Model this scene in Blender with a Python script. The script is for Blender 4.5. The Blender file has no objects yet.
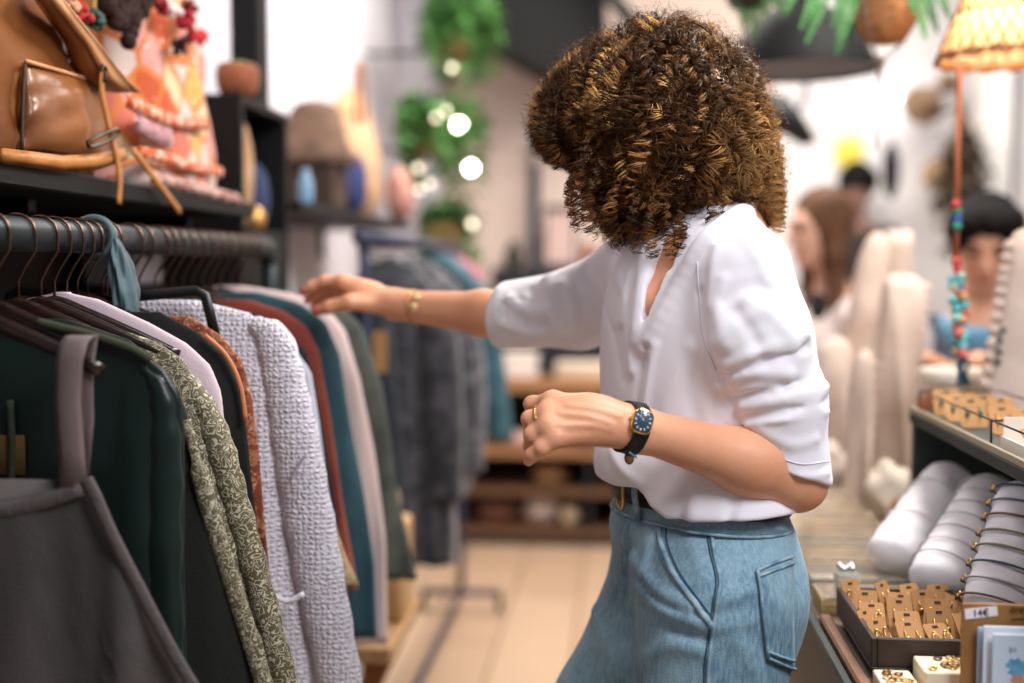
import bpy, math, random
import numpy as np
from mathutils import Vector, Matrix, Euler
from mathutils.bvhtree import BVHTree
random.seed(7)
RNG = np.random.default_rng(11)
PI = math.pi
SC = bpy.context.scene
COL = SC.collection

# ------------------------------------------------------------------ camera
F = 1200.0
CAM = Vector((0.0, 0.0, 1.37))
ROT = Euler((math.radians(90 - 3.58), 0, math.radians(5.14)), 'XYZ').to_matrix()
cd = bpy.data.cameras.new('camera')
cam = bpy.data.objects.new('camera', cd)
COL.objects.link(cam)
cam.location = CAM
cam.rotation_euler = Euler((math.radians(90 - 3.58), 0, math.radians(5.14)), 'XYZ')
cd.sensor_width = 36.0
cd.lens = F / 1024 * 36.0
cd.clip_start = 0.05
cd.dof.use_dof = True
cd.dof.focus_distance = 1.48
cd.dof.aperture_fstop = 1.4
SC.camera = cam


def ray(px, py):
    return ROT @ Vector(((px - 512) / F, -(py - 341.5) / F, -1))


def D(px, py, d):
    return CAM + ray(px, py) * d


def atX(px, py, X):
    r = ray(px, py)
    return CAM + r * ((X - CAM.x) / r.x)


def atY(px, py, Y):
    r = ray(px, py)
    return CAM + r * ((Y - CAM.y) / r.y)


def atZ(px, py, Z):
    r = ray(px, py)
    return CAM + r * ((Z - CAM.z) / r.z)


def proj(P):
    q = ROT.transposed() @ (Vector(P) - CAM)
    return 512 + F * q.x / -q.z, 341.5 - F * q.y / -q.z, -q.z


NROT = np.array(ROT)


def projn(P):
    q = (P - np.array(CAM)) @ NROT
    return np.stack([512 + F * q[:, 0] / -q[:, 2], 341.5 - F * q[:, 1] / -q[:, 2]], 1)


# ------------------------------------------------------------------ objects
def tagged(o, label=None, cat=None, group=None, kind=None):
    if label: o['label'] = label
    if cat: o['category'] = cat
    if group: o['group'] = group
    if kind: o['kind'] = kind
    return o


def thing(name, label, cat, loc=(0, 0, 0), group=None):
    o = bpy.data.objects.new(name, None)
    COL.objects.link(o)
    o.location = Vector(loc)
    o.empty_display_size = 0.05
    return tagged(o, label, cat, group)


def root_loc(o):
    while o.parent is not None:
        o = o.parent
    return Vector(o.location)


def link_mesh(name, verts, faces, mat, parent=None, smooth=True, attr=None, uv=None):
    V = np.asarray(verts, dtype=np.float64).reshape(-1, 3)
    if parent is not None:
        off = np.array(root_loc(parent))
    else:
        lo, hi = V.min(0), V.max(0)
        off = np.array([(lo[0] + hi[0]) / 2, (lo[1] + hi[1]) / 2, lo[2]])
    me = bpy.data.meshes.new(name)
    V = V - off
    if isinstance(faces, np.ndarray):
        n = len(faces); k = faces.shape[1]
        me.vertices.add(len(V)); me.vertices.foreach_set('co', V.astype(np.float32).ravel())
        me.loops.add(n * k); me.loops.foreach_set('vertex_index', faces.astype(np.int32).ravel())
        me.polygons.add(n); me.polygons.foreach_set('loop_start', np.arange(0, n * k, k, dtype=np.int32))
        me.polygons.foreach_set('loop_total', np.full(n, k, dtype=np.int32))
        me.update(calc_edges=True)
    else:
        me.from_pydata([tuple(v) for v in V], [], [tuple(f) for f in faces])
        me.update()
    me.polygons.foreach_set('use_smooth', np.full(len(me.polygons), bool(smooth)))
    if attr is not None:
        a = me.color_attributes.new('tint', 'FLOAT_COLOR', 'POINT')
        a.data.foreach_set('color', np.asarray(attr, dtype=np.float32).ravel())
    mats = mat if isinstance(mat, (list, tuple)) else [mat]
    for m in mats: me.materials.append(m)
    o = bpy.data.objects.new(name, me)
    COL.objects.link(o)
    if parent is not None:
        o.parent = parent
    else:
        o.location = off
    return o


def dup(root, delta=(0, 0, 0), rotz=0, label=None, group=None):
    r = root.copy(); COL.objects.link(r)
    r.location = Vector(root.location) + Vector(delta)
    r.rotation_euler = (root.rotation_euler.x, root.rotation_euler.y, root.rotation_euler.z + rotz)
    if label: r['label'] = label
    if group: r['group'] = group
    def rec(src, dst):
        for ch in list(src.children):
            c = ch.copy(); COL.objects.link(c); c.parent = dst
            rec(ch, c)
    rec(root, r)
    return r


class MB:
    """collects shapes into one mesh"""
    def __init__(self): self.v = []; self.f = []

    def add(self, vs, fs):
        b = len(self.v)
        self.v += [tuple(x) for x in vs]
        self.f += [tuple(i + b for i in f) for f in fs]
        return self

    def box(self, lo, hi, bev=0.0, M=None):
        lo = Vector(lo); hi = Vector(hi)
        c = (lo + hi) / 2; h = (hi - lo) / 2
        b = min(bev, h.x * .9, h.y * .9, h.z * .9)
        if b <= 0:
            vs = [Vector((sx * h.x, sy * h.y, sz * h.z)) for sz in (-1, 1) for sy in (-1, 1) for sx in (-1, 1)]
            fs = [(0, 2, 3, 1), (4, 5, 7, 6), (0, 1, 5, 4), (2, 6, 7, 3), (0, 4, 6, 2), (1, 3, 7, 5)]
        else:
            # chamfered box: three quads per corner vertex set
            vs = []; idx = {}
            for sx in (-1, 1):
                for sy in (-1, 1):
                    for sz in (-1, 1):
                        for ax in range(3):
                            p = Vector((sx * (h.x - b), sy * (h.y - b), sz * (h.z - b)))
                            p[ax] = (sx, sy, sz)[ax] * h[ax]
                            idx[(sx, sy, sz, ax)] = len(vs); vs.append(p)
            fs = []
            S = (-1, 1)
            for ax in range(3):
                o1, o2 = [(1, 2), (2, 0), (0, 1)][ax]
                for s in S:
                    q = []
                    for (a, b2) in ((-1, -1), (1, -1), (1, 1), (-1, 1)):
                        k = [0, 0, 0]; k[ax] = s; k[o1] = a; k[o2] = b2
                        q.append(idx[(*k, ax)])
                    fs.append(q if s > 0 else q[::-1])
            for ax in range(3):   # edges along ax
                o1, o2 = [(1, 2), (2, 0), (0, 1)][ax]
                for s1 in S:
                    for s2 in S:
                        def key(sa, which):
                            k = [0, 0, 0]; k[ax] = sa; k[o1] = s1; k[o2] = s2
                            return idx[(*k, which)]
                        q = [key(-1, o1), key(1, o1), key(1, o2), key(-1, o2)]
                        fs.append(q if s1 * s2 < 0 else q[::-1])
            for sx in S:
                for sy in S:
                    for sz in S:
                        q = [idx[(sx, sy, sz, a)] for a in range(3)]
                        fs.append(q if sx * sy * sz > 0 else q[::-1])
        if M is not None:
            vs = [M @ (v + c) for v in vs]
        else:
            vs = [v + c for v in vs]
        return self.add(vs, fs)

    def tube(self, pts, r, n=8, cap=True, flat=None, closed=False):
        """r: number or list; flat=(vector, ratio) flattens the section along that vector"""
        pts = [Vector(p) for p in pts]
        m = len(pts)
        rs = r if isinstance(r, (list, tuple)) else [r] * m
        rings = []
        prev = None
        for i, p in enumerate(pts):
            if closed:
                t = (pts[(i + 1) % m] - pts[i - 1])
            else:
                t = pts[min(i + 1, m - 1)] - pts[max(i - 1, 0)]
            t = t.normalized() if t.length > 1e-9 else Vector((0, 0, 1))
            if prev is None:
                u = t.cross(Vector((0, 0, 1)))
                if u.length < .1: u = t.cross(Vector((0, 1, 0)))
                u.normalize()
            else:
                u = prev - t * prev.dot(t); u.normalize()
            prev = u
            w = t.cross(u)
            ring = []
            for k in range(n):
                a = 2 * PI * k / n
                o = (u * math.cos(a) + w * math.sin(a)) * rs[i]
                if flat:
                    fv = Vector(flat[0]); o += fv * o.dot(fv) * (flat[1] - 1)
                ring.append(p + o)
            rings.append(ring)
        return self.loft(rings, cap=cap and not closed, closed=closed)

    def loft(self, rings, cap=True, closed=False):
        n = len(rings[0]); m = len(rings)
        vs = [v for r in rings for v in r]
        fs = []
        for i in range(m if closed else m - 1):
            j = (i + 1) % m
            for k in range(n):
                k2 = (k + 1) % n
                fs.append((i * n + k, i * n + k2, j * n + k2, j * n + k))
        if cap:
            fs.append(tuple(range(n))[::-1])
            fs.append(tuple((m - 1) * n + k for k in range(n)))
        return self.add(vs, fs)

    def lathe(self, prof, c=(0, 0, 0), n=24, M=None, cap=True):
        c = Vector(c)
        rings = []
        for r, z in prof:
            ring = [Vector((r * math.cos(2 * PI * k / n), r * math.sin(2 * PI * k / n), z)) for k in range(n)]
            ring = [(M @ v if M is not None else v) + c for v in ring]
            rings.append(ring)
        return self.loft(rings, cap=cap)

    def ball(self, c, r, n=12, m=8, M=None):
        c = Vector(c)
        if not isinstance(r, (tuple, list, Vector)): r = (r, r, r)
        vs = []; fs = []
        for i in range(1, m):
            th = PI * i / m
            for k in range(n):
                a = 2 * PI * k / n
                v = Vector((r[0] * math.sin(th) * math.cos(a), r[1] * math.sin(th) * math.sin(a), r[2] * math.cos(th)))
                vs.append((M @ v if M is not None else v) + c)
        t = Vector((0, 0, r[2])); b = Vector((0, 0, -r[2]))
        vs.append((M @ t if M is not None else t) + c); vs.append((M @ b if M is not None else b) + c)
        T = len(vs) - 2; B = T + 1
        for i in range(m - 2):
            for k in range(n):
                k2 = (k + 1) % n
                fs.append((i * n + k, (i + 1) * n + k, (i + 1) * n + k2, i * n + k2))
        for k in range(n):
            k2 = (k + 1) % n
            fs.append((T, k, k2)); fs.append((B, (m - 2) * n + k2, (m - 2) * n + k))
        return self.add(vs, fs)

    def sheet(self, grid, thick=0.0):
        """grid[i][j] points -> sheet, given thickness along vertex normals"""
        m = len(grid); n = len(grid[0])
        g = [[Vector(p) for p in r] for r in grid]
        vs = [p for r in g for p in r]
        fs = [(i * n + j, i * n + j + 1, (i + 1) * n + j + 1, (i + 1) * n + j) for i in range(m - 1) for j in range(n - 1)]
        if thick:
            nv = []
            for i in range(m):
                for j in range(n):
                    a = g[min(i + 1, m - 1)][j] - g[max(i - 1, 0)][j]
                    b = g[i][min(j + 1, n - 1)] - g[i][max(j - 1, 0)]
                    q = a.cross(b); q.normalize()
                    nv.append(g[i][j] + q * thick)
            N = m * n
            f2 = [tuple(x + N for x in f[::-1]) for f in fs]
            per = [(0, j) for j in range(n)] + [(i, n - 1) for i in range(1, m)] + [(m - 1, j) for j in range(n - 2, -1, -1)] + [(i, 0) for i in range(m - 2, 0, -1)]
            ids = [i * n + j for i, j in per]
            side = [(ids[(q + 1) % len(ids)], ids[q], ids[q] + N, ids[(q + 1) % len(ids)] + N) for q in range(len(ids))]
            vs = vs + nv; fs = fs + f2 + side
        return self.add(vs, fs)

    def prism(self, poly, off):
        """polygon of points extruded by the vector off"""
        P = [Vector(p) for p in poly]; o = Vector(off); n = len(P)
        vs = P + [p + o for p in P]
        fs = [tuple(range(n))[::-1], tuple(range(n, 2 * n))] + [(k, (k + 1) % n, n + (k + 1) % n, n + k) for k in range(n)]
        return self.add(vs, fs)

    def build(self, name, mat, parent=None, smooth=True, bevel=0, auto=None):
        o = link_mesh(name, self.v, self.f, mat, parent, smooth)
        if auto is not None and smooth:
            me = o.data
            me.set_sharp_from_angle(angle=math.radians(auto))
        return o


def bez(pts, n=8):
    """Catmull-Rom through the points"""
    P = [Vector(p) for p in pts]
    if len(P) < 3: 
        return [P[0].lerp(P[-1], i / n) for i in range(n + 1)]
    out = []
    Q = [P[0] * 2 - P[1]] + P + [P[-1] * 2 - P[-2]]
    for i in range(1, len(Q) - 2):
        for k in range(n):
            t = k / n
            a, b, c, d = Q[i - 1], Q[i], Q[i + 1], Q[i + 2]
            out.append(0.5 * ((2 * b) + (c - a) * t + (2 * a - 5 * b + 4 * c - d) * t * t + (3 * b - a - 3 * c + d) * t ** 3))
    out.append(P[-1])
    return out


def lerp_list(xs, ys, x):
    return float(np.interp(x, xs, ys))


# ------------------------------------------------------------------ materials
def _lin(c):
    return tuple((x / 12.92 if x <= .04045 else ((x + .055) / 1.055) ** 2.4) for x in c)


def S(r, g, b):
    """8-bit sRGB -> linear"""
    return _lin((r / 255, g / 255, b / 255))


MATS = {}


def mat(name, col, rough=.6, metal=0., spec=.5, col2=None, nscale=8., nlo=.35, nhi=.65, bump=0., bscale=80., emit=None, estr=0.,
        trans=0., alpha=1., sheen=0., coat=0., sss=0., stretch=None, ior=1.45, detail=4):
    if name in MATS: return MATS[name]
    m = bpy.data.materials.new(name); m.use_nodes = True
    nt = m.node_tree; bs = nt.nodes['Principled BSDF']
    bs.inputs['Base Color'].default_value = (*col, 1)
    bs.inputs['Roughness'].default_value = rough
    bs.inputs['Metallic'].default_value = metal
    bs.inputs['Specular IOR Level'].default_value = spec
    bs.inputs['IOR'].default_value = ior
    if trans: bs.inputs['Transmission Weight'].default_value = trans
    if alpha < 1: bs.inputs['Alpha'].default_value = alpha
    if sheen:
        bs.inputs['Sheen Weight'].default_value = sheen
        bs.inputs['Sheen Roughness'].default_value = .4
    if coat:
        bs.inputs['Coat Weight'].default_value = coat
        bs.inputs['Coat Roughness'].default_value = .15
    if sss:
        bs.inputs['Subsurface Weight'].default_value = sss
        bs.inputs['Subsurface Radius'].default_value = (.012, .005, .003)
        bs.inputs['Subsurface Scale'].default_value = 1.0
    if emit:
        bs.inputs['Emission Color'].default_value = (*emit, 1)
        bs.inputs['Emission Strength'].default_value = estr
    tc = nt.nodes.new('ShaderNodeTexCoord'); vec = tc.outputs['Object']
    if stretch:
        mp = nt.nodes.new('ShaderNodeMapping'); mp.inputs['Scale'].default_value = stretch
        nt.links.new(vec, mp.inputs['Vector']); vec = mp.outputs['Vector']
    if col2 is not None:
        n = nt.nodes.new('ShaderNodeTexNoise'); n.inputs['Scale'].default_value = nscale; n.inputs['Detail'].default_value = detail
        nt.links.new(vec, n.inputs['Vector'])
        r = nt.nodes.new('ShaderNodeValToRGB')
        r.color_ramp.elements[0].position = nlo; r.color_ramp.elements[0].color = (*col, 1)
        r.color_ramp.elements[1].position = nhi; r.color_ramp.elements[1].color = (*col2, 1)
        nt.links.new(n.outputs['Fac'], r.inputs['Fac']); nt.links.new(r.outputs['Color'], bs.inputs['Base Color'])
    if bump:
        n = nt.nodes.new('ShaderNodeTexNoise'); n.inputs['Scale'].default_value = bscale; n.inputs['Detail'].default_value = 3
        nt.links.new(vec, n.inputs['Vector'])
        b = nt.nodes.new('ShaderNodeBump'); b.inputs['Strength'].default_value = bump; b.inputs['Distance'].default_value = .004
        nt.links.new(n.outputs['Fac'], b.inputs['Height']); nt.links.new(b.outputs['Normal'], bs.inputs['Normal'])
    MATS[name] = m
    return m


def nodes_of(m):
    nt = m.node_tree
    return nt, nt.nodes['Principled BSDF']


def ramp(nt, fac, stops, interp='LINEAR'):
    r = nt.nodes.new('ShaderNodeValToRGB'); cr = r.color_ramp; cr.interpolation = interp
    while len(cr.elements) < len(stops): cr.elements.new(.5)
    for e, (p, c) in zip(cr.elements, stops):
        e.position = p; e.color = (*c, 1)
    nt.links.new(fac, r.inputs['Fac'])
    return r.outputs['Color']


def mixc(nt, fac, a, b):
    x = nt.nodes.new('ShaderNodeMix'); x.data_type = 'RGBA'
    for s, v in ((0, fac), (6, a), (7, b)):
        if hasattr(v, 'is_linked'): nt.links.new(v, x.inputs[s])
        else: x.inputs[s].default_value = v if s == 0 else (*v, 1)
    return x.outputs[2]


def floral(name, base, motif, scale=28, rough=.6, amount=.5, sheen=.2, motif2=None):
    """woven cloth with scattered flower and leaf motifs"""
    if name in MATS: return MATS[name]
    m = mat(name, base, rough, sheen=sheen)
    nt, bs = nodes_of(m)
    tc = nt.nodes.new('ShaderNodeTexCoord')
    nz = nt.nodes.new('ShaderNodeTexNoise'); nz.inputs['Scale'].default_value = scale * .7
    nt.links.new(tc.outputs['Object'], nz.inputs['Vector'])
    wv = nt.nodes.new('ShaderNodeTexVoronoi'); wv.inputs['Scale'].default_value = scale; wv.feature = 'F1'
    ad = nt.nodes.new('ShaderNodeMix'); ad.data_type = 'VECTOR'; ad.inputs[0].default_value = .06
    nt.links.new(tc.outputs['Object'], ad.inputs[4]); nt.links.new(nz.outputs['Color'], ad.inputs[5])
    nt.links.new(ad.outputs[1], wv.inputs['Vector'])
    # rings around each cell centre make blossoms, a thin wave makes tendrils
    sn = nt.nodes.new('ShaderNodeMath'); sn.operation = 'SINE'
    mu = nt.nodes.new('ShaderNodeMath'); mu.operation = 'MULTIPLY'; mu.inputs[1].default_value = 24
    nt.links.new(wv.outputs['Distance'], mu.inputs[0]); nt.links.new(mu.outputs[0], sn.inputs[0])
    n2 = nt.nodes.new('ShaderNodeTexNoise'); n2.inputs['Scale'].default_value = scale * 2.2; n2.inputs['Detail'].default_value = 2
    nt.links.new(tc.outputs['Object'], n2.inputs['Vector'])
    m2 = nt.nodes.new('ShaderNodeMath'); m2.operation = 'MULTIPLY_ADD'; m2.inputs[1].default_value = 3.2; m2.inputs[2].default_value = -1.65 + amount * .3
    nt.links.new(n2.outputs['Fac'], m2.inputs[0])
    su = nt.nodes.new('ShaderNodeMath'); su.operation = 'ADD'
    nt.links.new(sn.outputs[0], su.inputs[0]); nt.links.new(m2.outputs[0], su.inputs[1])
    st = nt.nodes.new('ShaderNodeMapRange'); st.inputs[1].default_value = .5; st.inputs[2].default_value = .8
    nt.links.new(su.outputs[0], st.inputs[0])
    mc = motif
    if motif2 is not None:
        mc = ramp(nt, wv.outputs['Color'], [(0, motif), (.5, motif), (.52, motif2)], 'CONSTANT')
    c = mixc(nt, st.outputs[0], base, mc)
    nt.links.new(c, bs.inputs['Base Color'])
    b = nt.nodes.new('ShaderNodeBump'); b.inputs['Strength'].default_value = .4; b.inputs['Distance'].default_value = .002
    nt.links.new(st.outputs[0], b.inputs['Height']); nt.links.new(b.outputs['Normal'], bs.inputs['Normal'])
    return m


# ------------------------------------------------------------------ signed-distance modelling
def A(v): return np.array(v, dtype=np.float64)


def cap_(a, b, ra, rb=None, k=.02):
    return ('c', A(a), A(b), ra, ra if rb is None else rb, k)


def ecap(a, b, ra, rb, u, ratio, k=.02):
    return ('ec', A(a), A(b), ra, rb, k, A(u) / np.linalg.norm(A(u)), ratio)


def ell(c, axes, radii, k=.02):
    return ('e', A(c), np.array([A(x) / np.linalg.norm(A(x)) for x in axes]), A(radii), k)


def _segd(P, a, b):
    ab = b - a; q = P - a
    t = np.clip(q @ ab / max(ab @ ab, 1e-12), 0, 1)
    r = q - t[:, None] * ab
    return np.sqrt((r * r).sum(1)), t


def _prim(p, P):
    k = p[0]
    if k == 'c':
        d, t = _segd(P, p[1], p[2]); return d - (p[3] + (p[4] - p[3]) * t)
    if k == 'ec':
        u, ra = p[6], p[7]
        ctr = p[1]
        def sq(X): 
            q = X - ctr
            return q + np.outer(q @ u, u) * (1 / ra - 1)
        b = sq(p[2][None])[0]
        d, t = _segd(sq(P), np.zeros(3), b)
        return (d - (p[3] + (p[4] - p[3]) * t)) * min(1, (1 + ra) / 2)
    if k == 'e':
        q = (P - p[1]) @ p[2].T
        n = np.sqrt(((q / p[3]) ** 2).sum(1)); g = np.sqrt(((q / p[3] ** 2) ** 2).sum(1)) + 1e-9
        return n * (n - 1) / g
    raise ValueError(k)


def _kk(p): return p[5] if p[0] in 'cec' and p[0] != 'e' else p[4]


def sdf(prims, P, box=None):
    d = None
    for p in prims:
        t = p[0]
        if t in ('c', 'ec', 'e'):
            if box is not None and d is not None:
                c, h = box
                if t == 'e': lb = np.linalg.norm(p[1] - c) - p[3].max() - h
                else:
                    lb = _segd(c[None], p[1], p[2])[0][0] - max(p[3], p[4]) * max(1, p[7] if t == 'ec' else 1) - h
                if lb > .09: continue
            e = _prim(p, P)
            if d is None: d = e; continue
            k = _kk(p)
            h_ = np.maximum(k - np.abs(d - e), 0) / k
            d = np.minimum(d, e) - h_ * h_ * k * .25
        elif t == 'sub':      # ('sub', prim, k)
            e = -_prim(p[1], P); k = p[2]
            h_ = np.maximum(k - np.abs(d - e), 0) / k
            d = np.maximum(d, e) + h_ * h_ * k * .25
        elif t == 'fold':     # ('fold', pts, h, w)
            pts = p[1]
            if box is not None:
                c, h = box
                if min(_segd(c[None], pts[i], pts[i + 1])[0][0] for i in range(len(pts) - 1)) - h > p[3] * 3: continue
            m = None
            for i in range(len(pts) - 1):
                q, tt = _segd(P, pts[i], pts[i + 1])
                m = q if m is None else np.minimum(m, q)
            d = d - p[2] * np.exp(-(m / p[3]) ** 2)
        elif t == 'fn':
            d = p[1](P, d)
    return d


def mesh_sdf(prims, lo, hi, h, newton=True):
    """dual surface nets on the blocks that the surface crosses"""
    lo = A(lo); hi = A(hi); B = 4; H = h * B
    n = np.ceil((hi - lo) / H).astype(int) + 1
    g = np.stack(np.meshgrid(*[np.arange(x) for x in n], indexing='ij'), -1).reshape(-1, 3)
    keep = []
    for s in range(0, len(g), 4096):
        q = g[s:s + 4096]
        P = lo + (q + .5) * H
        d = sdf(prims, P)
        keep.append(q[np.abs(d) < H * 2.0])
    g = np.concatenate(keep)
    off = np.stack(np.meshgrid(*[np.arange(B + 1)] * 3, indexing='ij'), -1).reshape(-1, 3)
    N = n * B + 2
    def key(c): return (c[..., 0] * N[1] + c[..., 1]) * N[2] + c[..., 2]
    order = np.lexsort((g[:, 0] // 6, g[:, 1] // 6, g[:, 2] // 6))
    g = g[order]
    vals = np.empty((len(g), (B + 1) ** 3))
    CH = 220
    for s in range(0, len(g), CH):
        q = g[s:s + CH]
        P = lo + (q[:, None, :] * B + off[None]).reshape(-1, 3) * h
        c = (P.min(0) + P.max(0)) / 2; r = np.linalg.norm(P.max(0) - c)
        vals[s:s + CH] = sdf(prims, P, (c, r)).reshape(len(q), -1)
    vals = vals.reshape(len(g), B + 1, B + 1, B + 1)
    co = [(0, 0, 0), (1, 0, 0), (0, 1, 0), (1, 1, 0), (0, 0, 1), (1, 0, 1), (0, 1, 1), (1, 1, 1)]
    cv = np.stack([vals[:, a:a + B, b:b + B, c:c + B] for a, b, c in co], -1).reshape(-1, 8)
    ci = (g[:, None, None, None, :] * B + np.stack(np.meshgrid(*[np.arange(B)] * 3, indexing='ij'), -1)[None]).reshape(-1, 3)
    neg = cv < 0
    act = neg.any(1) & ~neg.all(1)
    cv, ci, neg = cv[act], ci[act], neg[act]
    ks = key(ci); o = np.argsort(ks); ks, cv, ci, neg = ks[o], cv[o], ci[o], neg[o]
    acc = np.zeros((len(ci), 3)); cnt = np.zeros(len(ci))
    cor = np.array(co, float)
    for a in range(8):
        for b in range(a + 1, 8):
            if np.abs(cor[a] - cor[b]).sum() != 1: continue
            m = neg[:, a] != neg[:, b]
            t = cv[m, a] / (cv[m, a] - cv[m, b])
            acc[m] += cor[a] + t[:, None] * (cor[b] - cor[a]); cnt[m] += 1
    V = lo + (ci + acc / cnt[:, None]) * h
    quads = []
    e = np.eye(3, dtype=int)
    for ax, (c1, o1, o2) in enumerate(((1, 1, 2), (2, 2, 0), (4, 0, 1))):
        m = neg[:, 0] != neg[:, c1]
        c = ci[m]
        ids = []; ok = np.ones(len(c), bool)
        for d in (np.zeros(3, int), -e[o1], -e[o1] - e[o2], -e[o2]):
            kk = key(c + d); i = np.searchsorted(ks, kk); i = np.minimum(i, len(ks) - 1)
            ok &= ks[i] == kk; ids.append(i)
        q = np.stack(ids, 1)
        fl = neg[m, 0]
        q[~fl] = q[~fl][:, ::-1]
        quads.append(q[ok])
    Q = np.concatenate(quads)
    if newton:
        for it in range(2):
            for s in range(0, len(V), 20000):
                P = V[s:s + 20000]; ee = h * .4
                d0 = sdf(prims, P)
                G = np.stack([(sdf(prims, P + ee * e[k]) - d0) / ee for k in range(3)], 1)
                gl = (G * G).sum(1) + 1e-6
                st = np.clip(d0 / gl, -h * .5, h * .5)
                V[s:s + 20000] = P - st[:, None] * G
    return V, Q


def march(prims, px, py, t0=.9, t1=2.6):
    """first hit of the pixel ray with the shape"""
    r = np.array(ray(px, py)); L = np.linalg.norm(r); t = t0
    for _ in range(160):
        P = np.array(CAM) + r * t
        d = sdf(prims, P[None])[0]
        if d < .0004: return P
        t += max(d * .7, .0004) / L
        if t > t1: return None
    return P


def fold(prims, pts, h, w):
    hits = [march(prims, *p) for p in pts]
    hits = [q for q in hits if q is not None]
    if len(hits) < 2: return None
    return ('fold', [A(q) for q in bez(hits, 3)], h, w)


def bvh_of(V, Q):
    return BVHTree.FromPolygons([Vector(v) for v in V], [tuple(int(i) for i in q) for q in Q])


def hit(bvh, px, py, off=0.0):
    r = ray(px, py); r.normalize()
    l, nrm, i, d = bvh.ray_cast(CAM, r)
    if l is None: return None, None
    if nrm.dot(r) > 0: nrm = -nrm
    return l + nrm * off, nrm


def surf_line(bvh, pts, off, n=6):
    """smooth pixel polyline dropped on the surface"""
    P2 = bez([Vector((x, y, 0)) for x, y in pts], n)
    out = []
    for p in P2:
        q, nn = hit(bvh, p.x, p.y, off)
        if q is not None: out.append(q)
    return out


def band(bvh, c, axis, width, off, thick, n=48, ref=None, jit=None):
    """closed strap around a limb: list of rings (quad section)"""
    c = Vector(c); ax = Vector(axis).normalized()
    u = ax.cross(Vector((0, 0, 1)) if abs(ax.z) < .9 else Vector((1, 0, 0))).normalized(); w = ax.cross(u)
    rings = []
    rad = []
    for k in range(n):
        a = 2 * PI * k / n
        d = u * math.cos(a) + w * math.sin(a)
        rr = []
        for s in (-.5, .5):
            o = c + ax * width * s
            l, nn, i, dist = bvh.ray_cast(o, d)
            rr.append(dist if l is not None else None)
        rad.append(rr)
    med = sorted(x for r in rad for x in r if x is not None)
    md = med[len(med) // 2] if med else .05
    for k in range(n):
        for s in (0, 1):
            if rad[k][s] is None or rad[k][s] > md * 1.8: rad[k][s] = md
    for k in range(n):
        a = 2 * PI * k / n
        d = u * math.cos(a) + w * math.sin(a)
        r0 = (rad[k - 1][0] + rad[k][0] + rad[(k + 1) % n][0]) / 3; r1 = (rad[k - 1][1] + rad[k][1] + rad[(k + 1) % n][1]) / 3
        p0 = c - ax * width * .5; p1 = c + ax * width * .5
        rings.append([p0 + d * (r0 + off), p0 + d * (r0 + off + thick), p1 + d * (r1 + off + thick), p1 + d * (r1 + off)])
    return rings
# ------------------------------------------------------------------ the woman at the rack
skin = mat('skin', S(230, 168, 134), .42, spec=.35, sss=.12, col2=S(220, 154, 118), nscale=14, bump=.12, bscale=260)
shirt_m = mat('white cotton', S(240, 236, 243), .75, spec=.2, bump=.10, bscale=700, sheen=.1)
YAW = math.radians(32)
wf = Vector((-math.cos(YAW), -math.sin(YAW), 0))      # the way she faces
wl = Vector((math.sin(YAW), -math.cos(YAW), 0))       # her left
ZU = Vector((0, 0, 1))
woman = thing('person', 'woman with big curly hair in white shirt and blue jeans browsing the rack', 'person', (0.09, 1.62, 0))

SL = D(744, 272, 1.49); SRt = D(642, 274, 1.75)
NB = D(716, 236, 1.62)
HC = D(664, 132, 1.62)
EL = D(793, 478, 1.50); WL = D(646, 431, 1.41)
ER = D(524, 317, 1.83); WR = D(398, 305, 1.95)
CH = D(690, 335, 1.61)
PV = D(702, 575, 1.61)
HL = D(716, 600, 1.53); HR = D(675, 595, 1.69)
KL = Vector((HL.x - .03, HL.y, .49)); KR = Vector((HR.x - .17, HR.y + .02, .50))
AL = Vector((KL.x + .05, KL.y + .01, .09)); AR = Vector((KR.x - .01, KR.y + .02, .09))

body = []
hf = (wf + Vector((0, .25, -.30))).normalized()       # head turned down and a little away
hs = hf.cross(ZU).normalized(); hu = hs.cross(hf).normalized()
def H(a, b, c): return HC + hs * a + hf * b + hu * c
body += [ell(H(0, -.012, .02), (hs, hf, hu), (.072, .090, .088), .02),
         ell(H(0, .030, -.035), (hs, hf, hu), (.056, .058, .075), .03),
         ell(H(0, .060, -.095), (hs, hf, hu), (.024, .020, .018), .03),
         cap_(H(0, .085, .005), H(0, .108, -.030), .008, .011, .015),
         ell(H(0, .078, -.066), (hs, hf, hu), (.020, .012, .006), .008),
         ell(H(0, .077, -.074), (hs, hf, hu), (.018, .011, .006), .006),
         cap_(H(-.030, .074, .022), H(.030, .074, .022), .012, None, .015)]
for s in (-1, 1):
    body += [ell(H(s * .074, -.005, -.012), (hs, hf, hu), (.008, .018, .030), .006),
             ('sub', ell(H(s * .031, .092, .004), (hs, hf, hu), (.015, .014, .009)), .012)]
body += [cap_(NB, D(684, 178, 1.62), .052, .050, .03),
         ell(CH, (wl, wf, ZU), (.142, .092, .165), .05),
         cap_(NB, SL, .045, .050, .05), cap_(NB, SRt, .045, .050, .05),
         ell(D(700, 470, 1.61), (wl, wf, ZU), (.120, .085, .14), .06),
         ell(PV, (wl, wf, ZU), (.132, .088, .115), .04)]
# left arm, bent across the belly
fm = EL.lerp(WL, .30)
body += [cap_(SL, EL, .044, .035, .02), cap_(EL, fm + Vector((0, 0, .003)), .0355, .0375, .02), cap_(fm + Vector((0, 0, .003)), WL, .0375, .0255, .03),
         cap_(EL, D(802, 486, 1.505), .030, .022, .03)]
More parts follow.
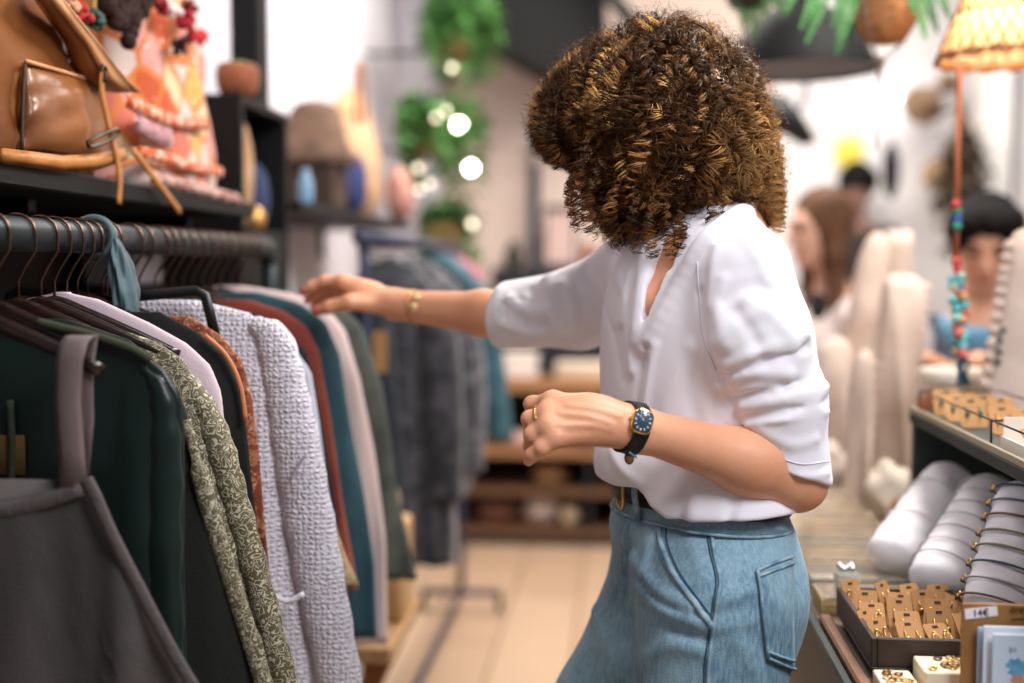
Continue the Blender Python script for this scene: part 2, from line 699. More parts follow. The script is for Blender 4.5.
# right arm, stretched to the rail
gm = ER.lerp(WR, .30)
body += [cap_(SRt, ER, .042, .032, .02), cap_(ER, gm, .032, .0335, .02), cap_(gm, WR, .0335, .0235, .02)]
body += [cap_(D(690, 228, 1.60), D(652, 300, 1.545), .035, .022, .03)]
# legs (inside the jeans) and feet
for h_, k_, a_ in ((HL, KL, AL), (HR, KR, AR)):
    body += [cap_(h_, k_, .072, .048, .03), cap_(k_, a_, .050, .033, .03), cap_(a_, a_ + wf * .13 + Vector((0, 0, -.045)), .030, .022, .03)]

# left hand: back of the hand towards the camera, fingers curled under
K = dict(i=D(553, 401, 1.408), m=D(549, 413, 1.392), r=D(549, 426, 1.380), p=D(556, 438, 1.374))
hand = []
hand += [ecap(D(632, 428, 1.408), D(592, 417, 1.396), .026, .027, (wl * .8 + ZU * .4), .72, .02)]
for q, rr in (('i', .0125), ('m', .0125), ('r', .0120), ('p', .0110)):
    hand.append(cap_(D(622, 426, 1.404), K[q], .016, rr, .016))
hand.append(cap_(D(600, 417, 1.402), D(572, 414, 1.400), .018, .015, .02))
def finger(pts, rs):
    return [cap_(pts[j], pts[j + 1], rs[j], rs[j + 1], .006 if j else .008) for j in range(len(pts) - 1)]
hand += finger([K['i'], D(532, 404, 1.425), D(533, 414, 1.448), D(545, 421, 1.460)], [.0105, .0092, .0085, .0070])
hand += finger([K['m'], D(530, 419, 1.402), D(531, 430, 1.424), D(544, 436, 1.440)], [.0108, .0096, .0088, .0072])
hand += finger([K['r'], D(532, 435, 1.386), D(531, 446, 1.404), D(541, 452, 1.420)], [.0104, .0092, .0084, .0070])
hand += finger([K['p'], D(542, 448, 1.372), D(532, 455, 1.380), D(528.5, 461, 1.388)], [.0092, .0080, .0074, .0060])
hand += finger([D(612, 414, 1.432), D(584, 420, 1.452), D(562, 428, 1.462), D(546, 434, 1.464)], [.0150, .0115, .0098, .0078])
body += hand
# tendons over the back of the hand
base = list(body)
for pts in ([(560, 413), (590, 417), (612, 424)], [(560, 425), (588, 425), (612, 430)], [(568, 405), (596, 409), (620, 416)]):
    q = fold(base, pts, .0016, .0035)
    if q: body.append(q)
for pts in ([(566, 419), (588, 421)], [(568, 432), (590, 431)]):
    q = fold(base, pts, -.0010, .004)
    if q: body.append(q)
# right hand: fingers pinching a garment on the rail
rh = [ecap(WR, D(362, 293, 1.96), .025, .026, (0, .3, 1), .8, .02)]
MC = dict(i=D(343, 282, 1.955), m=D(342, 284, 1.975), r=D(345, 287, 1.993), p=D(350, 291, 2.008))
for q in 'imrp': rh.append(cap_(D(372, 297, 1.962), MC[q], .017, .0125, .014))
rh += finger([MC['i'], D(325, 281, 1.965), D(312, 286, 1.972), D(304, 291, 1.976)], [.0105, .0092, .0082, .0068])
rh += finger([MC['m'], D(324, 286, 1.992), D(313, 293, 2.000), D(308, 300, 2.004)], [.0108, .0094, .0084, .0070])
rh += finger([MC['r'], D(328, 292, 2.012), D(318, 300, 2.018), D(314, 307, 2.018)], [.0104, .0090, .0082, .0068])
rh += finger([MC['p'], D(336, 297, 2.024), D(328, 304, 2.028), D(324, 310, 2.028)], [.0090, .0078, .0072, .0058])
rh += finger([D(378, 304, 1.945), D(350, 302, 1.925), D(330, 307, 1.935), D(317, 311, 1.950)], [.0165, .0125, .0105, .0080])
body += rh
V, Q = mesh_sdf(body, (-.66, 1.22, 0.0), (.34, 2.12, 1.66), .0027)
# the soles stand on the floor inside her shoes
V[:, 2] = np.maximum(V[:, 2], .012)
BODY_BVH = bvh_of(V, Q)
link_mesh('body', V, Q, skin, woman)
for s in (-1, 1):
    e = MB().ball(H(s * .031, .074, .004), .0115, 12, 8)
    eo = e.build('eye', mat('eye white', S(235, 230, 226), .2), woman)
    MB().ball(H(s * .031, .083, .004), .0052, 10, 6).build('iris', mat('brown iris', S(58, 34, 20), .2), eo)

# ---- shirt
torso = [ell(CH + ZU * -.01, (wl, wf, ZU), (.150, .108, .185), .05),
         cap_(NB + ZU * -.005, SL, .050, .052, .05), cap_(NB, SRt, .048, .056, .05),
         ell(D(697, 450, 1.61), (wl, wf, ZU), (.140, .108, .16), .06),
         ell(D(695, 515, 1.61), (wl, wf, ZU), (.176, .123, .10), .05),
         ell(D(628, 458, 1.575), (wl, wf, ZU), (.055, .034, .040), .04)]
sl = [cap_(SL, D(753, 335, 1.485), .055, .066, .03), cap_(D(753, 335, 1.485), D(774, 400, 1.495), .066, .063, .03),
      cap_(D(774, 400, 1.495), D(789, 480, 1.50), .060, .053, .02)]
sr = [cap_(SRt, D(580, 308, 1.80), .064, .060, .03), cap_(D(580, 308, 1.80), D(480, 318, 1.875), .058, .050, .02)]
shirt = torso + sl + sr
cutn = np.array((D(777, 482, 1.50) - D(797, 432, 1.50)).normalized()); cutp = np.array(D(790, 471, 1.50))
rn = np.array((WR - ER).normalized()); rp = np.array(D(503, 318, 1.862))
RS = np.array(D(560, 310, 1.82))
# shirt tail: height of the hem round the body, front = 0, her left = 90 degrees
hem_t = [-180, -120, -90, -60, -30, 0, 18, 27, 38, 60, 90, 120, 180]
hem_r = [500, 492, 480, 474, 472, 487, 491, 511, 523, 524, 518, 508, 500]
hem_d = [1.675, 1.74, 1.76, 1.72, 1.63, 1.545, 1.50, 1.48, 1.465, 1.45, 1.46, 1.52, 1.675]
hem_z = [D(700, r, d_).z for r, d_ in zip(hem_r, hem_d)]
HAX = np.array(D(697, 500, 1.61))
PC = np.array(D(700, 500, 1.61))
def smax(a, b, k):
    h_ = np.maximum(k - np.abs(a - b), 0) / k
    return np.maximum(a, b) + h_ * h_ * k * .25
def smin_(a, b, k):
    h_ = np.maximum(k - np.abs(a - b), 0) / k
    return np.minimum(a, b) - h_ * h_ * k * .25
cav1 = cap_(D(785, 452, 1.50), D(797, 510, 1.50), .043)
cav2 = cap_(rp - rn * .03, rp + rn * .06, .039)
def shirt_fn(P, d):
    t = sdf(torso, P)
    s = np.degrees(np.arctan2((P - HAX) @ np.array(wl), (P - HAX) @ np.array(wf)))
    t = smax(t, (np.interp(s, hem_t, hem_z) - P[:, 2]) * .8, .006)
    a = smax(smax(sdf(sl, P), (P - cutp) @ cutn, .007), -_prim(cav1, P), .004)
    b = smax(smax(sdf(sr, P), (P - rp) @ rn, .007), -_prim(cav2, P), .004)
    return smin_(smin_(t, a, .022), b, .035)
sv0 = list(shirt)
shirt = [('fn', shirt_fn)]
def on_shirt(pts, push=0.0):
    o = []
    for x, y in pts:
        q = march(sv0, x, y)
        if q is not None: o.append(Vector(q) + ray(x, y).normalized() * push)
    return o
# open neck: skin shows between the two edges of the placket
op = on_shirt([(672, 240), (664, 262), (655, 288), (648, 315), (641, 342)], .002)
orad = [.018, .014, .010, .006, .002]
# collar and placket edges
for L_ in (on_shirt([(748, 212), (736, 216), (716, 232), (698, 252), (680, 285), (662, 318), (646, 350)], .003), on_shirt([(650, 246), (646, 275), (642, 305), (637, 340)], .003)):
    L_ = bez(L_, 3)
    shirt += [cap_(L_[j], L_[j + 1], .0085, None, .012) for j in range(len(L_) - 1)]
CB = [D(750, 206, 1.67), D(757, 214, 1.62), D(742, 218, 1.57), D(722, 232, 1.55), D(703, 252, 1.545)]
CB = bez(CB, 4)
for z_ in (0, .014):
    shirt += [cap_(CB[j] + ZU * z_, CB[j + 1] + ZU * z_, .006, None, .012) for j in range(len(CB) - 1)]
shirt += [('sub', cap_(op[j], op[j + 1], orad[j], orad[j + 1]), .005) for j in range(len(op) - 1)]
sv = list(sv0)
FL = [ # near sleeve: ridges
    ([(727, 366), (760, 352), (806, 334)], .006, .008), ([(722, 390), (744, 374), (788, 374), (822, 356)], .007, .009),
    ([(740, 408), (783, 399), (826, 386)], .006, .007), ([(716, 345), (735, 325), (765, 308)], .004, .010),
    ([(745, 425), (785, 420), (828, 412)], .004, .004), ([(752, 442), (766, 464), (800, 477), (828, 473)], .003, .005),
    ([(735, 395), (752, 388), (775, 388)], .004, .006), ([(748, 300), (778, 320), (795, 345)], .004, .010),
    ([(722, 280), (716, 310), (726, 345)], .004, .010), ([(760, 430), (790, 445), (815, 440)], .003, .008),
    # near sleeve: valleys
    ([(722, 378), (760, 363), (808, 346)], -.005, .006), ([(730, 398), (780, 386), (822, 370)], -.005, .006),
    ([(745, 416), (785, 410), (828, 400)], -.004, .005), ([(699, 293), (703, 335), (718, 372), (728, 392)], -.006, .006),
    ([(722, 392), (737, 410), (742, 440)], -.004, .005), ([(735, 312), (750, 330), (765, 360)], -.004, .009),
    # chest and belly
    ([(690, 350), (668, 400), (660, 440)], .003, .012), ([(725, 420), (700, 460), (690, 510)], .004, .013),
    ([(745, 480), (735, 500), (730, 515)], -.004, .007), ([(712, 445), (690, 480), (680, 515)], -.003, .010),
    ([(612, 452), (622, 470), (640, 484)], .003, .008), ([(700, 330), (690, 380), (700, 440)], -.003, .012),
    ([(648, 345), (640, 380), (634, 420)], -.005, .006), ([(655, 345), (648, 380), (643, 425)], .003, .006),
    ([(668, 275), (652, 310), (642, 340)], .003, .006), ([(690, 262), (668, 300), (650, 345)], -.004, .006),
    ([(732, 226), (752, 244), (768, 280)], .004, .010), ([(716, 246), (711, 275), (708, 305)], .003, .008), ([(755, 232), (778, 262), (795, 300)], -.003, .010), ([(724, 300), (740, 290), (760, 286)], -.003, .009),
    # far sleeve
    ([(508, 298), (530, 312), (560, 310)], 0.0085, .008), ([(505, 325), (535, 335), (575, 325)], 0.0080, .010),
    ([(530, 290), (548, 305), (545, 335)], -0.0043, .008), ([(560, 285), (575, 305), (570, 340)], 0.0085, .009),
    ([(585, 270), (600, 295), (598, 325)], -0.0043, .009), ([(506, 296), (505, 318), (508, 342)], -0.0034, .004),
    ([(520, 300), (525, 325), (522, 345)], -0.0026, .006), ([(615, 262), (625, 290), (622, 320)], 0.0068, .010),
    ([(606, 285), (612, 330), (622, 380)], -0.0026, .008), ([(630, 275), (628, 320), (632, 370)], 0.0051, .008),
    ([(499, 290), (496, 318), (500, 346)], .006, .007), ([(548, 278), (552, 305), (560, 332)], .007, .010), ([(515, 345), (535, 350), (560, 350)], .006, .008)]
for pts, h_, w_ in FL:
    q = fold(sv, pts, h_, w_)
    if q: shirt.append(q)
V, Q = mesh_sdf(shirt, (-.30, 1.28, .98), (.40, 1.98, 1.50), .003)
SHIRT_BVH = bvh_of(V, Q)
shirt_o = link_mesh('shirt', V, Q, shirt_m, woman)
seam_m = mat('white seam thread', S(214, 208, 222), .8)
for pts in ([(748, 432), (770, 452), (800, 464), (829, 461)],):
    l = surf_line(SHIRT_BVH, pts, .0004)
    if len(l) > 3: MB().tube(l, .0009, 5).build('cuff_seam', seam_m, shirt_o)
l = surf_line(SHIRT_BVH, [(697, 262), (699, 293), (703, 335), (716, 370)], .0002)
MB().tube(l, .0010, 5).build('armhole_seam', seam_m, shirt_o)

# ---- jeans
den = mat('light blue denim', S(146, 178, 194), .8, spec=.25, col2=S(86, 124, 148), nscale=8, nlo=.35, nhi=.68, bump=.35, bscale=520, sheen=.15, detail=8)
nt, bs = nodes_of(den)
# fine twill: thin diagonal threads of two blues
_tc = nt.nodes.new('ShaderNodeTexCoord'); _w = nt.nodes.new('ShaderNodeTexNoise'); _w.inputs['Scale'].default_value = 240; _w.inputs['Detail'].default_value = 2
_mp = nt.nodes.new('ShaderNodeMapping'); _mp.inputs['Scale'].default_value = (1, 1, .25)
nt.links.new(_tc.outputs['Object'], _mp.inputs['Vector']); nt.links.new(_mp.outputs['Vector'], _w.inputs['Vector'])
_old = bs.inputs['Base Color'].links[0].from_socket
_f = nt.nodes.new('ShaderNodeMapRange'); _f.inputs[1].default_value = .35; _f.inputs[2].default_value = .65; _f.inputs[3].default_value = .0; _f.inputs[4].default_value = .45
nt.links.new(_w.outputs['Fac'], _f.inputs[0])
nt.links.new(mixc(nt, _f.outputs[0], _old, S(170, 200, 214)), bs.inputs['Base Color'])
jeans = [ell(D(703, 560, 1.61), (wl, wf, ZU), (.146, .098, .120), .04),
         ell(D(696, 525, 1.61), (wl, wf, ZU), (.132, .104, .08), .04),
         cap_(HL + ZU * -.0, HL + (KL - HL) * .45, .099, .096, .04), cap_(HL + (KL - HL) * .45, KL, .098, .082, .04), cap_(KL, AL + ZU * .02, .082, .072, .03),
         cap_(HR, HR + (KR - HR) * .45, .098, .094, .035), cap_(HR + (KR - HR) * .45, KR, .094, .080, .04), cap_(KR, AR + ZU * .02, .080, .072, .03),
         ell(D(735, 592, 1.60), (wl, wf, ZU), (.112, .050, .09), .05)]
ztop = D(700, 501, 1.49).z
tilt = .07
def jcut(P, d):
    s = (P - PC) @ np.array(wf)
    e = P[:, 2] - (ztop + s * tilt)
    e2 = .055 - P[:, 2]
    return np.maximum(np.maximum(d, e), e2)
jv = list(jeans) 
JF = [([(640, 590), (665, 612), (702, 622)], 0.0090, .010), ([(634, 560), (655, 590), (690, 608)], 0.0090, .010), ([(645, 605), (672, 628), (706, 636)], -0.0060, .009),
      ([(640, 575), (662, 602), (698, 615)], -0.0075, .007), ([(650, 540), (640, 575), (630, 610)], 0.0075, .008), ([(700, 632), (725, 626), (748, 622)], 0.0045, .008),
      ([(720, 600), (738, 596), (750, 590)], 0.0060, .008), ([(628, 545), (624, 590), (626, 640)], -0.0090, .007), ([(700, 650), (670, 645), (645, 660)], 0.0060, .010),
      ([(735, 640), (750, 660), (760, 683)], 0.0045, .012), ([(595, 610), (605, 640), (612, 670)], 0.0060, .012), ([(690, 545), (700, 560), (705, 580)], 0.0030, .012)]
for pts, h_, w_ in JF:
    q = fold(jv, pts, h_, w_)
    if q: jeans.append(q)
jeans.append(('fn', jcut))
V, Q = mesh_sdf(jeans, (-.30, 1.34, .04), (.36, 1.92, 1.12), .0045)
JB = bvh_of(V, Q)
jo = link_mesh('jeans', V, Q, den, woman)
den_l = mat('worn pale denim', S(160, 184, 196), .85, col2=S(96, 134, 156), nscale=60, bump=.3, bscale=500)
den_d = mat('denim seam shadow thread', S(52, 86, 108), .85)
def seam(pts, r=.0022, name='seam', m=den_l, off=.0008, par=jo):
    l = surf_line(JB, pts, off)
    if len(l) > 2: return MB().tube(l, r, 6).build(name, m, par)
# waistband that runs round the top edge
wc = D(702, 522, 1.61)
wrings = []
def wband(z0, z1, off, th, n=72):
    rings = []
    for k in range(n):
        a = 2 * PI * k / n
        d = Vector((math.cos(a), math.sin(a), 0))
        r4 = []
        for z in (z0, z1):
            o = Vector((wc.x, wc.y, z))
            l, nn, i, dist = JB.ray_cast(o, d)
            if l is None: 
                l, nn, i, dist = JB.ray_cast(Vector((wc.x, wc.y, z - .03)), d)
            r4.append(dist or .12)
        s = (o + d * r4[0] - Vector(PC)).dot(wf) * tilt
        rings.append([Vector((wc.x, wc.y, z0 + s)) + d * (r4[0] + off), Vector((wc.x, wc.y, z0 + s)) + d * (r4[0] + off + th),
                      Vector((wc.x, wc.y, z1 + s)) + d * (r4[1] + off + th), Vector((wc.x, wc.y, z1 + s)) + d * (r4[1] + off)])
    return rings
MB().loft(wband(ztop - .040, ztop - .004, -.002, .004), cap=False, closed=True).build('waistband', den, jo)
MB().loft(wband(ztop - .043, ztop - .040, -.001, .0035), cap=False, closed=True).build('waistband_seam', den_l, jo)
belt = MB().loft(wband(ztop - .024, ztop + .006, .0045, .0045), cap=False, closed=True).build('belt', mat('black belt leather', S(18, 20, 22), .4), woman)
# buckle and belt loops
gold = mat('gold', S(232, 190, 110), .22, metal=1)
bk = MB()
bdir = (wf * .94 - wl * .34).normalized(); bsd = ZU.cross(bdir)
l_, n_, i_, d_ = JB.ray_cast(Vector((wc.x, wc.y, ztop - .015)), bdir)
fx = Vector((wc.x, wc.y, ztop - .007)) + bdir * ((d_ or .12) + .011)
bp = [fx + bsd * a + ZU * b for a, b in ((-.017, -.019), (.017, -.019), (.017, .019), (-.017, .019))]
bk.tube(bez(bp + [bp[0]], 5), .0026, 6)
bk.build('buckle', gold, belt)
for px_ in (640,):
    p, nn = hit(JB, px_, 527, 0)
    if p:
        q = MB(); zz = ztop + (p - Vector(PC)).dot(wf) * tilt
        for s in (0,):
            q.tube([Vector((p.x, p.y, zz - .044)) + nn * .004, Vector((p.x, p.y, zz - .01)) + nn * .0095, Vector((p.x, p.y, zz + .014)) + nn * .0095], .006, 8, flat=(nn, .35))
        q.build('belt_loop', den_l, jo)
seam([(660, 525), (661, 543), (673, 572), (694, 602), (713, 628)], .0042, 'front_pocket_edge', den_l)
seam([(666, 528), (668, 545), (680, 573), (700, 601), (716, 622)], .0011, 'front_pocket_seam', den_d)
seam([(711, 530), (714, 552), (720, 580), (717, 605), (713, 632), (709, 660), (708, 690)], .0026, 'side_seam', den_l)
seam([(707, 531), (710, 552), (716, 580), (713, 605), (709, 632), (705, 660), (704, 690)], .0011, 'side_seam', den_d)
def jpatch(corner, nx, ny, off, th, name, m, par):
    (a, b, c, d) = corner
    g = []
    for j in range(ny + 1):
        row = []
        for i in range(nx + 1):
            u, v = i / nx, j / ny
            x = (a[0] * (1 - u) + b[0] * u) * (1 - v) + (d[0] * (1 - u) + c[0] * u) * v
            y = (a[1] * (1 - u) + b[1] * u) * (1 - v) + (d[1] * (1 - u) + c[1] * u) * v
            p, nn = hit(JB, x, y, off)
            if p is None: p = row[-1].copy() if row else None
            if p is None: return None
            row.append(p)
        g.append(row)
    return MB().sheet(g, -th).build(name, m, par)
bpk = jpatch(((756, 571), (791, 557), (793, 668), (766, 657)), 10, 18, .003, .003, 'back_pocket', den, jo)
if bpk:
    for pts in ([(756, 571), (774, 563), (791, 557)], [(757, 577), (774, 570), (791, 564)], [(756, 571), (761, 610), (766, 657)], [(766, 657), (779, 663), (792, 668)], [(767, 651), (779, 656), (791, 660)]):
        l = surf_line(JB, pts, .0045)
        if len(l) > 2: MB().tube(l, .0022, 6).build('pocket_seam', den_l, bpk)
# shoes
for a_ in (AL, AR):
    sh = MB()
    fw = wf; sd = wl
    for zz0, zz1, gx in ((0.0, .022, .006), (.022, .06, 0)):
        pass
    rings = []
    for t, w_, h_ in ((-.085, .02, .05), (-.075, .034, .075), (-.03, .036, .085), (.03, .038, .075), (.09, .044, .055), (.14, .040, .045), (.165, .018, .035)):
        c = Vector((a_.x, a_.y, 0)) + fw * t
        ring = []
        for k in range(14):
            an = 2 * PI * k / 14
            ring.append(c + sd * w_ * math.cos(an) + ZU * (max(0.0, h_ * .5 + h_ * .5 * math.sin(an))))
        rings.append(ring)
    sh.loft(rings)
    so = sh.build('shoe', mat('white leather', S(228, 226, 222), .5), woman)
    sole = MB()
    out = [(-.09, .02), (-.08, .036), (-.03, .038), (.03, .038), (.09, .046), (.14, .042), (.172, .016)]
    poly = [Vector((a_.x, a_.y, 0)) + fw * t + sd * w_ for t, w_ in out] + [Vector((a_.x, a_.y, 0)) + fw * t - sd * w_ for t, w_ in out[::-1]]
    sole.prism(poly, (0, 0, .02)).build('sole', mat('rubber sole', S(210, 206, 200), .7), so)

# ---- watch
wc_ = D(641, 434, 1.405)
wax = (EL - WL).normalized()
strap = band(BODY_BVH, D(628.5, 429, 1.409), wax, .017, .0006, .0028, 40)
wt = MB().loft(strap, cap=False, closed=True).build('watch_strap', mat('black leather strap', S(24, 27, 32), .45, bump=.4, bscale=300), woman)
wp, wn = hit(BODY_BVH, 640.5, 423, .004)
wn = (wn * .75 + (CAM - wp).normalized() * .35).normalized()
up_ = (Vector(D(646, 409, 1.41)) - Vector(D(636, 437, 1.41)))
up_ = (up_ - wn * up_.dot(wn)).normalized(); rt = up_.cross(wn).normalized()
WM = Matrix((rt, up_, wn)).transposed()
def W(x, y, z): return wp + WM @ Vector((x, y, z))
def rsq(hx, hy, e=3.2, n=40):
    o = []
    for k in range(n):
        a = 2 * PI * k / n; c, s = math.cos(a), math.sin(a)
        o.append((hx * math.copysign(abs(c) ** (2 / e), c), hy * math.copysign(abs(s) ** (2 / e), s)))
    return o
cs = MB().loft([[W(x * q, y * q, z) for x, y in rsq(.0128, .0150)] for q, z in ((.86, -.004), (1, -.002), (1, .003), (.94, .0048), (.86, .0050))])
cs.build('watch_case', gold, wt)
dl = MB().loft([[W(x, y, z) for x, y in rsq(.0112, .0134)] for z in (.0046, .0053)])
do = dl.build('watch_dial', mat('slate blue dial', S(58, 78, 92), .25, coat=.4), wt)
tk = MB()
wm = mat('white enamel', S(232, 236, 238), .4)
for k in range(12):
    a = 2 * PI * k / 12
    rx, ry = .0086 * math.sin(a), .0106 * math.cos(a)
    big = 1.5 if k % 3 == 0 else 1.0
    t = Vector((math.sin(a) * .0086, math.cos(a) * .0106)).normalized(); n2 = Vector((-t.y, t.x))
    quad = []
    for s, l_ in ((-1, -1), (1, -1), (1, 1), (-1, 1)):
        v = Vector((rx, ry)) + n2 * s * .00045 * big + t * l_ * .0013
        quad.append(W(v.x, v.y, .00545))
    tk.prism(quad, wn * .0002)
tk.build('hour_markers', wm, do)
hd = MB()
for an, ln in ((.15, .0062), (1.75, .0085)):
    t = Vector((math.sin(an), math.cos(an))); n2 = Vector((-t.y, t.x)) * .0003
    hd.prism([W(*(n2 * s + t * l_), .0057) for s, l_ in ((-1, -.001), (1, -.001), (1, ln), (-1, ln))], wn * .0002)
hd.build('watch_hands', mat('dark hands', S(16, 20, 24), .3), do)
MB().tube([W(-.0128, 0, .001), W(-.0155, 0, .001)], .0018, 10).build('crown', gold, wt)
for pts in ([(629.5, 449), (637, 454)],):
    l = surf_line(BODY_BVH, pts, .0042, 4)
    if len(l) > 1: MB().tube(l, .0011, 6).build('strap_keeper', mat('pale stitching', S(150, 178, 190), .6), wt)
p_, n_ = hit(BODY_BVH, 630, 452, .003)
if p_: MB().ball(p_ + Vector((0, -.001, -.004)), (.006, .0035, .008)).build('strap_tip', mat('brown strap lining', S(120, 80, 52), .6), wt)
# ---- ring
rg = band(BODY_BVH, K['m'].lerp(D(530, 419, 1.402), .5), D(530, 419, 1.402) - K['m'], .0032, .0003, .0012, 24)
MB().loft(rg, cap=False, closed=True).build('ring', gold, woman)
# ---- bracelet with two discs
bc = D(417, 307, 1.935)
br = band(BODY_BVH, bc, (ER - WR).normalized() + Vector((0, 0, .12)), .0018, .0006, .0014, 36)
bo = MB().loft(br, cap=False, closed=True).build('bracelet', gold, woman)
for py_ in (297.5, 307.5):
    p_, n_ = hit(BODY_BVH, 416.5 if py_ < 300 else 413.5, py_, .0025)
    if p_:
        M = n_.to_track_quat('Z', 'Y').to_matrix()
        MB().lathe([(.0001, -.0015), (.0078, -.0012), (.0085, 0), (.0078, .0012), (.0001, .0016)], p_, 18, M).build('disc', mat('pale gold disc', S(250, 226, 170), .3, metal=.6), bo)
# ---- nails
nail = mat('red nail polish', S(196, 46, 44), .25, coat=.5)
for q in (D(316, 311, 1.941), D(303.5, 290.5, 1.970)):
    MB().ball(q, (.0045, .0030, .0055)).build('nail', nail, woman)
# ------------------------------------------------------------------ hair: ringlets built strand by strand
HCN = np.array(D(658, 135, 1.62))
sil = [(533, 140), (530, 112), (540, 86), (556, 64), (576, 50), (600, 36), (624, 26), (648, 14), (676, 13), (702, 22), (728, 36), (748, 58), (762, 80), (772, 108), (778, 140), (781, 175),
       (782, 205), (778, 228), (764, 228), (742, 214), (722, 232), (703, 252), (684, 260), (660, 256), (645, 260), (628, 248), (604, 236), (590, 208), (580, 178), (566, 160), (548, 160)]
_a = np.array([math.atan2(-(y - 135), x - 658) for x, y in sil]); _r = np.array([math.hypot(x - 658, y - 135) for x, y in sil]) * 1.62 / F
o_ = np.argsort(_a); _a, _r = _a[o_], _r[o_]
_a = np.concatenate([_a - 2 * PI, _a, _a + 2 * PI]); _r = np.tile(_r, 3)
CX = np.array(ROT @ Vector((1, 0, 0))); CY = np.array(ROT @ Vector((0, 1, 0))); CZ = np.array(ROT @ Vector((0, 0, -1)))
def hair_r(u):
    a = u @ CX; b = u @ CY; c = u @ CZ
    h_ = np.sqrt(a * a + b * b) + 1e-9
    S_ = np.interp(np.arctan2(b, a), _a, _r)
    dp = np.where(c < 0, .135, .150)
    return 1 / np.sqrt((h_ / S_) ** 2 + (c / dp) ** 2)
def lock_paths(n, m, lo=.86, hi=1.03, drop=(.7, 1.9), front=.0):
    u = RNG.normal(size=(n, 3)); u /= np.linalg.norm(u, axis=1)[:, None]
    # bias the roots upwards: curls hang from crown and sides
    u[:, 2] += .45; u /= np.linalg.norm(u, axis=1)[:, None]
    g = RNG.uniform(*drop, n); rho = RNG.uniform(lo, hi, n)
    sw = RNG.normal(size=(n, 3)) * .16
    f1 = RNG.uniform(1.2, 3.2, (2, n)); p1 = RNG.uniform(0, 6.3, (2, n)); lenf = RNG.uniform(.45, 1.0, n)
    t = np.linspace(0, 1, m)
    P = np.empty((n, m, 3))
    for j, tt in enumerate(t):
        tq = tt * lenf
        v = u + np.array([0, 0, -1.0]) * (g * tq ** 1.3)[:, None] + sw * tq[:, None] + np.stack([np.sin(6.3 * f1[0] * tt + p1[0]), np.sin(6.3 * f1[1] * tt + p1[1]), 0 * p1[0]], 1) * .055 * min(1, 2 * tt)
        v /= np.linalg.norm(v, axis=1)[:, None]
        R = hair_r(v)
        k = np.clip(tt * 1.7, 0, 1); k = k * k * (3 - 2 * k)
        r = R * (.62 + (rho - .62) * k)
        P[:, j] = HCN + v * r[:, None]
    return P
def strands(P, per, rad, width, turns_len, jit, spread, tone):
    """P: n x m lock paths -> ribbons coiled round them"""
    n, m, _ = P.shape
    T = np.gradient(P, axis=1); L = np.linalg.norm(T, axis=2, keepdims=True); T = T / (L + 1e-9)
    arc = np.cumsum(L[..., 0], axis=1)
    ref = np.array([.3, .2, .93])
    U = np.cross(T, ref); U /= np.linalg.norm(U, axis=2, keepdims=True) + 1e-9
    Wv = np.cross(T, U)
    Vs, Fs, Cs = [], [], []
    base = 0
    ph0 = RNG.uniform(0, 2 * PI, n); sgn = RNG.choice([-1, 1], n)
    rl = RNG.uniform(rad[0], rad[1], n); pl = RNG.uniform(turns_len[0], turns_len[1], n)
    lt = tone(n)
    for s in range(per):
        ph = ph0 + (s - (per - 1) / 2) / max(per - 1, 1) * spread + RNG.normal(0, jit, n); r = rl * (1 + RNG.normal(0, .10, n))
        off = RNG.normal(0, .0016, (n, 1, 3))
        ang = ph[:, None] + sgn[:, None] * 2 * PI * arc / pl[:, None]
        env = np.clip(np.linspace(0, 1, m) * 2.2, .25, 1)[None]
        c, s_ = np.cos(ang)[..., None], np.sin(ang)[..., None]
        X = P + (U * c + Wv * s_) * (r[:, None] * env)[..., None] + off
        tX = np.gradient(X, axis=1); tX /= np.linalg.norm(tX, axis=2, keepdims=True) + 1e-9
        rad_ = U * c + Wv * s_
        sd = np.cross(tX, rad_); sd /= np.linalg.norm(sd, axis=2, keepdims=True) + 1e-9
        w = (width * RNG.uniform(.7, 1.3, n))[:, None] * np.linspace(1, .45, m)[None]
        a = X + sd * w[..., None]; b = X - sd * w[..., None]
        vv = np.stack([a, b], 2).reshape(-1, 3)
        i = np.arange(n)[:, None] * (2 * m) + np.arange(m - 1)[None] * 2
        ff = np.stack([i, i + 1, i + 3, i + 2], -1).reshape(-1, 4) + base
        base += len(vv); Vs.append(vv); Fs.append(ff)
        tt = np.linspace(0, 1, m)[None]
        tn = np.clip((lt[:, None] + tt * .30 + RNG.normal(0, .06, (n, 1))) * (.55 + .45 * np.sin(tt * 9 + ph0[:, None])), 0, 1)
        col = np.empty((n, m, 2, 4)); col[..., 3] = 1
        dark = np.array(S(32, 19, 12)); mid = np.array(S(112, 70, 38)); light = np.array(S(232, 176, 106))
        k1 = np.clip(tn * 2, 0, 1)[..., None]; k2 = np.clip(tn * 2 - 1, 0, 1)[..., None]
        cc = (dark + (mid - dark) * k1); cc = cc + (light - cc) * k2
        col[..., :3] = cc[:, :, None, :]
        Cs.append(col.reshape(-1, 4))
    return np.concatenate(Vs), np.concatenate(Fs), np.concatenate(Cs)
def tone_main(n):
    return np.where(RNG.random(n) < .30, RNG.uniform(.3, .62, n), RNG.uniform(0, .2, n))
hm = mat('curly brown hair', S(90, 58, 34), .42, spec=.28)
nt, bs = nodes_of(hm)
at_ = nt.nodes.new('ShaderNodeVertexColor'); at_.layer_name = 'tint'
nt.links.new(at_.outputs['Color'], bs.inputs['Base Color'])
bs.inputs['Specular Tint'].default_value = (1, .70, .40, 1); bs.inputs['Anisotropic'].default_value = .4
Pm = lock_paths(1150, 120, .70, .985, (.5, 1.9))
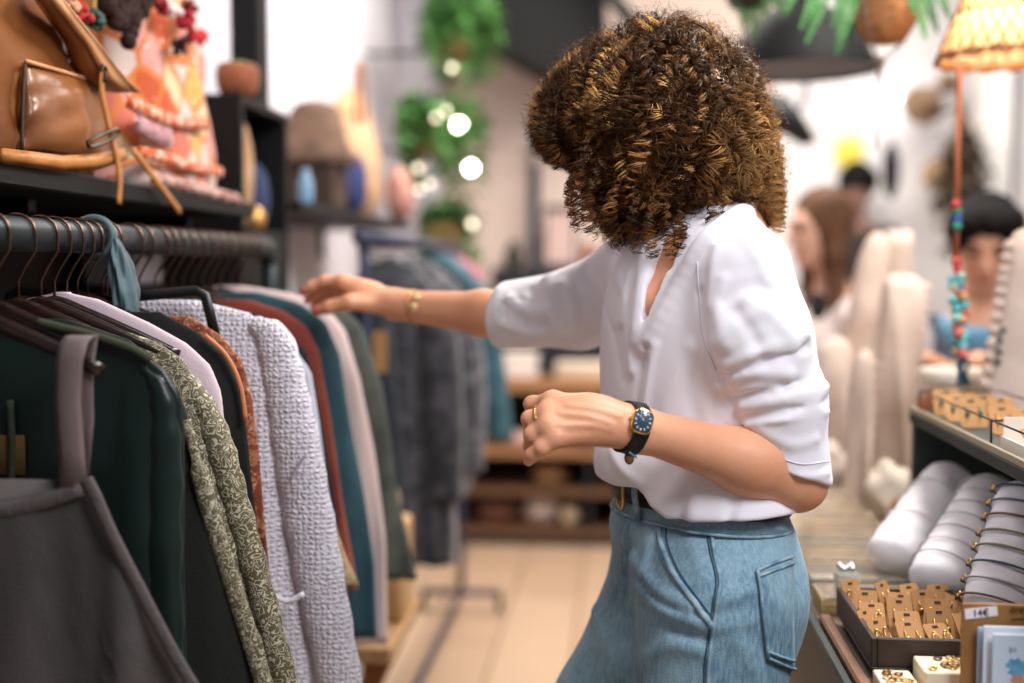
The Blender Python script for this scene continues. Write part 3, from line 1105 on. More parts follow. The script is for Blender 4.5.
def clustered(P):
    def f(n):
        e = P[:, P.shape[1] // 2]
        k = np.sin(e @ np.array([41., 23., 9.]) + 1.3) * np.sin(e @ np.array([-17., 33., 38.]) + .4)
        return np.where(((k > .1) & (RNG.random(n) < .60)) | (RNG.random(n) < .16), RNG.uniform(.55, 1.15, n), RNG.uniform(-.25, .14, n))
    return f
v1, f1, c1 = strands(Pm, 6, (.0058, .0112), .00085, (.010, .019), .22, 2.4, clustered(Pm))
ex = [((592, 150), (570, 190), (577, 232)), ((604, 160), (590, 200), (594, 236)), ((618, 170), (606, 210), (612, 240)), ((630, 190), (624, 225), (630, 252)), ((648, 195), (644, 230), (650, 258)),
      ((664, 200), (664, 232), (668, 258)), ((684, 200), (686, 228), (684, 256)), ((702, 190), (706, 220), (704, 246)), ((720, 190), (724, 212), (722, 232)), ((548, 110), (538, 135), (546, 160)), ((566, 110), (556, 145), (566, 168)),
      ((742, 160), (752, 195), (750, 222)), ((756, 150), (770, 190), (772, 234)), ((596, 130), (582, 165), (586, 200))]
Pe = np.empty((len(ex) * 3, 150, 3))
for i_, (a_, b_, c_) in enumerate(ex):
    for q_ in range(3):
        dd = 1.62 + (-.105, -.06, .05)[q_] * (1 if 580 < a_[0] < 740 else .55)
        jx = RNG.uniform(-7, 7); bz = bez([D(a_[0] + jx, a_[1], dd), D(b_[0] + jx, b_[1], dd - .012), D(c_[0] + jx, c_[1] - 6 * q_, dd)], 75)
        ii = np.linspace(0, len(bz) - 1, 150).astype(int)
        Pe[i_ * 3 + q_] = np.array([bz[k] for k in ii])
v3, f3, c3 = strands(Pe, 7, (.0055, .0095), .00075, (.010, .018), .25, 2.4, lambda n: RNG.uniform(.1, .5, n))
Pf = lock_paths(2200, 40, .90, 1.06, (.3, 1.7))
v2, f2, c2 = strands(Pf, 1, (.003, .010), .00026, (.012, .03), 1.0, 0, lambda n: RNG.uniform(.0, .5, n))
Vh = np.concatenate([v1, v2, v3]); Fh = np.concatenate([f1, f2 + len(v1), f3 + len(v1) + len(v2)]); Ch = np.concatenate([c1, c2, c3])
# back of the head: lighter lengths
q = np.clip(((Vh - HCN) @ CX - .045) / .09, 0, 1) * np.clip((.09 - ((Vh - HCN) @ CY)) / .12, 0, 1)
tgt = np.array(S(196, 146, 88))
Ch[:, :3] += (tgt - Ch[:, :3]) * (q * .55)[:, None]
hair_o = link_mesh('hair', Vh, Fh, hm, woman, attr=Ch)
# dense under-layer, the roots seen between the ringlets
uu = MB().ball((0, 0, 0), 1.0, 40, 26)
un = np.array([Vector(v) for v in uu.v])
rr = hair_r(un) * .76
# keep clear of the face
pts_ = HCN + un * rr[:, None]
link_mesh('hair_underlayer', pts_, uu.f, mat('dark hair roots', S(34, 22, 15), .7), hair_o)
# ------------------------------------------------------------------ clothes rack in front
RX, RZ, RR = -.70, 1.408, .0205
steel = mat('dark coated steel', S(54, 60, 62), .42, metal=.6, bump=.15, bscale=60)
blackm = mat('black metal', S(22, 23, 24), .4, metal=.5)
GR = 'clothes hanging on the front rail'
def make_rack(name, label, rx, rz, rr, y0, y1, m, half=.24, caster=True):
    t = thing(name, label, 'clothes rack', (rx, (y0 + y1) / 2, 0))
    MB().tube([(rx, y0 - .03, rz), (rx, y1, rz)], rr, 20).build('rail', m, t)
    for y in (y0, y1):
        MB().tube(bez([(rx, y, rz), (rx, y + .02, rz - .03), (rx, y + .03, rz - .10), (rx, y + .03, .08)], 4), rr * .8, 12).build('upright', m, t)
        f = MB().tube([(rx - half, y + .03, .08), (rx + half, y + .03, .08)], rr * .8, 10).build('foot', m, t)
        if caster:
            for s in (-1, 1):
                c = MB()
                c.tube([(rx + s * half * .95 - .009, y + .03, .032), (rx + s * half * .95 + .009, y + .03, .032)], .0315, 16)
                c.tube([(rx + s * half * .95, y + .03, .04), (rx + s * half * .95, y + .03, .08)], .010, 8)
                c.build('caster', mat('black rubber', S(18, 18, 18), .6), f)
    MB().tube([(rx, y0, .08), (rx, y1 + .03, .08)], rr * .7, 10).build('base_bar', m, t)
    return t
make_rack('clothes_rack', 'dark grey rail on uprights carrying the row of clothes beside the woman', RX, RZ, RR, .70, 2.33, steel)
wood_h = mat('dark varnished hanger wood', S(44, 26, 19), .26, col2=S(27, 17, 13), nscale=30, coat=.5, stretch=(1, 6, 6))
hookm = mat('bronzed hook steel', S(112, 88, 74), .28, metal=1)
def hanger_arm(u):   # height below the rail at sideways offset u
    a = abs(u) / .205
    return RZ - .088 - .086 * a ** 1.25 + .004 * math.exp(-(a / .12) ** 2)
def make_hanger(x, y, z=0):
    t = thing('coat_hanger', 'dark wooden coat hanger on the rail', 'hanger', (x, y, RZ - .15 + z))
    pts = []
    R = RR + .0024
    for k in range(15):
        a = math.radians(205 - k * 15)
        pts.append(Vector((x + R * math.cos(a), y, RZ + z + R * math.sin(a))))
    pts += [Vector((x + R * .95, y, RZ + z - .020)), Vector((x + .008, y, RZ + z - .040)), Vector((x, y, RZ + z - .056)), Vector((x, y, RZ + z - .09))]
    MB().tube(pts, .0019, 8).build('hook', hookm, t)
    b = []
    for k in range(25):
        u = -.155 + .31 * k / 24
        b.append(Vector((x + u, y + .012 * (abs(u) / .205) ** 2 * 0, hanger_arm(u) + z)))
    rs = [.0075 + .0035 * math.exp(-((k - 12) / 6) ** 2) for k in range(25)]
    MB().tube(b, rs, 10, flat=((0, 1, 0), .62)).build('hanger_arms', wood_h, t)
    return t
def section(cx, Y, w, t, z, n, amp, lam, ph, e=2.6):
    ring = []
    for k in range(n):
        a = 2 * PI * k / n; c, s = math.cos(a), math.sin(a)
        x = w * math.copysign(abs(c) ** (2 / e), c); y = t * math.copysign(abs(s) ** (2 / e), s)
        edge = 1 - min(1, abs(x) / max(w, 1e-4)) ** 6
        y += amp * math.sin(2 * PI * x / lam + ph) + amp * .5 * math.sin(2 * PI * x / lam * 2.3 + ph * 2 + z * 5)
        ring.append(Vector((cx + x, Y + y, z)))
    return ring
def interp_prof(prof, Y):
    q = [atY(px, py, Y) for px, py in prof]
    zs = [p.z for p in q][::-1]; xs = [p.x for p in q][::-1]
    return zs, xs
def garment(name, label, Y, prof, m, th=.016, amp=.006, lam=.09, rx=RX, n=56, levels=44, group=GR, cat=None, cx_shift=0.0, ph=None, topcut=True, squash=1.0, part='body'):
    zs, xs = interp_prof(prof, Y)
    zt, zb = zs[-1], zs[0]
    rng = random.Random(name + str(Y))
    ph = rng.uniform(0, 6) if ph is None else ph
    loc = (rx, Y, zb)
    t = thing(name, label, cat or name.split('_')[-1], loc, group)
    rings = []
    for i in range(levels + 1):
        u = i / levels
        z = zt - (zt - zb) * (u ** 1.5 if u < .5 else (.5 ** 1.5) + (u - .5) / .5 * (1 - .5 ** 1.5))
        xr = float(np.interp(z, zs, xs))
        w = max(.012, xr - rx)
        drop = max(0, (zt - z) - .06)
        tt = th * (.35 + .65 * min(1, (zt - z) / .12)) * (1 + .5 * drop)
        rings.append(section(rx, Y, w, tt, z, n, amp * min(1, drop / .25), lam, ph + drop * 1.2))
    MB().loft(rings).build(part, m, t)
    return t
def sleeve(par, name, Y, pts, rs, m, flat=.75, n=16, mirror=None, lumps=.0015, rx=RX):
    P = bez([atY(px, py, Y) for px, py in pts], 6)
    k = len(P); r = [float(np.interp(i / (k - 1), np.linspace(0, 1, len(rs)), rs)) for i in range(k)]
    r = [x + lumps * math.sin(i * 1.9) for i, x in enumerate(r)]
    o = MB().tube(P, r, n, flat=((0, 1, 0), flat)).build(name, m, par)
    P2 = [Vector((2 * rx - p.x, p.y, p.z)) for p in P]
    MB().tube(P2, r, n, flat=((0, 1, 0), flat)).build(name, m, par)
    return o
def trim(par, name, Y, pts, r, m, n=6):
    return MB().tube(bez([atY(px, py, Y) for px, py in pts], n), r, 8).build(name, m, par)

# ---- hangers along the rail
HY = [1.22, 1.285, 1.345, 1.40, 1.435, 1.47, 1.50, 1.53, 1.575, 1.66, 1.70, 1.76, 1.795, 1.83, 1.875, 1.92, 1.965, 2.01, 2.06, 2.12, 2.17, 2.22]
h0 = None
rh_ = random.Random(5)
for i, y in enumerate(HY):
    if h0 is None:
        h0 = make_hanger(RX, y); h0['group'] = 'hangers on the front rail'; h0['label'] = 'dark wooden hanger hooked over the front rail among the clothes'
    else:
        r_ = dup(h0, (0, y - HY[0], 0), rotz=0)
        r_.rotation_euler.z = rh_.uniform(-.05, .05)

# ---- apron dress, nearest the camera
ap = mat('taupe canvas', S(84, 75, 73), .85, col2=S(62, 58, 59), nscale=5, bump=.35, bscale=420, sheen=.2)
nt, bs = nodes_of(ap)
Y = 1.215
ad = thing('apron_dress', 'taupe canvas apron dress with shoulder straps at the near end of the rack', 'dress', (RX, Y, .55), GR)
zs, xs = interp_prof([(88, 480), (95, 496), (112, 535), (140, 590), (166, 640), (196, 692), (230, 760), (250, 840)], Y)
rings = []
ztop_r = atY(88, 480, Y).z
for i in range(41):
    u = i / 40
    z = zs[-1] - (zs[-1] - zs[0]) * u
    w = float(np.interp(z, zs, xs)) - RX
    ring = section(RX, Y, w, .012 + .010 * u, z, 64, .011 * min(1, u * 2.2), .115, .9 + u * .6)
    if u < .12:   # scooped top edge of the bib
        for v in ring:
            q = abs(v.x - RX) / w
            v.z -= (1 - q ** 2) * .030 * (1 - u / .12)
    rings.append(ring)
MB().loft(rings).build('dress_body', ap, ad)
edge = bez([atY(px, py, Y - .014) for px, py in [(86, 479), (95, 496), (112, 535), (140, 590), (166, 640), (196, 692)]], 6)
hemm = mat('taupe canvas hem', S(88, 80, 80), .85, bump=.6, bscale=150)
MB().tube(edge, .0075, 8, flat=((0, 1, 0), .5)).build('side_hem', hemm, ad)
top_e = [Vector((RX + dx * (atY(88, 480, Y).x - RX), Y - .013, ztop_r - (1 - dx * dx) * .030 - .006)) for dx in [k / 12 - 1 for k in range(25)]]
MB().tube(top_e, .008, 8, flat=((0, 1, 0), .45)).build('bib_hem', hemm, ad)
for s in (1, -1):
    g = []
    for (px, py), w_ in zip(((74, 490), (71, 450), (67, 400), (69, 362), (74, 342)), (.015, .0145, .0145, .015, .015)):
        p = atY(px, py, Y - .012)
        if s < 0: p.x = 2 * RX - p.x
        g.append([p + Vector((w_ * a, .004 * (a * a - 1), 0)) for a in (-1, -.5, 0, .5, 1)])
    g.append([p + Vector((0, .012, .006)) for p in g[-1]])
    g2 = [[p + Vector((0, .014, 0)) for p in g[-1]]]
    for (px, py) in ((84, 370), (85, 420), (80, 480)):
        p = atY(px, py, Y + .010)
        if s < 0: p.x = 2 * RX - p.x
        g2.append([p + Vector((.010 * a, 0, 0)) for a in (-1, -.5, 0, .5, 1)])
    MB().sheet(g + g2, .0025).build('shoulder_strap', mat('dusty rose canvas', S(112, 96, 94), .85, bump=.35, bscale=420), ad)

# ---- dark green satin shirt
satin = mat('dark green satin', S(22, 40, 35), .34, spec=.45, col2=S(16, 30, 27), nscale=6, bump=.25, bscale=14, sheen=.1)
g = garment('green_shirt', 'dark bottle green satin shirt behind the apron dress', 1.287, [(40, 322), (92, 332), (130, 346), (163, 368), (181, 396), (184, 430), (183, 560), (186, 690), (186, 760)], satin, .015, .006, .10, cat='shirt')
moss = mat('moss green rib', S(54, 60, 42), .9, bump=.5, bscale=200)
trim(g, 'collar_band', 1.276, [(38, 322), (62, 328), (95, 336), (130, 348), (150, 359)], .0050, moss)
sleeve(g, 'sleeve', 1.283, [(140, 366), (160, 392), (166, 450), (165, 560), (168, 690)], [.003, .012, .018, .019, .020], satin, .7)
trim(g, 'placket', 1.266, [(10, 400), (12, 460), (8, 540)], .004, moss)
MB().box(atY(0, 455, 1.268) - Vector((.01, .001, .022)), atY(25, 455, 1.268) + Vector((0, .001, .022)), .0004).build('paper_tag', mat('ochre swing tag', S(108, 78, 40), .8), g)

# ---- dark olive coat
olive = mat('dark olive velvet', S(26, 29, 23), .95, sheen=.4, bump=.3, bscale=300)
g = garment('olive_coat', 'dark olive velvet coat between the green shirt and the brocade jacket', 1.345, [(66, 318), (130, 340), (168, 372), (184, 405), (201, 465), (230, 560), (262, 655), (290, 760)], olive, .018, .005, .09, cat='coat')

# ---- brocade jacket
coat_ = g
broc = floral('olive brocade', S(96, 88, 62), S(196, 186, 160), 62, .55, .65)
MB().tube(bez([atY(px, py, 1.335) for px, py in ((186, 420), (199, 470), (214, 525), (236, 595), (257, 660), (280, 740))], 6), [.006] * 6 + [.011] * 25, 12, flat=((0, 1, 0), .6)).build('brocade_facing', broc, coat_)
lining = mat('dark brown lining', S(20, 19, 18), .6, bump=.2, bscale=100)
g = garment('brocade_jacket', 'olive brocade jacket woven with pale flowers', 1.405, [(128, 332), (158, 342), (184, 360), (199, 390), (204, 430), (213, 465), (241, 560), (268, 655), (296, 760)], broc, .018, .005, .08, cat='jacket')
sleeve(g, 'sleeve', 1.412, [(170, 358), (198, 396), (217, 440), (232, 490), (252, 560), (276, 650), (300, 740)], [.003, .014, .0185, .0175, .0165, .0165, .0165], broc, .9)
trim(g, 'sleeve_lining', 1.428, [(196, 400), (210, 440), (226, 500), (244, 570), (270, 660), (292, 740)], .016, lining)

# ---- pale pink blouse, black top, rust floral shirt
pink = mat('pale pink cotton', S(214, 192, 200), .8, bump=.15, bscale=300, sheen=.15)
g = garment('pink_blouse', 'pale pink blouse showing along the brocade jacket shoulder', 1.455, [(62, 292), (98, 299), (150, 323), (188, 344), (211, 366), (221, 392), (224, 425), (232, 560), (240, 690)], pink, .014, .004, .08, cat='blouse')
blk = mat('black crepe', S(20, 21, 21), .8, bump=.2, bscale=200)
g = garment('crepe_blouse', 'black crepe blouse with thin orange piping at its shoulder', 1.505, [(160, 312), (198, 332), (226, 356), (239, 385), (245, 420), (252, 480), (262, 560), (276, 690)], blk, .014, .004, .08, cat='top')
trim(g, 'piping', 1.492, [(205, 335), (226, 355), (240, 384), (246, 420)], .003, mat('orange piping', S(196, 122, 78), .7))
rustf = floral('rust floral viscose', S(142, 66, 38), S(206, 150, 110), 75, .7, .5, motif2=S(70, 30, 20))
g = garment('floral_shirt', 'rust orange floral shirt beside the white cardigan', 1.55, [(190, 316), (222, 336), (243, 362), (252, 400), (258, 450), (264, 520), (270, 570), (292, 690)], rustf, .014, .004, .08, cat='shirt')

# ---- white knit cardigan
def knit(name, c, sc=150):
    m = mat(name, c, .9, sheen=.3)
    nt, bs = nodes_of(m)
    tc = nt.nodes.new('ShaderNodeTexCoord')
    w1 = nt.nodes.new('ShaderNodeTexWave'); w1.wave_type = 'BANDS'; w1.bands_direction = 'Z'; w1.inputs['Scale'].default_value = sc * .30; w1.inputs['Distortion'].default_value = 5; w1.inputs['Detail'].default_value = 2; w1.inputs['Detail Scale'].default_value = 3
    w2 = nt.nodes.new('ShaderNodeTexWave'); w2.wave_type = 'BANDS'; w2.bands_direction = 'X'; w2.inputs['Scale'].default_value = sc * .26; w2.inputs['Distortion'].default_value = 5; w2.inputs['Detail'].default_value = 2; w2.inputs['Detail Scale'].default_value = 3
    for w in (w1, w2): nt.links.new(tc.outputs['Object'], w.inputs['Vector'])
    mu = nt.nodes.new('ShaderNodeMath'); mu.operation = 'MULTIPLY'
    nt.links.new(w1.outputs['Fac'], mu.inputs[0]); nt.links.new(w2.outputs['Fac'], mu.inputs[1])
    b = nt.nodes.new('ShaderNodeBump'); b.inputs['Strength'].default_value = .9; b.inputs['Distance'].default_value = .004
    nt.links.new(mu.outputs[0], b.inputs['Height']); nt.links.new(b.outputs['Normal'], bs.inputs['Normal'])
    vo = nt.nodes.new('ShaderNodeMapRange'); vo.inputs[1].default_value = .0; vo.inputs[2].default_value = .12
    nt.links.new(mu.outputs[0], vo.inputs[0])
    nt.links.new(mixc(nt, vo.outputs[0], tuple(x * .80 for x in c), c), bs.inputs['Base Color'])
    return m
kn = knit('white chunky knit', S(232, 226, 236))
rib = mat('white rib knit', S(236, 230, 238), .9, bump=.6, bscale=220)
g = garment('white_cardigan', 'chunky white knitted cardigan with openwork shoulder', 1.63, [(196, 300), (222, 306), (250, 313), (268, 330), (277, 375), (283, 450), (297, 560), (322, 690), (332, 760)], kn, .026, .007, .11, cat='cardigan')
sleeve(g, 'sleeve', 1.622, [(252, 322), (274, 340), (285, 385), (295, 440), (309, 520), (326, 610), (344, 700), (354, 750)], [.010, .026, .030, .034, .036, .034, .031, .029], kn, .62, 24)
trim(g, 'pocket_welt', 1.585, [(262, 578), (272, 594), (288, 601), (304, 594)], .0042, rib)
trim(g, 'shoulder_seam', 1.59, [(291, 480), (298, 466), (306, 455)], .0018, mat('knit shadow yarn', S(170, 164, 178), .9))
for px, py in ((268, 384), (262, 388)):
    pass

# ---- the rest of the row, towards the far end
gold_p = floral('tan paisley silk', S(176, 150, 104), S(212, 196, 160), 55, .55, .5)
g = garment('paisley_blouse', 'tan and gold patterned blouse past the white cardigan', 1.745, [(262, 330), (286, 347), (300, 378), (311, 420), (321, 465), (336, 530), (349, 562), (360, 584)], gold_p, .014, .004, .08, cat='blouse')
stripe = mat('pale blue stripe', S(196, 200, 214), .8, bump=.2, bscale=200)
g = garment('pale_blue_shirt', 'thin pale blue shirt squeezed before the rust cardigan', 1.81, [(258, 322), (292, 345), (311, 372), (319, 420), (327, 480), (341, 560), (348, 610)], stripe, .012, .004, .08, cat='shirt')
blk2 = mat('black jersey', S(26, 28, 30), .85)
g = garment('black_cardigan', 'thin black cardigan seen as a dark strip before the rust one', 1.865, [(250, 312), (288, 330), (307, 352), (317, 390), (327, 450), (338, 520), (350, 600)], blk2, .012, .004, .08, cat='cardigan')
rust = mat('rust red wool', S(142, 62, 44), .85, col2=S(120, 50, 36), nscale=14, bump=.2, bscale=260, sheen=.3)
g = garment('rust_cardigan', 'rust red knitted cardigan in the row of clothes', 1.92, [(250, 300), (284, 311), (306, 326), (319, 352), (327, 400), (338, 470), (352, 550), (358, 590)], rust, .020, .005, .09, cat='cardigan')
teal = mat('deep teal wool', S(40, 78, 88), .85, col2=S(30, 64, 76), nscale=14, bump=.2, bscale=260, sheen=.3)
g = garment('teal_jumper', 'deep teal jumper between the rust and the cream garments', 2.01, [(258, 292), (300, 303), (326, 322), (340, 355), (350, 420), (364, 500), (375, 565), (378, 636)], teal, .026, .006, .10, cat='jumper')
cream = mat('cream pink wool', S(216, 194, 192), .85, bump=.2, bscale=260, sheen=.25)
g = garment('cream_coat', 'pale cream pink coat that the outstretched hand touches', 2.12, [(243, 286), (290, 293), (324, 305), (345, 330), (360, 380), (373, 450), (386, 540), (388, 642)], cream, .030, .006, .10, cat='coat')
gg = mat('grey green wool', S(92, 98, 92), .9, col2=S(74, 80, 76), nscale=20, bump=.3, bscale=200)
g = garment('grey_cardigan', 'grey green cardigan last on the front rail', 2.22, [(296, 296), (338, 303), (362, 326), (382, 385), (391, 440), (397, 500), (414, 560), (418, 578)], gg, .026, .006, .10, cat='cardigan')

# ---- trouser hanger with squared ends, scarf over the rail
t = thing('trouser_hanger', 'black plastic hanger with squared drop ends before the white cardigan', 'hanger', (RX, 1.588, 1.28))
Yh = 1.588
pp = [atY(112, 300, Yh), atY(140, 296, Yh), atY(196, 291, Yh), atY(205, 296, Yh), atY(210, 314, Yh), atY(215, 336, Yh)]
P2 = [Vector((2 * RX - p.x, p.y, p.z)) for p in pp[::-1]]
MB().tube(P2 + pp, .0075, 8, flat=((0, 1, 0), .6)).build('hanger_frame', mat('black plastic', S(20, 20, 21), .35), t)
q = atY(213, 330, Yh)
MB().tube([Vector((2 * RX - q.x, Yh, q.z)), q], .0030, 8).build('trouser_bar', mat('black plastic', S(20, 20, 21), .35), t)
hk = []
for k in range(15):
    a = math.radians(205 - k * 15); hk.append(Vector((RX + (RR + .0024) * math.cos(a), Yh, RZ + (RR + .0024) * math.sin(a))))
hk += [Vector((RX + .012, Yh, RZ - .035)), Vector((RX, Yh, RZ - .055)), Vector((RX, Yh, pp[0].z))]
MB().tube(hk, .0019, 8).build('hook', hookm, t)

scm = mat('petrol chiffon', S(66, 88, 94), .6, col2=S(54, 78, 86), nscale=10, sheen=.3, bump=.3, bscale=60)
ys = 1.552
sct = thing('scarf', 'petrol blue scarf knotted to the rail among the hangers', 'scarf', (RX + .04, ys, RZ - .125))
key = [(.027, -.001, .006, .004), (.030, -.016, .017, .009), (.035, -.042, .023, .013), (.042, -.072, .025, .014), (.047, -.10, .022, .012), (.050, -.122, .015, .008)]
rings = []
for i in range(26):
    u = i / 25 * 5
    x, z, w, th_ = [float(np.interp(u, range(6), [k[j] for k in key])) for j in range(4)]
    ring = []
    for k in range(48):
        a = 2 * PI * k / 48
        r_ = 1 + .16 * math.sin(6 * a + u * 1.3) + .08 * math.sin(11 * a - u * 2)
        ring.append(Vector((RX + x + th_ * r_ * math.sin(a), ys + w * r_ * math.cos(a) + .006 * math.sin(u * 1.1), RZ + z + .003 * math.sin(3 * a + u * 2))))
    rings.append(ring)
MB().loft(rings).build('scarf_cloth', scm, sct)
MB().tube([Vector((RX + .0265 * math.cos(a), ys + .002 * math.sin(2 * a), RZ + .0265 * math.sin(a))) for a in [2 * PI * k / 24 for k in range(24)]], .0050, 8, closed=True, flat=((0, 1, 0), 1.6)).build('knot', scm, sct)
# ------------------------------------------------------------------ left wall, shelves, bags
wallm = mat('white plaster', S(218, 215, 224), .9, col2=S(210, 207, 217), nscale=3, bump=.05, bscale=40)
warmw = mat('warm plaster', S(234, 214, 202), .9, col2=S(226, 204, 192), nscale=2, bump=.05, bscale=40)
floorm = mat('pale oak floor', S(206, 176, 150), .45, spec=.3)
nt, bs = nodes_of(floorm)
_tc = nt.nodes.new('ShaderNodeTexCoord'); _b = nt.nodes.new('ShaderNodeTexBrick')
_b.inputs['Color1'].default_value = (*S(208, 180, 152), 1); _b.inputs['Color2'].default_value = (*S(192, 160, 132), 1); _b.inputs['Mortar'].default_value = (*S(150, 120, 98), 1)
_b.inputs['Scale'].default_value = 1; _b.inputs['Brick Width'].default_value = 1.6; _b.inputs['Row Height'].default_value = .28; _b.inputs['Mortar Size'].default_value = .006; _b.offset = .4
_mp = nt.nodes.new('ShaderNodeMapping'); _mp.inputs['Rotation'].default_value = (0, 0, PI / 2)
nt.links.new(_tc.outputs['Object'], _mp.inputs['Vector']); nt.links.new(_mp.outputs['Vector'], _b.inputs['Vector']); nt.links.new(_b.outputs['Color'], bs.inputs['Base Color'])
def struct(o): o['kind'] = 'structure'; return o
XL, YB, XR = -1.12, 6.35, 3.6
struct(MB().box((XL - .2, -1.2, -.1), (XR + .2, YB + .2, 0)).build('floor', floorm, smooth=False))
struct(MB().box((XL - .15, .1, 0), (XL, YB, 3.2)).build('wall_left', wallm, smooth=False))
struct(MB().box((XL - .15, YB, 0), (XR + .15, YB + .15, 3.2)).build('wall_back', warmw, smooth=False))
struct(MB().box((XL, YB - .25, 0), (XL + .19, YB, 3.2)).build('trim_2', wallm, smooth=False))
struct(MB().box((XR, .1, 0), (XR + .15, YB, 3.2)).build('wall_right', wallm, smooth=False))
struct(MB().box((XL - .15, .1, 3.2), (XR + .15, YB + .15, 3.3)).build('ceiling', mat('dark ceiling', S(60, 58, 58), .9), smooth=False))
dkwood = mat('near black stained wood', S(20, 20, 20), .6, spec=.3, col2=S(14, 14, 14), nscale=14, stretch=(6, 1, 6), bump=.1, bscale=60)
brownp = mat('dark brown panel', S(64, 56, 50), .8, col2=S(52, 46, 42), nscale=6)
struct(MB().box((XL, .3, 0), (XL + .025, 2.48, 1.470)).build('trim_1', brownp, smooth=False))
t = thing('wall_shelf', 'black wooden shelf above the rail holding the bags', 'shelf', (-.93, 1.5, 1.47))
MB().box((XL + .001, .45, 1.470), (-.755, 2.44, 1.5), .003).build('board', dkwood, t, smooth=False)
for y in (.9, 1.7, 2.35):
    MB().prism([(XL + .026, y - .012, 1.469), (XL + .026, y - .012, 1.30), (XL + .05, y - .012, 1.30), (-.86, y - .012, 1.45), (-.86, y - .012, 1.469)], (0, .024, 0)).build('bracket', blackm, t, smooth=False)

# ---- leather backpack
lea = mat('tan leather', S(150, 92, 46), .36, spec=.5, col2=S(108, 62, 30), nscale=5, bump=.25, bscale=16, coat=.15, detail=6)
lea_l = mat('raw pale leather edge', S(222, 164, 116), .6, col2=S(206, 148, 100), nscale=20)
lea_o = mat('honey leather strap', S(190, 126, 60), .45, col2=S(164, 102, 46), nscale=25, bump=.2, bscale=200)
bp_ = thing('leather_backpack', 'tan leather backpack with buckled straps on the black shelf', 'backpack', (-.90, 1.60, 1.50))
XF = -.79
rings = []
for i in range(26):
    u = i / 25; z = 1.502 + u * .46
    wy = .235 * (1 - .10 * u ** 3); wx = .115 * (1 - .25 * u ** 2) * (1 if u > .04 else .93)
    ring = []
    for k in range(44):
        a = 2 * PI * k / 44; c, s = math.cos(a), math.sin(a)
        e = 3.6
        x = wx * math.copysign(abs(c) ** (2 / e), c); y = wy * math.copysign(abs(s) ** (2 / e), s)
        y0 = 1.625
        d = .010 * math.sin(y * 26 + z * 19) * math.sin(z * 31 + y * 9) * (1 if c > 0 else 0)
        ring.append(Vector((-.895 + x + d, y0 - .012 + y, z)))
    rings.append(ring)
MB().loft(rings).build('bag_body', lea, bp_)
def face(pts, X): return [atX(px, py, X) for px, py in pts]
# front pocket with creased leather
g = []
for j in range(15):
    v = j / 14; row = []
    for i in range(17):
        u = i / 16
        x0 = 26 - 4 * v; x1 = 104 + 10 * v
        y0 = 62 + 17 * u; y1 = 152 + 12 * u
        bul = .018 * (1 - abs(2 * u - 1) ** 3) * (1 - abs(2 * v - 1) ** 3) + .006 * math.sin(u * 9 + v * 7) * math.sin(v * 8) * (1 - abs(2 * v - 1))
        row.append(atX(x0 + (x1 - x0) * u, y0 + (y1 - y0) * v, XF + .014 + bul))
    g.append(row)
pk = MB().sheet(g, -.022).build('front_pocket', lea, bp_)
MB().tube(bez(face([(26, 61), (50, 68), (88, 79)], XF + .020), 5), .0030, 8).build('pocket_edge', lea_l, pk)
MB().tube(bez(face([(25, 63), (23, 100), (22, 150)], XF + .018), 5), .0025, 8).build('pocket_seam', mat('dark leather seam', S(58, 34, 20), .6), pk)
# flap standing open with its pale cut edge
g = []
L1 = [(30, -12), (50, 18), (66, 40), (72, 62), (82, 78), (100, 88)]
L2 = [(46, -12), (70, 18), (92, 45), (108, 66), (120, 80), (134, 93)]
for j in range(6):
    row = []
    for i in range(5):
        u = i / 4
        row.append(atX(L1[j][0] * (1 - u) + L2[j][0] * u, L1[j][1] * (1 - u) + L2[j][1] * u, XF + .012 + .030 * u + .012 * math.sin(u * 3)))
    g.append(row)
fl = MB().sheet(g, .004).build('flap', lea, bp_)
g2 = [[p + Vector((.006, 0, .001)) for p in (r[2].lerp(r[3], .2), r[3], r[4], r[4] + Vector((.004, .006, 0)))] for r in g]
MB().sheet(g2, .004).build('flap_edge', lea_l, fl)
g = []
for (a, b) in (((0, 150), (0, 161)), ((28, 153), (28, 165)), ((60, 157), (60, 170)), ((95, 155), (96, 168)), ((122, 150), (125, 158))):
    g.append([atX(*a, XF + .040), atX((a[0] + b[0]) / 2, (a[1] + b[1]) / 2, XF + .044), atX(*b, XF + .038)])
MB().sheet(g, -.005).build('base_strap', lea_o, bp_)
def strap_(pts, w, X, name, m, th=.003):
    P = bez(face(pts, X), 5); g = []
    for i, p in enumerate(P):
        tn = (P[min(i + 1, len(P) - 1)] - P[max(i - 1, 0)]).normalized()
        sd = tn.cross(Vector((1, 0, 0))).normalized()
        g.append([p - sd * w, p, p + sd * w])
    return MB().sheet(g, th).build(name, m, bp_)
strap_([(103, 68), (103, 90), (107, 112), (113, 138), (118, 158), (121, 180), (120, 204)], .0065, XF + .052, 'closing_strap', lea_o)
strap_([(134, 150), (148, 168), (163, 188), (181, 212)], .006, XF + .052, 'loose_strap', lea_o)
bu = MB(); bu.tube(bez(face([(88, 142), (100, 136), (116, 129), (118, 134), (104, 143), (90, 147), (88, 142)], XF + .058), 4), .0028, 8)
bu.build('buckle', mat('dark brass', S(70, 58, 44), .3, metal=1), bp_)
MB().tube(bez(face([(101, 70), (103, 66), (106, 70), (105, 82)], XF + .056), 4), .0028, 8).build('strap_loop', mat('dark brass', S(70, 58, 44), .3, metal=1), bp_)

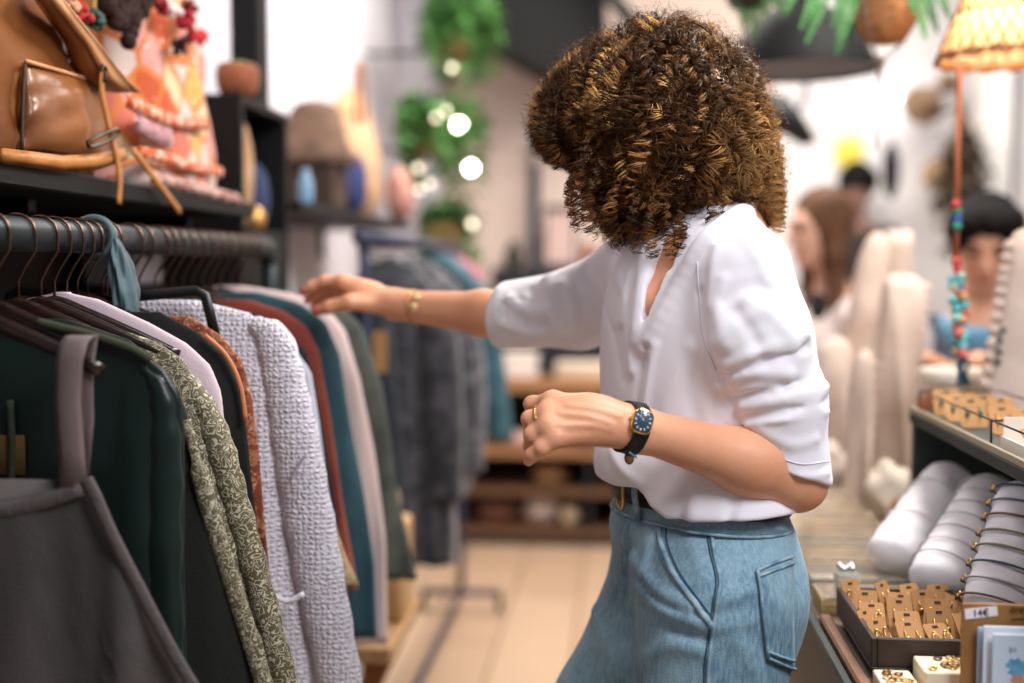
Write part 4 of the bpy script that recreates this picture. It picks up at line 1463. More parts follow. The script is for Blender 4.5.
# ---- patchwork bag
pw = mat('patchwork', S(220, 180, 160), .85, sheen=.2)
nt, bs = nodes_of(pw)
_tc = nt.nodes.new('ShaderNodeTexCoord'); v1_ = nt.nodes.new('ShaderNodeTexVoronoi'); v1_.inputs['Scale'].default_value = 15; v1_.inputs['Randomness'].default_value = .45
ve_ = nt.nodes.new('ShaderNodeTexVoronoi'); ve_.feature = 'DISTANCE_TO_EDGE'; ve_.inputs['Scale'].default_value = 15; ve_.inputs['Randomness'].default_value = .45
_mp = nt.nodes.new('ShaderNodeMapping'); _mp.inputs['Rotation'].default_value = (.7, .3, .2)
nt.links.new(_tc.outputs['Object'], _mp.inputs['Vector']); nt.links.new(_mp.outputs['Vector'], v1_.inputs['Vector']); nt.links.new(_mp.outputs['Vector'], ve_.inputs['Vector'])
ed_ = nt.nodes.new('ShaderNodeMapRange'); ed_.inputs[1].default_value = .05; ed_.inputs[2].default_value = .08; ed_.inputs[3].default_value = 1; ed_.inputs[4].default_value = 0
nt.links.new(ve_.outputs['Distance'], ed_.inputs[0])
sp_ = nt.nodes.new('ShaderNodeSeparateColor'); nt.links.new(v1_.outputs['Color'], sp_.inputs[0])
pc_ = ramp(nt, sp_.outputs[0], [(0, S(212, 192, 184)), (.20, S(200, 110, 92)), (.36, S(206, 170, 84)), (.50, S(214, 196, 190)), (.62, S(214, 150, 140)), (.74, S(190, 84, 46)), (.86, S(222, 190, 150))], 'CONSTANT')
n_ = nt.nodes.new('ShaderNodeTexVoronoi'); n_.inputs['Scale'].default_value = 60; nt.links.new(_tc.outputs['Object'], n_.inputs['Vector'])
mr_ = nt.nodes.new('ShaderNodeMapRange'); mr_.inputs[1].default_value = .18; mr_.inputs[2].default_value = .26; mr_.inputs[3].default_value = .8; mr_.inputs[4].default_value = 0
nt.links.new(n_.outputs['Distance'], mr_.inputs[0])
sc2 = nt.nodes.new('ShaderNodeSeparateColor'); nt.links.new(n_.outputs['Color'], sc2.inputs[0])
dot_ = ramp(nt, sc2.outputs[1], [(0, S(186, 60, 60)), (.25, S(60, 110, 100)), (.45, S(224, 150, 60)), (.6, S(240, 230, 224)), (.8, S(150, 70, 90))], 'CONSTANT')
nt.links.new(mixc(nt, ed_.outputs[0], mixc(nt, mr_.outputs[0], pc_, dot_), S(206, 120, 60)), bs.inputs['Base Color'])
emb = mat('embroidered band', S(198, 84, 34), .85, col2=S(228, 190, 168), nscale=60, nlo=.48, nhi=.58)
pb = thing('patchwork_bag', 'colourful patchwork shoulder bag with pompoms beside the leather backpack', 'bag', (-.88, 2.1, 1.50))
rings = []
for i in range(24):
    u = i / 23; z = 1.502 + u * .47
    yc = 2.125 + .00 * u; wy = .235 * (1 - .28 * u ** 1.5) + .012 * math.sin(u * 12); wx = .10 * math.sqrt(max(.04, 1 - (u * .93) ** 2)) + .012
    ring = []
    for k in range(40):
        a = 2 * PI * k / 40; c, s = math.cos(a), math.sin(a); e = 2.8
        ring.append(Vector((-.885 + wx * math.copysign(abs(c) ** (2 / e), c) + .006 * math.sin(s * 9 + u * 14), yc + wy * math.copysign(abs(s) ** (2 / e), s), z)))
    rings.append(ring)
MB().loft(rings).build('bag_body', pw, pb)
def fstrip(pts, w, X, name, m):
    P = bez(face(pts, X), 6); g = []
    for i, p in enumerate(P):
        tn = (P[min(i + 1, len(P) - 1)] - P[max(i - 1, 0)]).normalized(); sd = tn.cross(Vector((1, 0, 0))).normalized()
        g.append([p - sd * w, p + Vector((.003, 0, 0)), p + sd * w])
    return MB().sheet(g, .004).build(name, m, pb)
fstrip([(128, 100), (150, 112), (178, 122), (208, 124)], .012, -.765, 'embroidered_band', emb)
fstrip([(140, 152), (165, 158), (195, 168), (222, 172)], .010, -.762, 'embroidered_band', emb)
fstrip([(138, 118), (152, 128), (172, 138)], .020, -.768, 'mirror_panel', floral('mirror work', S(196, 120, 130), S(240, 236, 240), 90, .6, .4, motif2=S(40, 90, 90)))
fr_ = MB()
for k in range(40):
    u = k / 39; p = atX(150 + 86 * u, 170 + 24 * u, -.760)
    fr_.tube([p, p + Vector((.006, 0, -.012)), p + Vector((.010 * math.sin(k), .002, -.022))], [.003, .0045, .002], 6)
fr_.build('fringe', mat('cream fringe', S(206, 176, 164), .9, col2=S(150, 90, 80), nscale=40), pb)
fur = MB()
rf = random.Random(3)
for k in range(60):
    c = atX(125 + rf.gauss(0, 11), 2 + rf.gauss(0, 12), -.765)
    fur.ball(c, .011 + .006 * rf.random(), 7, 5)
fur.build('dark_pompom', mat('dark brown wool', S(46, 26, 20), .95, bump=.9, bscale=160), pb)
for px, py, c, r in ((186, 22, (170, 40, 56), .016), (196, 36, (214, 60, 62), .015), (180, 44, (60, 24, 28), .014), (172, 10, (226, 214, 208), .015), (190, 8, (120, 30, 40), .014), (82, 14, (178, 54, 50), .016), (96, 20, (60, 92, 84), .014), (70, 6, (206, 150, 120), .014), (203, 35, (206, 70, 60), .010), (160, 4, (150, 40, 50), .014)):
    p = atX(px, py, -.762)
    b_ = MB()
    for k in range(26):
        b_.ball(p + Vector((rf.gauss(0, r * .45), rf.gauss(0, r * .45), rf.gauss(0, r * .45))), r * .42, 6, 4)
    b_.build('pompom', mat('pompom wool %d %d %d' % c, S(*c), .95), pb)

# ---- black display cabinet, pot, post
t = thing('display_cabinet', 'tall black cabinet with an open glazed top standing past the bag shelf', 'cabinet', (-.95, 2.7, 0))
MB().box((XL + .002, 2.50, 0), (-.80, 2.86, 1.43), .004).build('cabinet_base', dkwood, t, smooth=False)
fm_ = MB()
y0, y1, z0, z1, xb, xf = 2.50, 2.86, 1.43, 1.735, XL + .002, -.80
for a, b in (((xb, y0, z0), (xf, y0 + .02, z1)), ((xb, y1 - .02, z0), (xf, y1, z1)), ((xb, y0 + .02, z1 - .02), (xf, y1 - .02, z1)), ((xb, y0 + .02, z0), (xf, y1 - .02, z0 + .02)), ((xb, y0 + .02, z0 + .02), (xb + .02, y1 - .02, z1 - .02))):
    fm_.box(a, b, .002)
fm_.build('cabinet_frame', dkwood, t, smooth=False)
tw = thing('wrapped_parcel', 'tan fabric bundle inside the black cabinet', 'parcel', (-.838, 2.60, 1.45))
MB().ball((-.838, 2.60, 1.575), (.028, .065, .124), 16, 10).build('bundle', mat('tan linen', S(196, 160, 122), .9, col2=S(150, 110, 76), nscale=12), tw)
nb = MB().ball((-.845, 2.745, 1.53), (.03, .05, .079), 14, 9).build('fabric_pouch', mat('navy felt', S(44, 58, 92), .9))
tagged(nb, 'navy felt pouch inside the black cabinet beside the tan bundle', 'pouch')
bb = MB().lathe([(.0001, 0), (.020, .002), (.026, .02), (.024, .04), (.012, .055), (.0001, .06)], (-.835, 2.70, 1.4505), 16).build('brass_bell', mat('old brass', S(200, 150, 84), .35, metal=.7))
tagged(bb, 'small brass ornament at the front of the black cabinet', 'ornament')
pot = thing('succulent_pot', 'round terracotta pot with a green succulent on the black cabinet', 'plant', (-.832, 2.58, 1.735))
MB().lathe([(.0001, 0), (.030, 0), (.042, .015), (.047, .04), (.046, .062), (.040, .072), (.036, .070), (.038, .055), (.0001, .052)], (-.832, 2.58, 1.736), 26).build('pot', mat('terracotta', S(164, 98, 66), .8, col2=S(128, 74, 50), nscale=18), pot)
lf = MB()
for k in range(26):
    a = k * 2.4; r = .004 + .028 * (k / 26); p = Vector((-.832 + r * math.cos(a), 2.58 + r * math.sin(a), 1.80))
    lf.ball(p + Vector((0, 0, .006 - .004 * k / 26)), (.007, .007, .011), 7, 5)
lf.build('foliage', mat('bright green leaf', S(74, 150, 66), .5), pot)
pst = MB().box((-.895, 2.72, 1.736), (-.825, 2.80, 2.40), .006).build('wooden_post', dkwood, smooth=False)
tagged(pst, 'tall black square post standing on the cabinet behind the succulent', 'post')
wb = MB().box((-1.08, 2.30, 1.335), (-.96, 2.44, 1.4695), .006)
# the white carton hangs in the gap under the shelf, on a ledge of its own
t = thing('small_ledge', 'dark ledge under the bag shelf carrying a white carton', 'shelf', (-1.02, 2.36, 1.31))
MB().box((XL + .026, 2.26, 1.315), (-.93, 2.48, 1.334), .003).build('board', dkwood, t, smooth=False)
tagged(MB().box((-1.06, 2.30, 1.3345), (-.95, 2.43, 1.445), .004).build('white_carton', mat('white card', S(206, 200, 206), .8), smooth=False), 'white carton on the dark ledge under the bag shelf', 'box')

# ---- second shelf with hats and bags
t = thing('wall_shelf', 'black shelf further along the wall holding hats and pouches', 'shelf', (-.95, 3.6, 1.50))
MB().box((XL + .001, 2.90, 1.505), (-.78, 4.50, 1.53), .003).build('board', dkwood, t, smooth=False)
for y in (3.0, 3.7, 4.4):
    MB().box((XL + .001, y, 1.40), (XL + .02, y + .02, 1.5048)).build('bracket', blackm, t, smooth=False)
def blob_bag(name, label, cat, c, r, m, lump=.12, seed=1, handle=None, hm=None):
    rr_ = random.Random(seed); t = thing(name, label, cat, (c[0], c[1], c[2] - r[2]))
    b = MB().ball((0, 0, 0), 1, 26, 18)
    vs = []
    ph = [rr_.uniform(0, 6) for _ in range(6)]
    for v in b.v:
        v = Vector(v); s = 1 + lump * (math.sin(v.x * 5 + ph[0]) * math.sin(v.z * 4 + ph[1]) + .6 * math.sin(v.y * 7 + ph[2]) * math.sin(v.z * 6 + ph[3]))
        z = max(-.96, v.z)
        vs.append((c[0] + v.x * r[0] * s, c[1] + v.y * r[1] * s, c[2] + z * r[2] * (s if z > 0 else 1)))
    b.v = vs; b.build('pouch_body', m, t)
    if handle: MB().tube(bez(handle, 6), .010, 8).build('handle', hm or m, t)
    return t
strawb = mat('mottled brown straw', S(150, 118, 96), .9, col2=S(92, 70, 58), nscale=9, bump=.6, bscale=80)
tanb = mat('tan canvas', S(212, 172, 134), .85, col2=S(186, 144, 108), nscale=6, bump=.3, bscale=120)
# slouched straw hat
ht = thing('straw_hat', 'slouched brown straw hat on the far shelf', 'hat', (-.86, 3.36, 1.61))
st_ = thing('hat_block', 'dark wooden block under the brown straw hat', 'block', (-.86, 3.36, 1.53))
MB().box((-.93, 3.27, 1.531), (-.79, 3.45, 1.655), .006).build('block', mat('dark walnut', S(66, 48, 38), .6), st_, smooth=False)
rg_ = []
for r_, z_ in ((.120, .0), (.108, .035), (.088, .07), (.082, .10), (.074, .145), (.052, .172), (.012, .182)):
    rg_.append([Vector((-.86 + r_ * math.cos(2 * PI * k / 28), 3.36 + r_ * math.sin(2 * PI * k / 28), 1.656 + z_ + (.012 * math.sin(4 * PI * k / 28) if 0 < z_ < .06 else 0))) for k in range(28)])
MB().loft(rg_).build('crown', strawb, ht)
blob_bag('canvas_tote', 'tan canvas tote with a tall looped handle on the far shelf', 'bag', (-.93, 4.12, 1.531 + .165), (.10, .19, .19), tanb, .05, 4, [(-.88, 3.98, 1.84), (-.88, 3.98, 1.97), (-.88, 4.04, 2.06), (-.88, 4.10, 1.97), (-.88, 4.12, 1.84)], mat('brown handle leather', S(150, 96, 66), .6))
blob_bag('woven_bag', 'light woven bag behind the tan tote', 'bag', (-1.0, 4.42, 1.531 + .25), (.09, .12, .255), mat('pale wicker', S(222, 184, 140), .85, col2=S(190, 148, 104), nscale=30, bump=.6, bscale=90), .04, 8)
nv = blob_bag('navy_cap', 'navy blue cap with a small round badge on the far shelf', 'cap', (-.83, 3.66, 1.531 + .095), (.05, .115, .098), mat('navy cotton', S(48, 60, 108), .85, bump=.2, bscale=200), .05, 6)
MB().lathe([(.0001, 0), (.014, 0), (.014, .004), (.0001, .005)], (-.778, 3.67, 1.61), 16, Euler((0, PI / 2, 0)).to_matrix()).build('badge', mat('orange badge', S(214, 150, 110), .6), nv)
for k, y in enumerate((3.02, 3.02)):
    pass
bl = MB().lathe([(.0001, 0), (.018, 0), (.019, .008), (.019, .055), (.012, .068), (.010, .085), (.0001, .087)], (-.80, 3.02, 1.531), 18)
tagged(bl.build('glass_bottle', mat('pale blue glass', S(150, 196, 232), .12, trans=.4, coat=.5)), 'pale blue glass bottle at the near end of the far shelf', 'bottle')
blob_bag('pink_pouch', 'dusty pink pouch at the far end of the second shelf', 'pouch', (-.81, 4.40, 1.531 + .10), (.05, .11, .105), mat('dusty pink cloth', S(196, 148, 134), .85, col2=S(160, 112, 102), nscale=12), .08, 10)

# paper bags and cards under the second shelf
for i, (x, y, z0_, h_, w_, c, lab) in enumerate(((-1.0, 3.06, 1.12, .28, .075, (196, 176, 166), 'beige paper bag hanging under the far shelf'), (-1.0, 3.40, 1.10, .30, .10, (238, 232, 230), 'white paper bag hanging under the far shelf'))):
    t = thing('hanging_paper_bag', lab, 'bag', (x, y, z0_), 'paper bags under the shelf')
    g_ = MB().box((x - .03, y - w_, z0_), (x + .03, y + w_, z0_ + h_), .006)
    g_.build('bag_body', mat('paper %d' % i, S(*c), .85), t, smooth=False)
    MB().tube(bez([(x + .005, y - .03, z0_ + h_ - .004), (x + .005, y - .02, 1.47), (x + .005, y, 1.503), (x + .005, y + .02, 1.47), (x + .005, y + .03, z0_ + h_ - .004)], 6), .0025, 6).build('handle', mat('paper cord', S(180, 160, 140), .8), t)

# ---- second rack with coats
RX2 = -.62
make_rack('clothes_rack', 'blue grey rack with fur coats standing beyond the front rack', RX2, 1.44, .018, 2.855, 4.62, mat('blue grey steel', S(58, 64, 84), .5, metal=.2), .16)
G2 = 'coats on the far rack'
furc = mat('charcoal fur', S(46, 46, 52), .95, col2=S(92, 90, 96), nscale=28, nlo=.4, nhi=.75, bump=1.0, bscale=70, sheen=.5)
furg = mat('grey fur', S(70, 70, 76), .95, col2=S(136, 132, 138), nscale=24, nlo=.4, nhi=.75, bump=1.0, bscale=70, sheen=.5)
dnv = mat('dark slate wool', S(40, 46, 56), .9, col2=S(30, 34, 42), nscale=20)
dnm = mat('teal blue denim', S(76, 116, 128), .85, col2=S(58, 96, 110), nscale=14)
sc3 = garment('slate_coat', 'dark slate wool coat first on the far rack', 2.98, [(338, 262), (366, 270), (385, 292), (394, 340), (402, 430), (410, 545)], dnv, .05, .012, .12, rx=RX2, group=G2, cat='coat', levels=30)
g = garment('fur_coat', 'charcoal fur coat on the far rack', 3.22, [(368, 256), (410, 262), (436, 288), (446, 350), (452, 440), (458, 540), (456, 560)], furc, .07, .016, .12, rx=RX2, group=G2, cat='coat', levels=30)
sleeve(g, 'sleeve', 3.17, [(432, 292), (440, 350), (444, 430), (446, 500)], [.03, .055, .055, .045], furc, .9, rx=RX2)
g = garment('fur_coat', 'lighter grey fur coat behind the charcoal one', 3.50, [(392, 256), (435, 264), (460, 288), (472, 340), (476, 400), (478, 450), (470, 490)], furg, .07, .016, .12, rx=RX2, group=G2, cat='coat', levels=30)
sleeve(g, 'sleeve', 3.45, [(452, 300), (464, 350), (468, 410), (466, 470)], [.03, .055, .055, .05], furg, .9, rx=RX2)
garment('black_coat', 'black coat hidden between the grey fur and the denim jacket', 3.75, [(400, 256), (442, 262), (468, 285), (478, 330), (482, 400), (480, 470)], mat('black wool', S(24, 26, 30), .9), .05, .012, .12, rx=RX2, group=G2, cat='coat', levels=30)
g = garment('denim_jacket', 'teal blue denim jacket with a hanging sleeve on the far rack', 4.0, [(415, 252), (452, 255), (474, 272), (484, 310), (488, 370), (490, 420)], dnm, .05, .012, .12, rx=RX2, group=G2, cat='jacket', levels=30)
sleeve(g, 'sleeve', 3.96, [(474, 282), (486, 330), (494, 390), (502, 440)], [.03, .05, .046, .040], dnm, .9, rx=RX2)
garment('pink_scarf_top', 'pink top last on the far rack', 4.3, [(440, 254), (464, 258), (482, 272), (488, 310), (490, 360)], mat('rose cotton', S(196, 110, 124), .85), .04, .01, .12, rx=RX2, group=G2, cat='top', levels=24)
tg = MB().box(atY(373, 352, 2.86) - Vector((0, .001, .05)), atY(387, 352, 2.86) + Vector((0, .001, .05)), .0005).build('swing_tag', mat('kraft card', S(170, 124, 78), .8), sc3, smooth=False)

# ---- bench under the rack, with a kraft bag
oak = mat('oak boards', S(200, 162, 118), .55, col2=S(170, 128, 88), nscale=9, stretch=(8, 1, 8), bump=.1, bscale=60)
t = thing('wooden_bench', 'low oak bench with crossed legs under the clothes', 'bench', (-.72, 2.85, 0))
MB().box((-.785, 2.41, .545), (-.47, 2.80, .58), .004).build('bench_top', oak, t, smooth=False)
for y in (2.45, 2.74):
    for s in (-1, 1):
        a = Vector((-.63 - s * .13, y + s * .012, 0.0)); b = Vector((-.63 + s * .13, y + s * .012, .5445)); d = Vector((.022, 0, 0))
        MB().prism([a - d, a + d, b + d, b - d], (0, .02, 0)).build('leg', mat('orange oak', S(150, 92, 54), .6), t, smooth=False)
t = thing('kraft_bag', 'tan kraft bag standing on the oak bench behind the cardigan', 'bag', (-.52, 2.65, .58))
MB().box((-.56, 2.58, .581), (-.475, 2.72, .80), .008).build('bag_body', mat('kraft paper', S(204, 166, 116), .85, col2=S(180, 140, 94), nscale=6), t, smooth=False)
MB().tube(bez([(-.545, 2.64, .795), (-.545, 2.64, .86), (-.52, 2.64, .88), (-.495, 2.64, .86), (-.495, 2.64, .795)], 5), .004, 6).build('handle', mat('paper cord', S(180, 160, 140), .8), t)

# ---- trailing plants with string lights on the left wall
leafm = mat('ivy leaf', S(58, 108, 50), .5, col2=S(92, 144, 74), nscale=14)
def leaf(mb, p, d, up, L, w):
    d = d.normalized(); s = d.cross(up)
    if s.length < .05: s = d.cross(Vector((1, 0, 0)))
    s.normalize(); n = s.cross(d)
    mb.add([p, p + d * L * .45 + s * w + n * .1 * w, p + d * L, p + d * L * .45 - s * w + n * .1 * w, p + d * L * .5 - n * .2 * w], [(0, 1, 4), (1, 2, 4), (2, 3, 4), (3, 0, 4)])
def trailing(c, label, n, spread, drop, seed, basket=True, L=.06, w=.024, m=leafm):
    r = random.Random(seed)
    t = thing('trailing_plant', label, 'plant', c, 'trailing plants on the left wall')
    c = Vector(c)
    if basket:
        b = MB().lathe([(.0001, 0), (.075, 0), (.10, .05), (.115, .14), (.105, .14), (.09, .06), (.0001, .05)], c, 22)
        b.build('basket', mat('tan wicker', S(202, 160, 112), .85, col2=S(164, 120, 78), nscale=26, bump=.7, bscale=70), t)
    fm = MB(); vn = MB()
    for k in range(n):
        a = r.uniform(0, 2 * PI); rad = spread * (.25 + .75 * r.random())
        p0 = c + Vector((0, 0, .13)); p1 = c + Vector((max(-.05, rad * math.cos(a)), rad * math.sin(a), .13 + r.uniform(.0, .10))); p2 = p1 + Vector((r.uniform(0, .03), r.uniform(-.04, .04), -drop * r.uniform(.2, 1)))
        P = bez([p0, p1, p2], 10)
        vn.tube(P, .0022, 4)
        for q in P[4:]:
            for _ in range(2):
                d = Vector((r.gauss(0, 1), r.gauss(0, 1), r.gauss(-.4, .7)))
                leaf(fm, q + d * .01, d, Vector((0, 0, 1)), L * r.uniform(.6, 1.2), w * r.uniform(.6, 1.2))
    vn.build('stems', mat('plant stem', S(88, 104, 60), .7), t); fm.build('foliage', m, t, smooth=False)
    MB().box((XL + .0005, c.y - .01, c.z + .02), (c.x - .07, c.y + .01, c.z + .035)).build('wall_hook', blackm, t, smooth=False)
    return t
trailing((-.76, 5.3, 2.28), 'topmost ivy basket trailing down near the ceiling', 44, .24, .28, 1)
trailing((-.84, 5.1, 1.84), 'bushy ivy basket in the middle of the left wall with bulbs beside it', 44, .26, .36, 2)
trailing((-.80, 5.35, 1.42), 'low ivy basket above the coats beside the string of lights', 30, .22, .40, 3)
st = thing('string_lights', 'string of round warm bulbs hanging in the ivy', 'lights', (-.75, 4.8, 1.5))
bulb = mat('glowing bulb', (1, .93, .8), .3, emit=(1, .90, .72), estr=26)
bulb2 = mat('dim bulb', (1, .93, .8), .3, emit=(1, .86, .62), estr=2.6)
Bp = [(452, 68, 0), (446, 111, 0), (459, 125, 1), (436, 118, 0), (471, 168, 1), (419, 168, 2), (430, 184, 0), (413, 197, 0), (472, 224, 2), (420, 190, 0)]
wp_ = [D(px, py, 4.75 + .05 * (i % 3)) for i, (px, py, k) in enumerate(Bp)]
order_ = sorted(range(len(Bp)), key=lambda i: Bp[i][1])
MB().tube(bez([wp_[i] + Vector((0, .012, .03)) for i in order_], 6), .002, 5).build('wire', mat('green wire', S(40, 60, 40), .6), st)
for (px, py, k), p in zip(Bp, wp_):
    MB().ball(p, (.019, .011, .014)[k == 0 and 1 or (k == 2 and 2 or 0)], 12, 8).build('bulb', bulb if k == 1 else bulb2, st)
# ------------------------------------------------------------------ jewellery table
TZ = .88
tgreen = mat('dark green painted wood', S(38, 50, 48), .5, col2=S(30, 40, 38), nscale=8, bump=.08, bscale=60)
redw = mat('reddish wood lip', S(128, 88, 64), .5, col2=S(104, 70, 50), nscale=12, stretch=(10, 1, 10))
topw = mat('worn table boards', S(120, 100, 80), .6, col2=S(96, 80, 64), nscale=10, stretch=(10, 1, 10), bump=.1, bscale=50)
tb = thing('jewellery_table', 'long dark green table with pale top carrying the jewellery displays', 'table', (.8, 2.1, 0))
MB().box((.275, 1.0, TZ - .035), (1.45, 3.02, TZ), .003).build('table_top', topw, tb, smooth=False)
MB().box((.262, 1.0, TZ - .09), (.2745, 3.02, TZ + .004), .002).build('edge_lip', tgreen, tb, smooth=False)
MB().box((.2752, 1.0, TZ + .0005), (.292, 1.66, TZ + .012), .003).build('wood_lip', redw, tb, smooth=False)
MB().box((.33, 1.05, .10), (1.40, 2.97, TZ - .036), .004).build('cabinet_body', tgreen, tb, smooth=False)
for x in (.36, 1.34):
    for y in (1.1, 2.90):
        MB().box((x - .03, y - .03, 0), (x + .03, y + .03, .0995), .003).build('leg', tgreen, tb, smooth=False)

# ---- glass lidded trays in a row
glassm = mat('clear glass lid', S(236, 236, 232), .08, trans=.92, ior=1.2, spec=.6)
creamw = mat('cream velvet', S(240, 222, 190), .85)
brass = mat('brass', S(220, 180, 110), .28, metal=1)
sil_m = mat('silver', S(220, 220, 220), .25, metal=1)
ys_ = [(1.695, 1.775), (1.80, 1.90), (1.915, 2.005), (2.02, 2.115), (2.13, 2.225), (2.24, 2.34), (2.355, 2.46), (2.475, 2.58)]
where = ['in front, next to the open card tray', 'second behind the card tray', 'third behind the card tray', 'fourth along the table edge', 'fifth along the table edge', 'sixth along the table edge', 'seventh along the table edge, before the cream busts', 'last in the row, beside the cream busts']
cols = [(206, 176, 122), (150, 140, 122), (236, 200, 130), (186, 168, 136), (242, 206, 140), (250, 220, 166), (244, 212, 160), (240, 206, 156)]
rt_ = random.Random(9)
for (a, b), w_, c in zip(ys_, where, cols):
    t = thing('jewellery_tray', 'shallow glass lidded jewellery tray ' + w_, 'tray', (.41, (a + b) / 2, TZ), 'glass lidded trays on the table')
    x0, x1 = .285, .475
    m_ = MB()
    for q in (((x0, a, TZ + .0005), (x1, b, TZ + .004)), ((x0, a, TZ + .004), (x0 + .006, b, TZ + .022)), ((x1 - .006, a, TZ + .004), (x1, b, TZ + .022)),
              ((x0 + .006, a, TZ + .004), (x1 - .006, a + .005, TZ + .022)), ((x0 + .006, b - .005, TZ + .004), (x1 - .006, b, TZ + .022))):
        m_.box(*q)
    m_.build('tray_frame', mat('tray wood %d' % c[0], S(*c), .5, col2=S(*(int(x * .8) for x in c)), nscale=20, stretch=(1, 8, 8)), t, smooth=False)
    MB().box((x0 + .0065, a + .0055, TZ + .0045), (x1 - .0065, b - .0055, TZ + .007)).build('velvet', creamw, t, smooth=False)
    MB().box((x0 + .001, a + .001, TZ + .0225), (x1 - .001, b - .001, TZ + .0245)).build('glass_lid', glassm, t, smooth=False)
    n = 5
    for k in range(n):
        x = x0 + .03 + (x1 - x0 - .06) * k / (n - 1) + rt_.uniform(-.006, .006); y = (a + b) / 2 + rt_.uniform(-.012, .012)
        g_ = MB()
        ring = [Vector((x + .013 * math.cos(q * PI / 8), y + (b - a) * .24 * math.sin(q * PI / 8), TZ + .0095)) for q in range(16)]
        g_.tube(ring, .0016, 6, closed=True)
        g_.ball((x, y - (b - a) * .24, TZ + .0105), (.005, .004, .003), 8, 6)
        g_.build('pendant_chain', brass if k % 3 else sil_m, t)
# small glass jar at the table edge
t = thing('glass_jar', 'small square glass jar of silver pieces at the table edge', 'jar', (.318, 1.735 - .1, TZ))
jx, jy = .322, 1.70
# ---- open tray of earring cards
kraft = mat('kraft card', S(206, 160, 104), .8, col2=S(190, 144, 90), nscale=30)
kraft_d = mat('kraft card dark', S(176, 132, 84), .8)
TX0, TX1, TY0, TY1 = .298, .455, 1.425, 1.655
t2 = thing('card_tray', 'open dark wooden tray filled with kraft earring cards', 'tray', ((TX0 + TX1) / 2, (TY0 + TY1) / 2, TZ))
m_ = MB()
for q in (((TX0, TY0, TZ + .013), (TX1, TY1, TZ + .017)), ((TX0, TY0, TZ + .017), (TX0 + .007, TY1, TZ + .052)), ((TX1 - .007, TY0, TZ + .017), (TX1, TY1, TZ + .052)),
          ((TX0 + .007, TY0, TZ + .017), (TX1 - .007, TY0 + .007, TZ + .052)), ((TX0 + .007, TY1 - .007, TZ + .017), (TX1 - .007, TY1, TZ + .052))):
    m_.box(*q, .0012)
m_.build('tray_box', mat('dark walnut tray', S(58, 44, 38), .5, col2=S(44, 33, 29), nscale=14), t2, smooth=False)
MB().box((TX0 + .01, TY0 + .01, TZ + .0005), (TX1 - .01, TY1 - .01, TZ + .0128)).build('tray_foot', mat('dark walnut tray', S(58, 44, 38), .5), t2, smooth=False)
def earring_card(name, label, x, y, z, w, h, lean, turn, grp, kind=0, m=None):
    t = thing(name, label, 'card', (x, y, z), grp)
    M = Matrix.Translation((x, y, z)) @ Matrix.Rotation(turn, 4, 'Z') @ Matrix.Rotation(lean, 4, 'X')
    def T(a, b, c): return M @ Vector((a, b, c))
    b_ = MB(); out = []
    r = .004
    for cx, cz, a0 in ((w / 2 - r, r, -90), (w / 2 - r, h - r, 0), (-w / 2 + r, h - r, 90), (-w / 2 + r, r, 180)):
        for k in range(4):
            a = math.radians(a0 + k * 30); out.append(T(cx + r * math.cos(a), 0, cz + r * math.sin(a)))
    nrm = (M.to_3x3() @ Vector((0, 1, 0))) * .0012
    b_.prism(out, nrm).build('card', m or kraft, t, smooth=False)
    MB().box((-w * .12, -.0006, h * .86), (w * .12, -.0001, h * .93), 0, M).build('hang_slot', mat('slot shadow', S(60, 44, 32), .9), t, smooth=False)
    for s in (-1, 1):
        g_ = MB()
        if kind == 0:
            ring = [T(s * w * .24 + .0045 * math.cos(q * PI / 6), -.0035, h * .52 + .0075 * math.sin(q * PI / 6)) for q in range(12)]
            g_.tube(ring, .0009, 5, closed=True)
            g_.ball(T(s * w * .24, -.003, h * .70), .0024, 8, 6)
        else:
            g_.tube([T(s * w * .24, -.002, h * .72), T(s * w * .24, -.0035, h * .50)], .0008, 5)
            g_.ball(T(s * w * .24, -.004, h * .42), (.0036, .0022, .0052), 8, 6)
        g_.build('earring', brass if kind < 2 else mat('teal stone', S(40, 90, 96), .3), t)
    return t
desc = ['front', 'second', 'third', 'fourth', 'rear']
colw = ['file by the table edge', 'second file from the aisle', 'third file from the aisle', 'fourth file from the aisle']
for i in range(4):
    for j in range(5):
        x = TX0 + .028 + i * .0385 + rt_.uniform(-.003, .003); y = TY0 + .034 + j * .042 + rt_.uniform(-.004, .004)
        earring_card('earring_card', 'kraft earring card in the dark tray, %s row, %s' % (desc[j], colw[i]), x, y, TZ + .0185, .032, .050, -math.radians(36 + rt_.uniform(-16, 16)), rt_.uniform(-.7, .7) + .2, 'earring cards in the dark tray', (i + j) % 2)
# ---- cream boxes at the front
def gem_box(name, label, lo, hi, seed):
    t = thing(name, label, 'box', ((lo[0] + hi[0]) / 2, (lo[1] + hi[1]) / 2, lo[2]))
    MB().box(lo, hi, .0015).build('box_body', mat('cream card', S(232, 218, 190), .7), t, smooth=False)
    r = random.Random(seed)
    for k in range(14):
        x = r.uniform(lo[0] + .008, hi[0] - .008); y = r.uniform(lo[1] + .008, hi[1] - .008)
        g_ = MB().tube([Vector((x + .004 * math.cos(q * PI / 5), y + .0055 * math.sin(q * PI / 5), hi[2] + .0012)) for q in range(10)], .0009, 5, closed=True)
        g_.ball((x + .004, y, hi[2] + .002), .002, 6, 5)
        g_.build('charm', brass if k % 3 else mat('dark garnet', S(90, 60, 50), .3), t)
    return t
gem_box('charm_box', 'low cream box of small gold charms nearest the table edge', (.298, 1.345, TZ + .0005), (.340, 1.415, TZ + .018), 1)
gem_box('charm_box', 'taller cream box of charms between the low box and the kraft board', (.345, 1.362, TZ + .0005), (.405, 1.420, TZ + .034), 2)
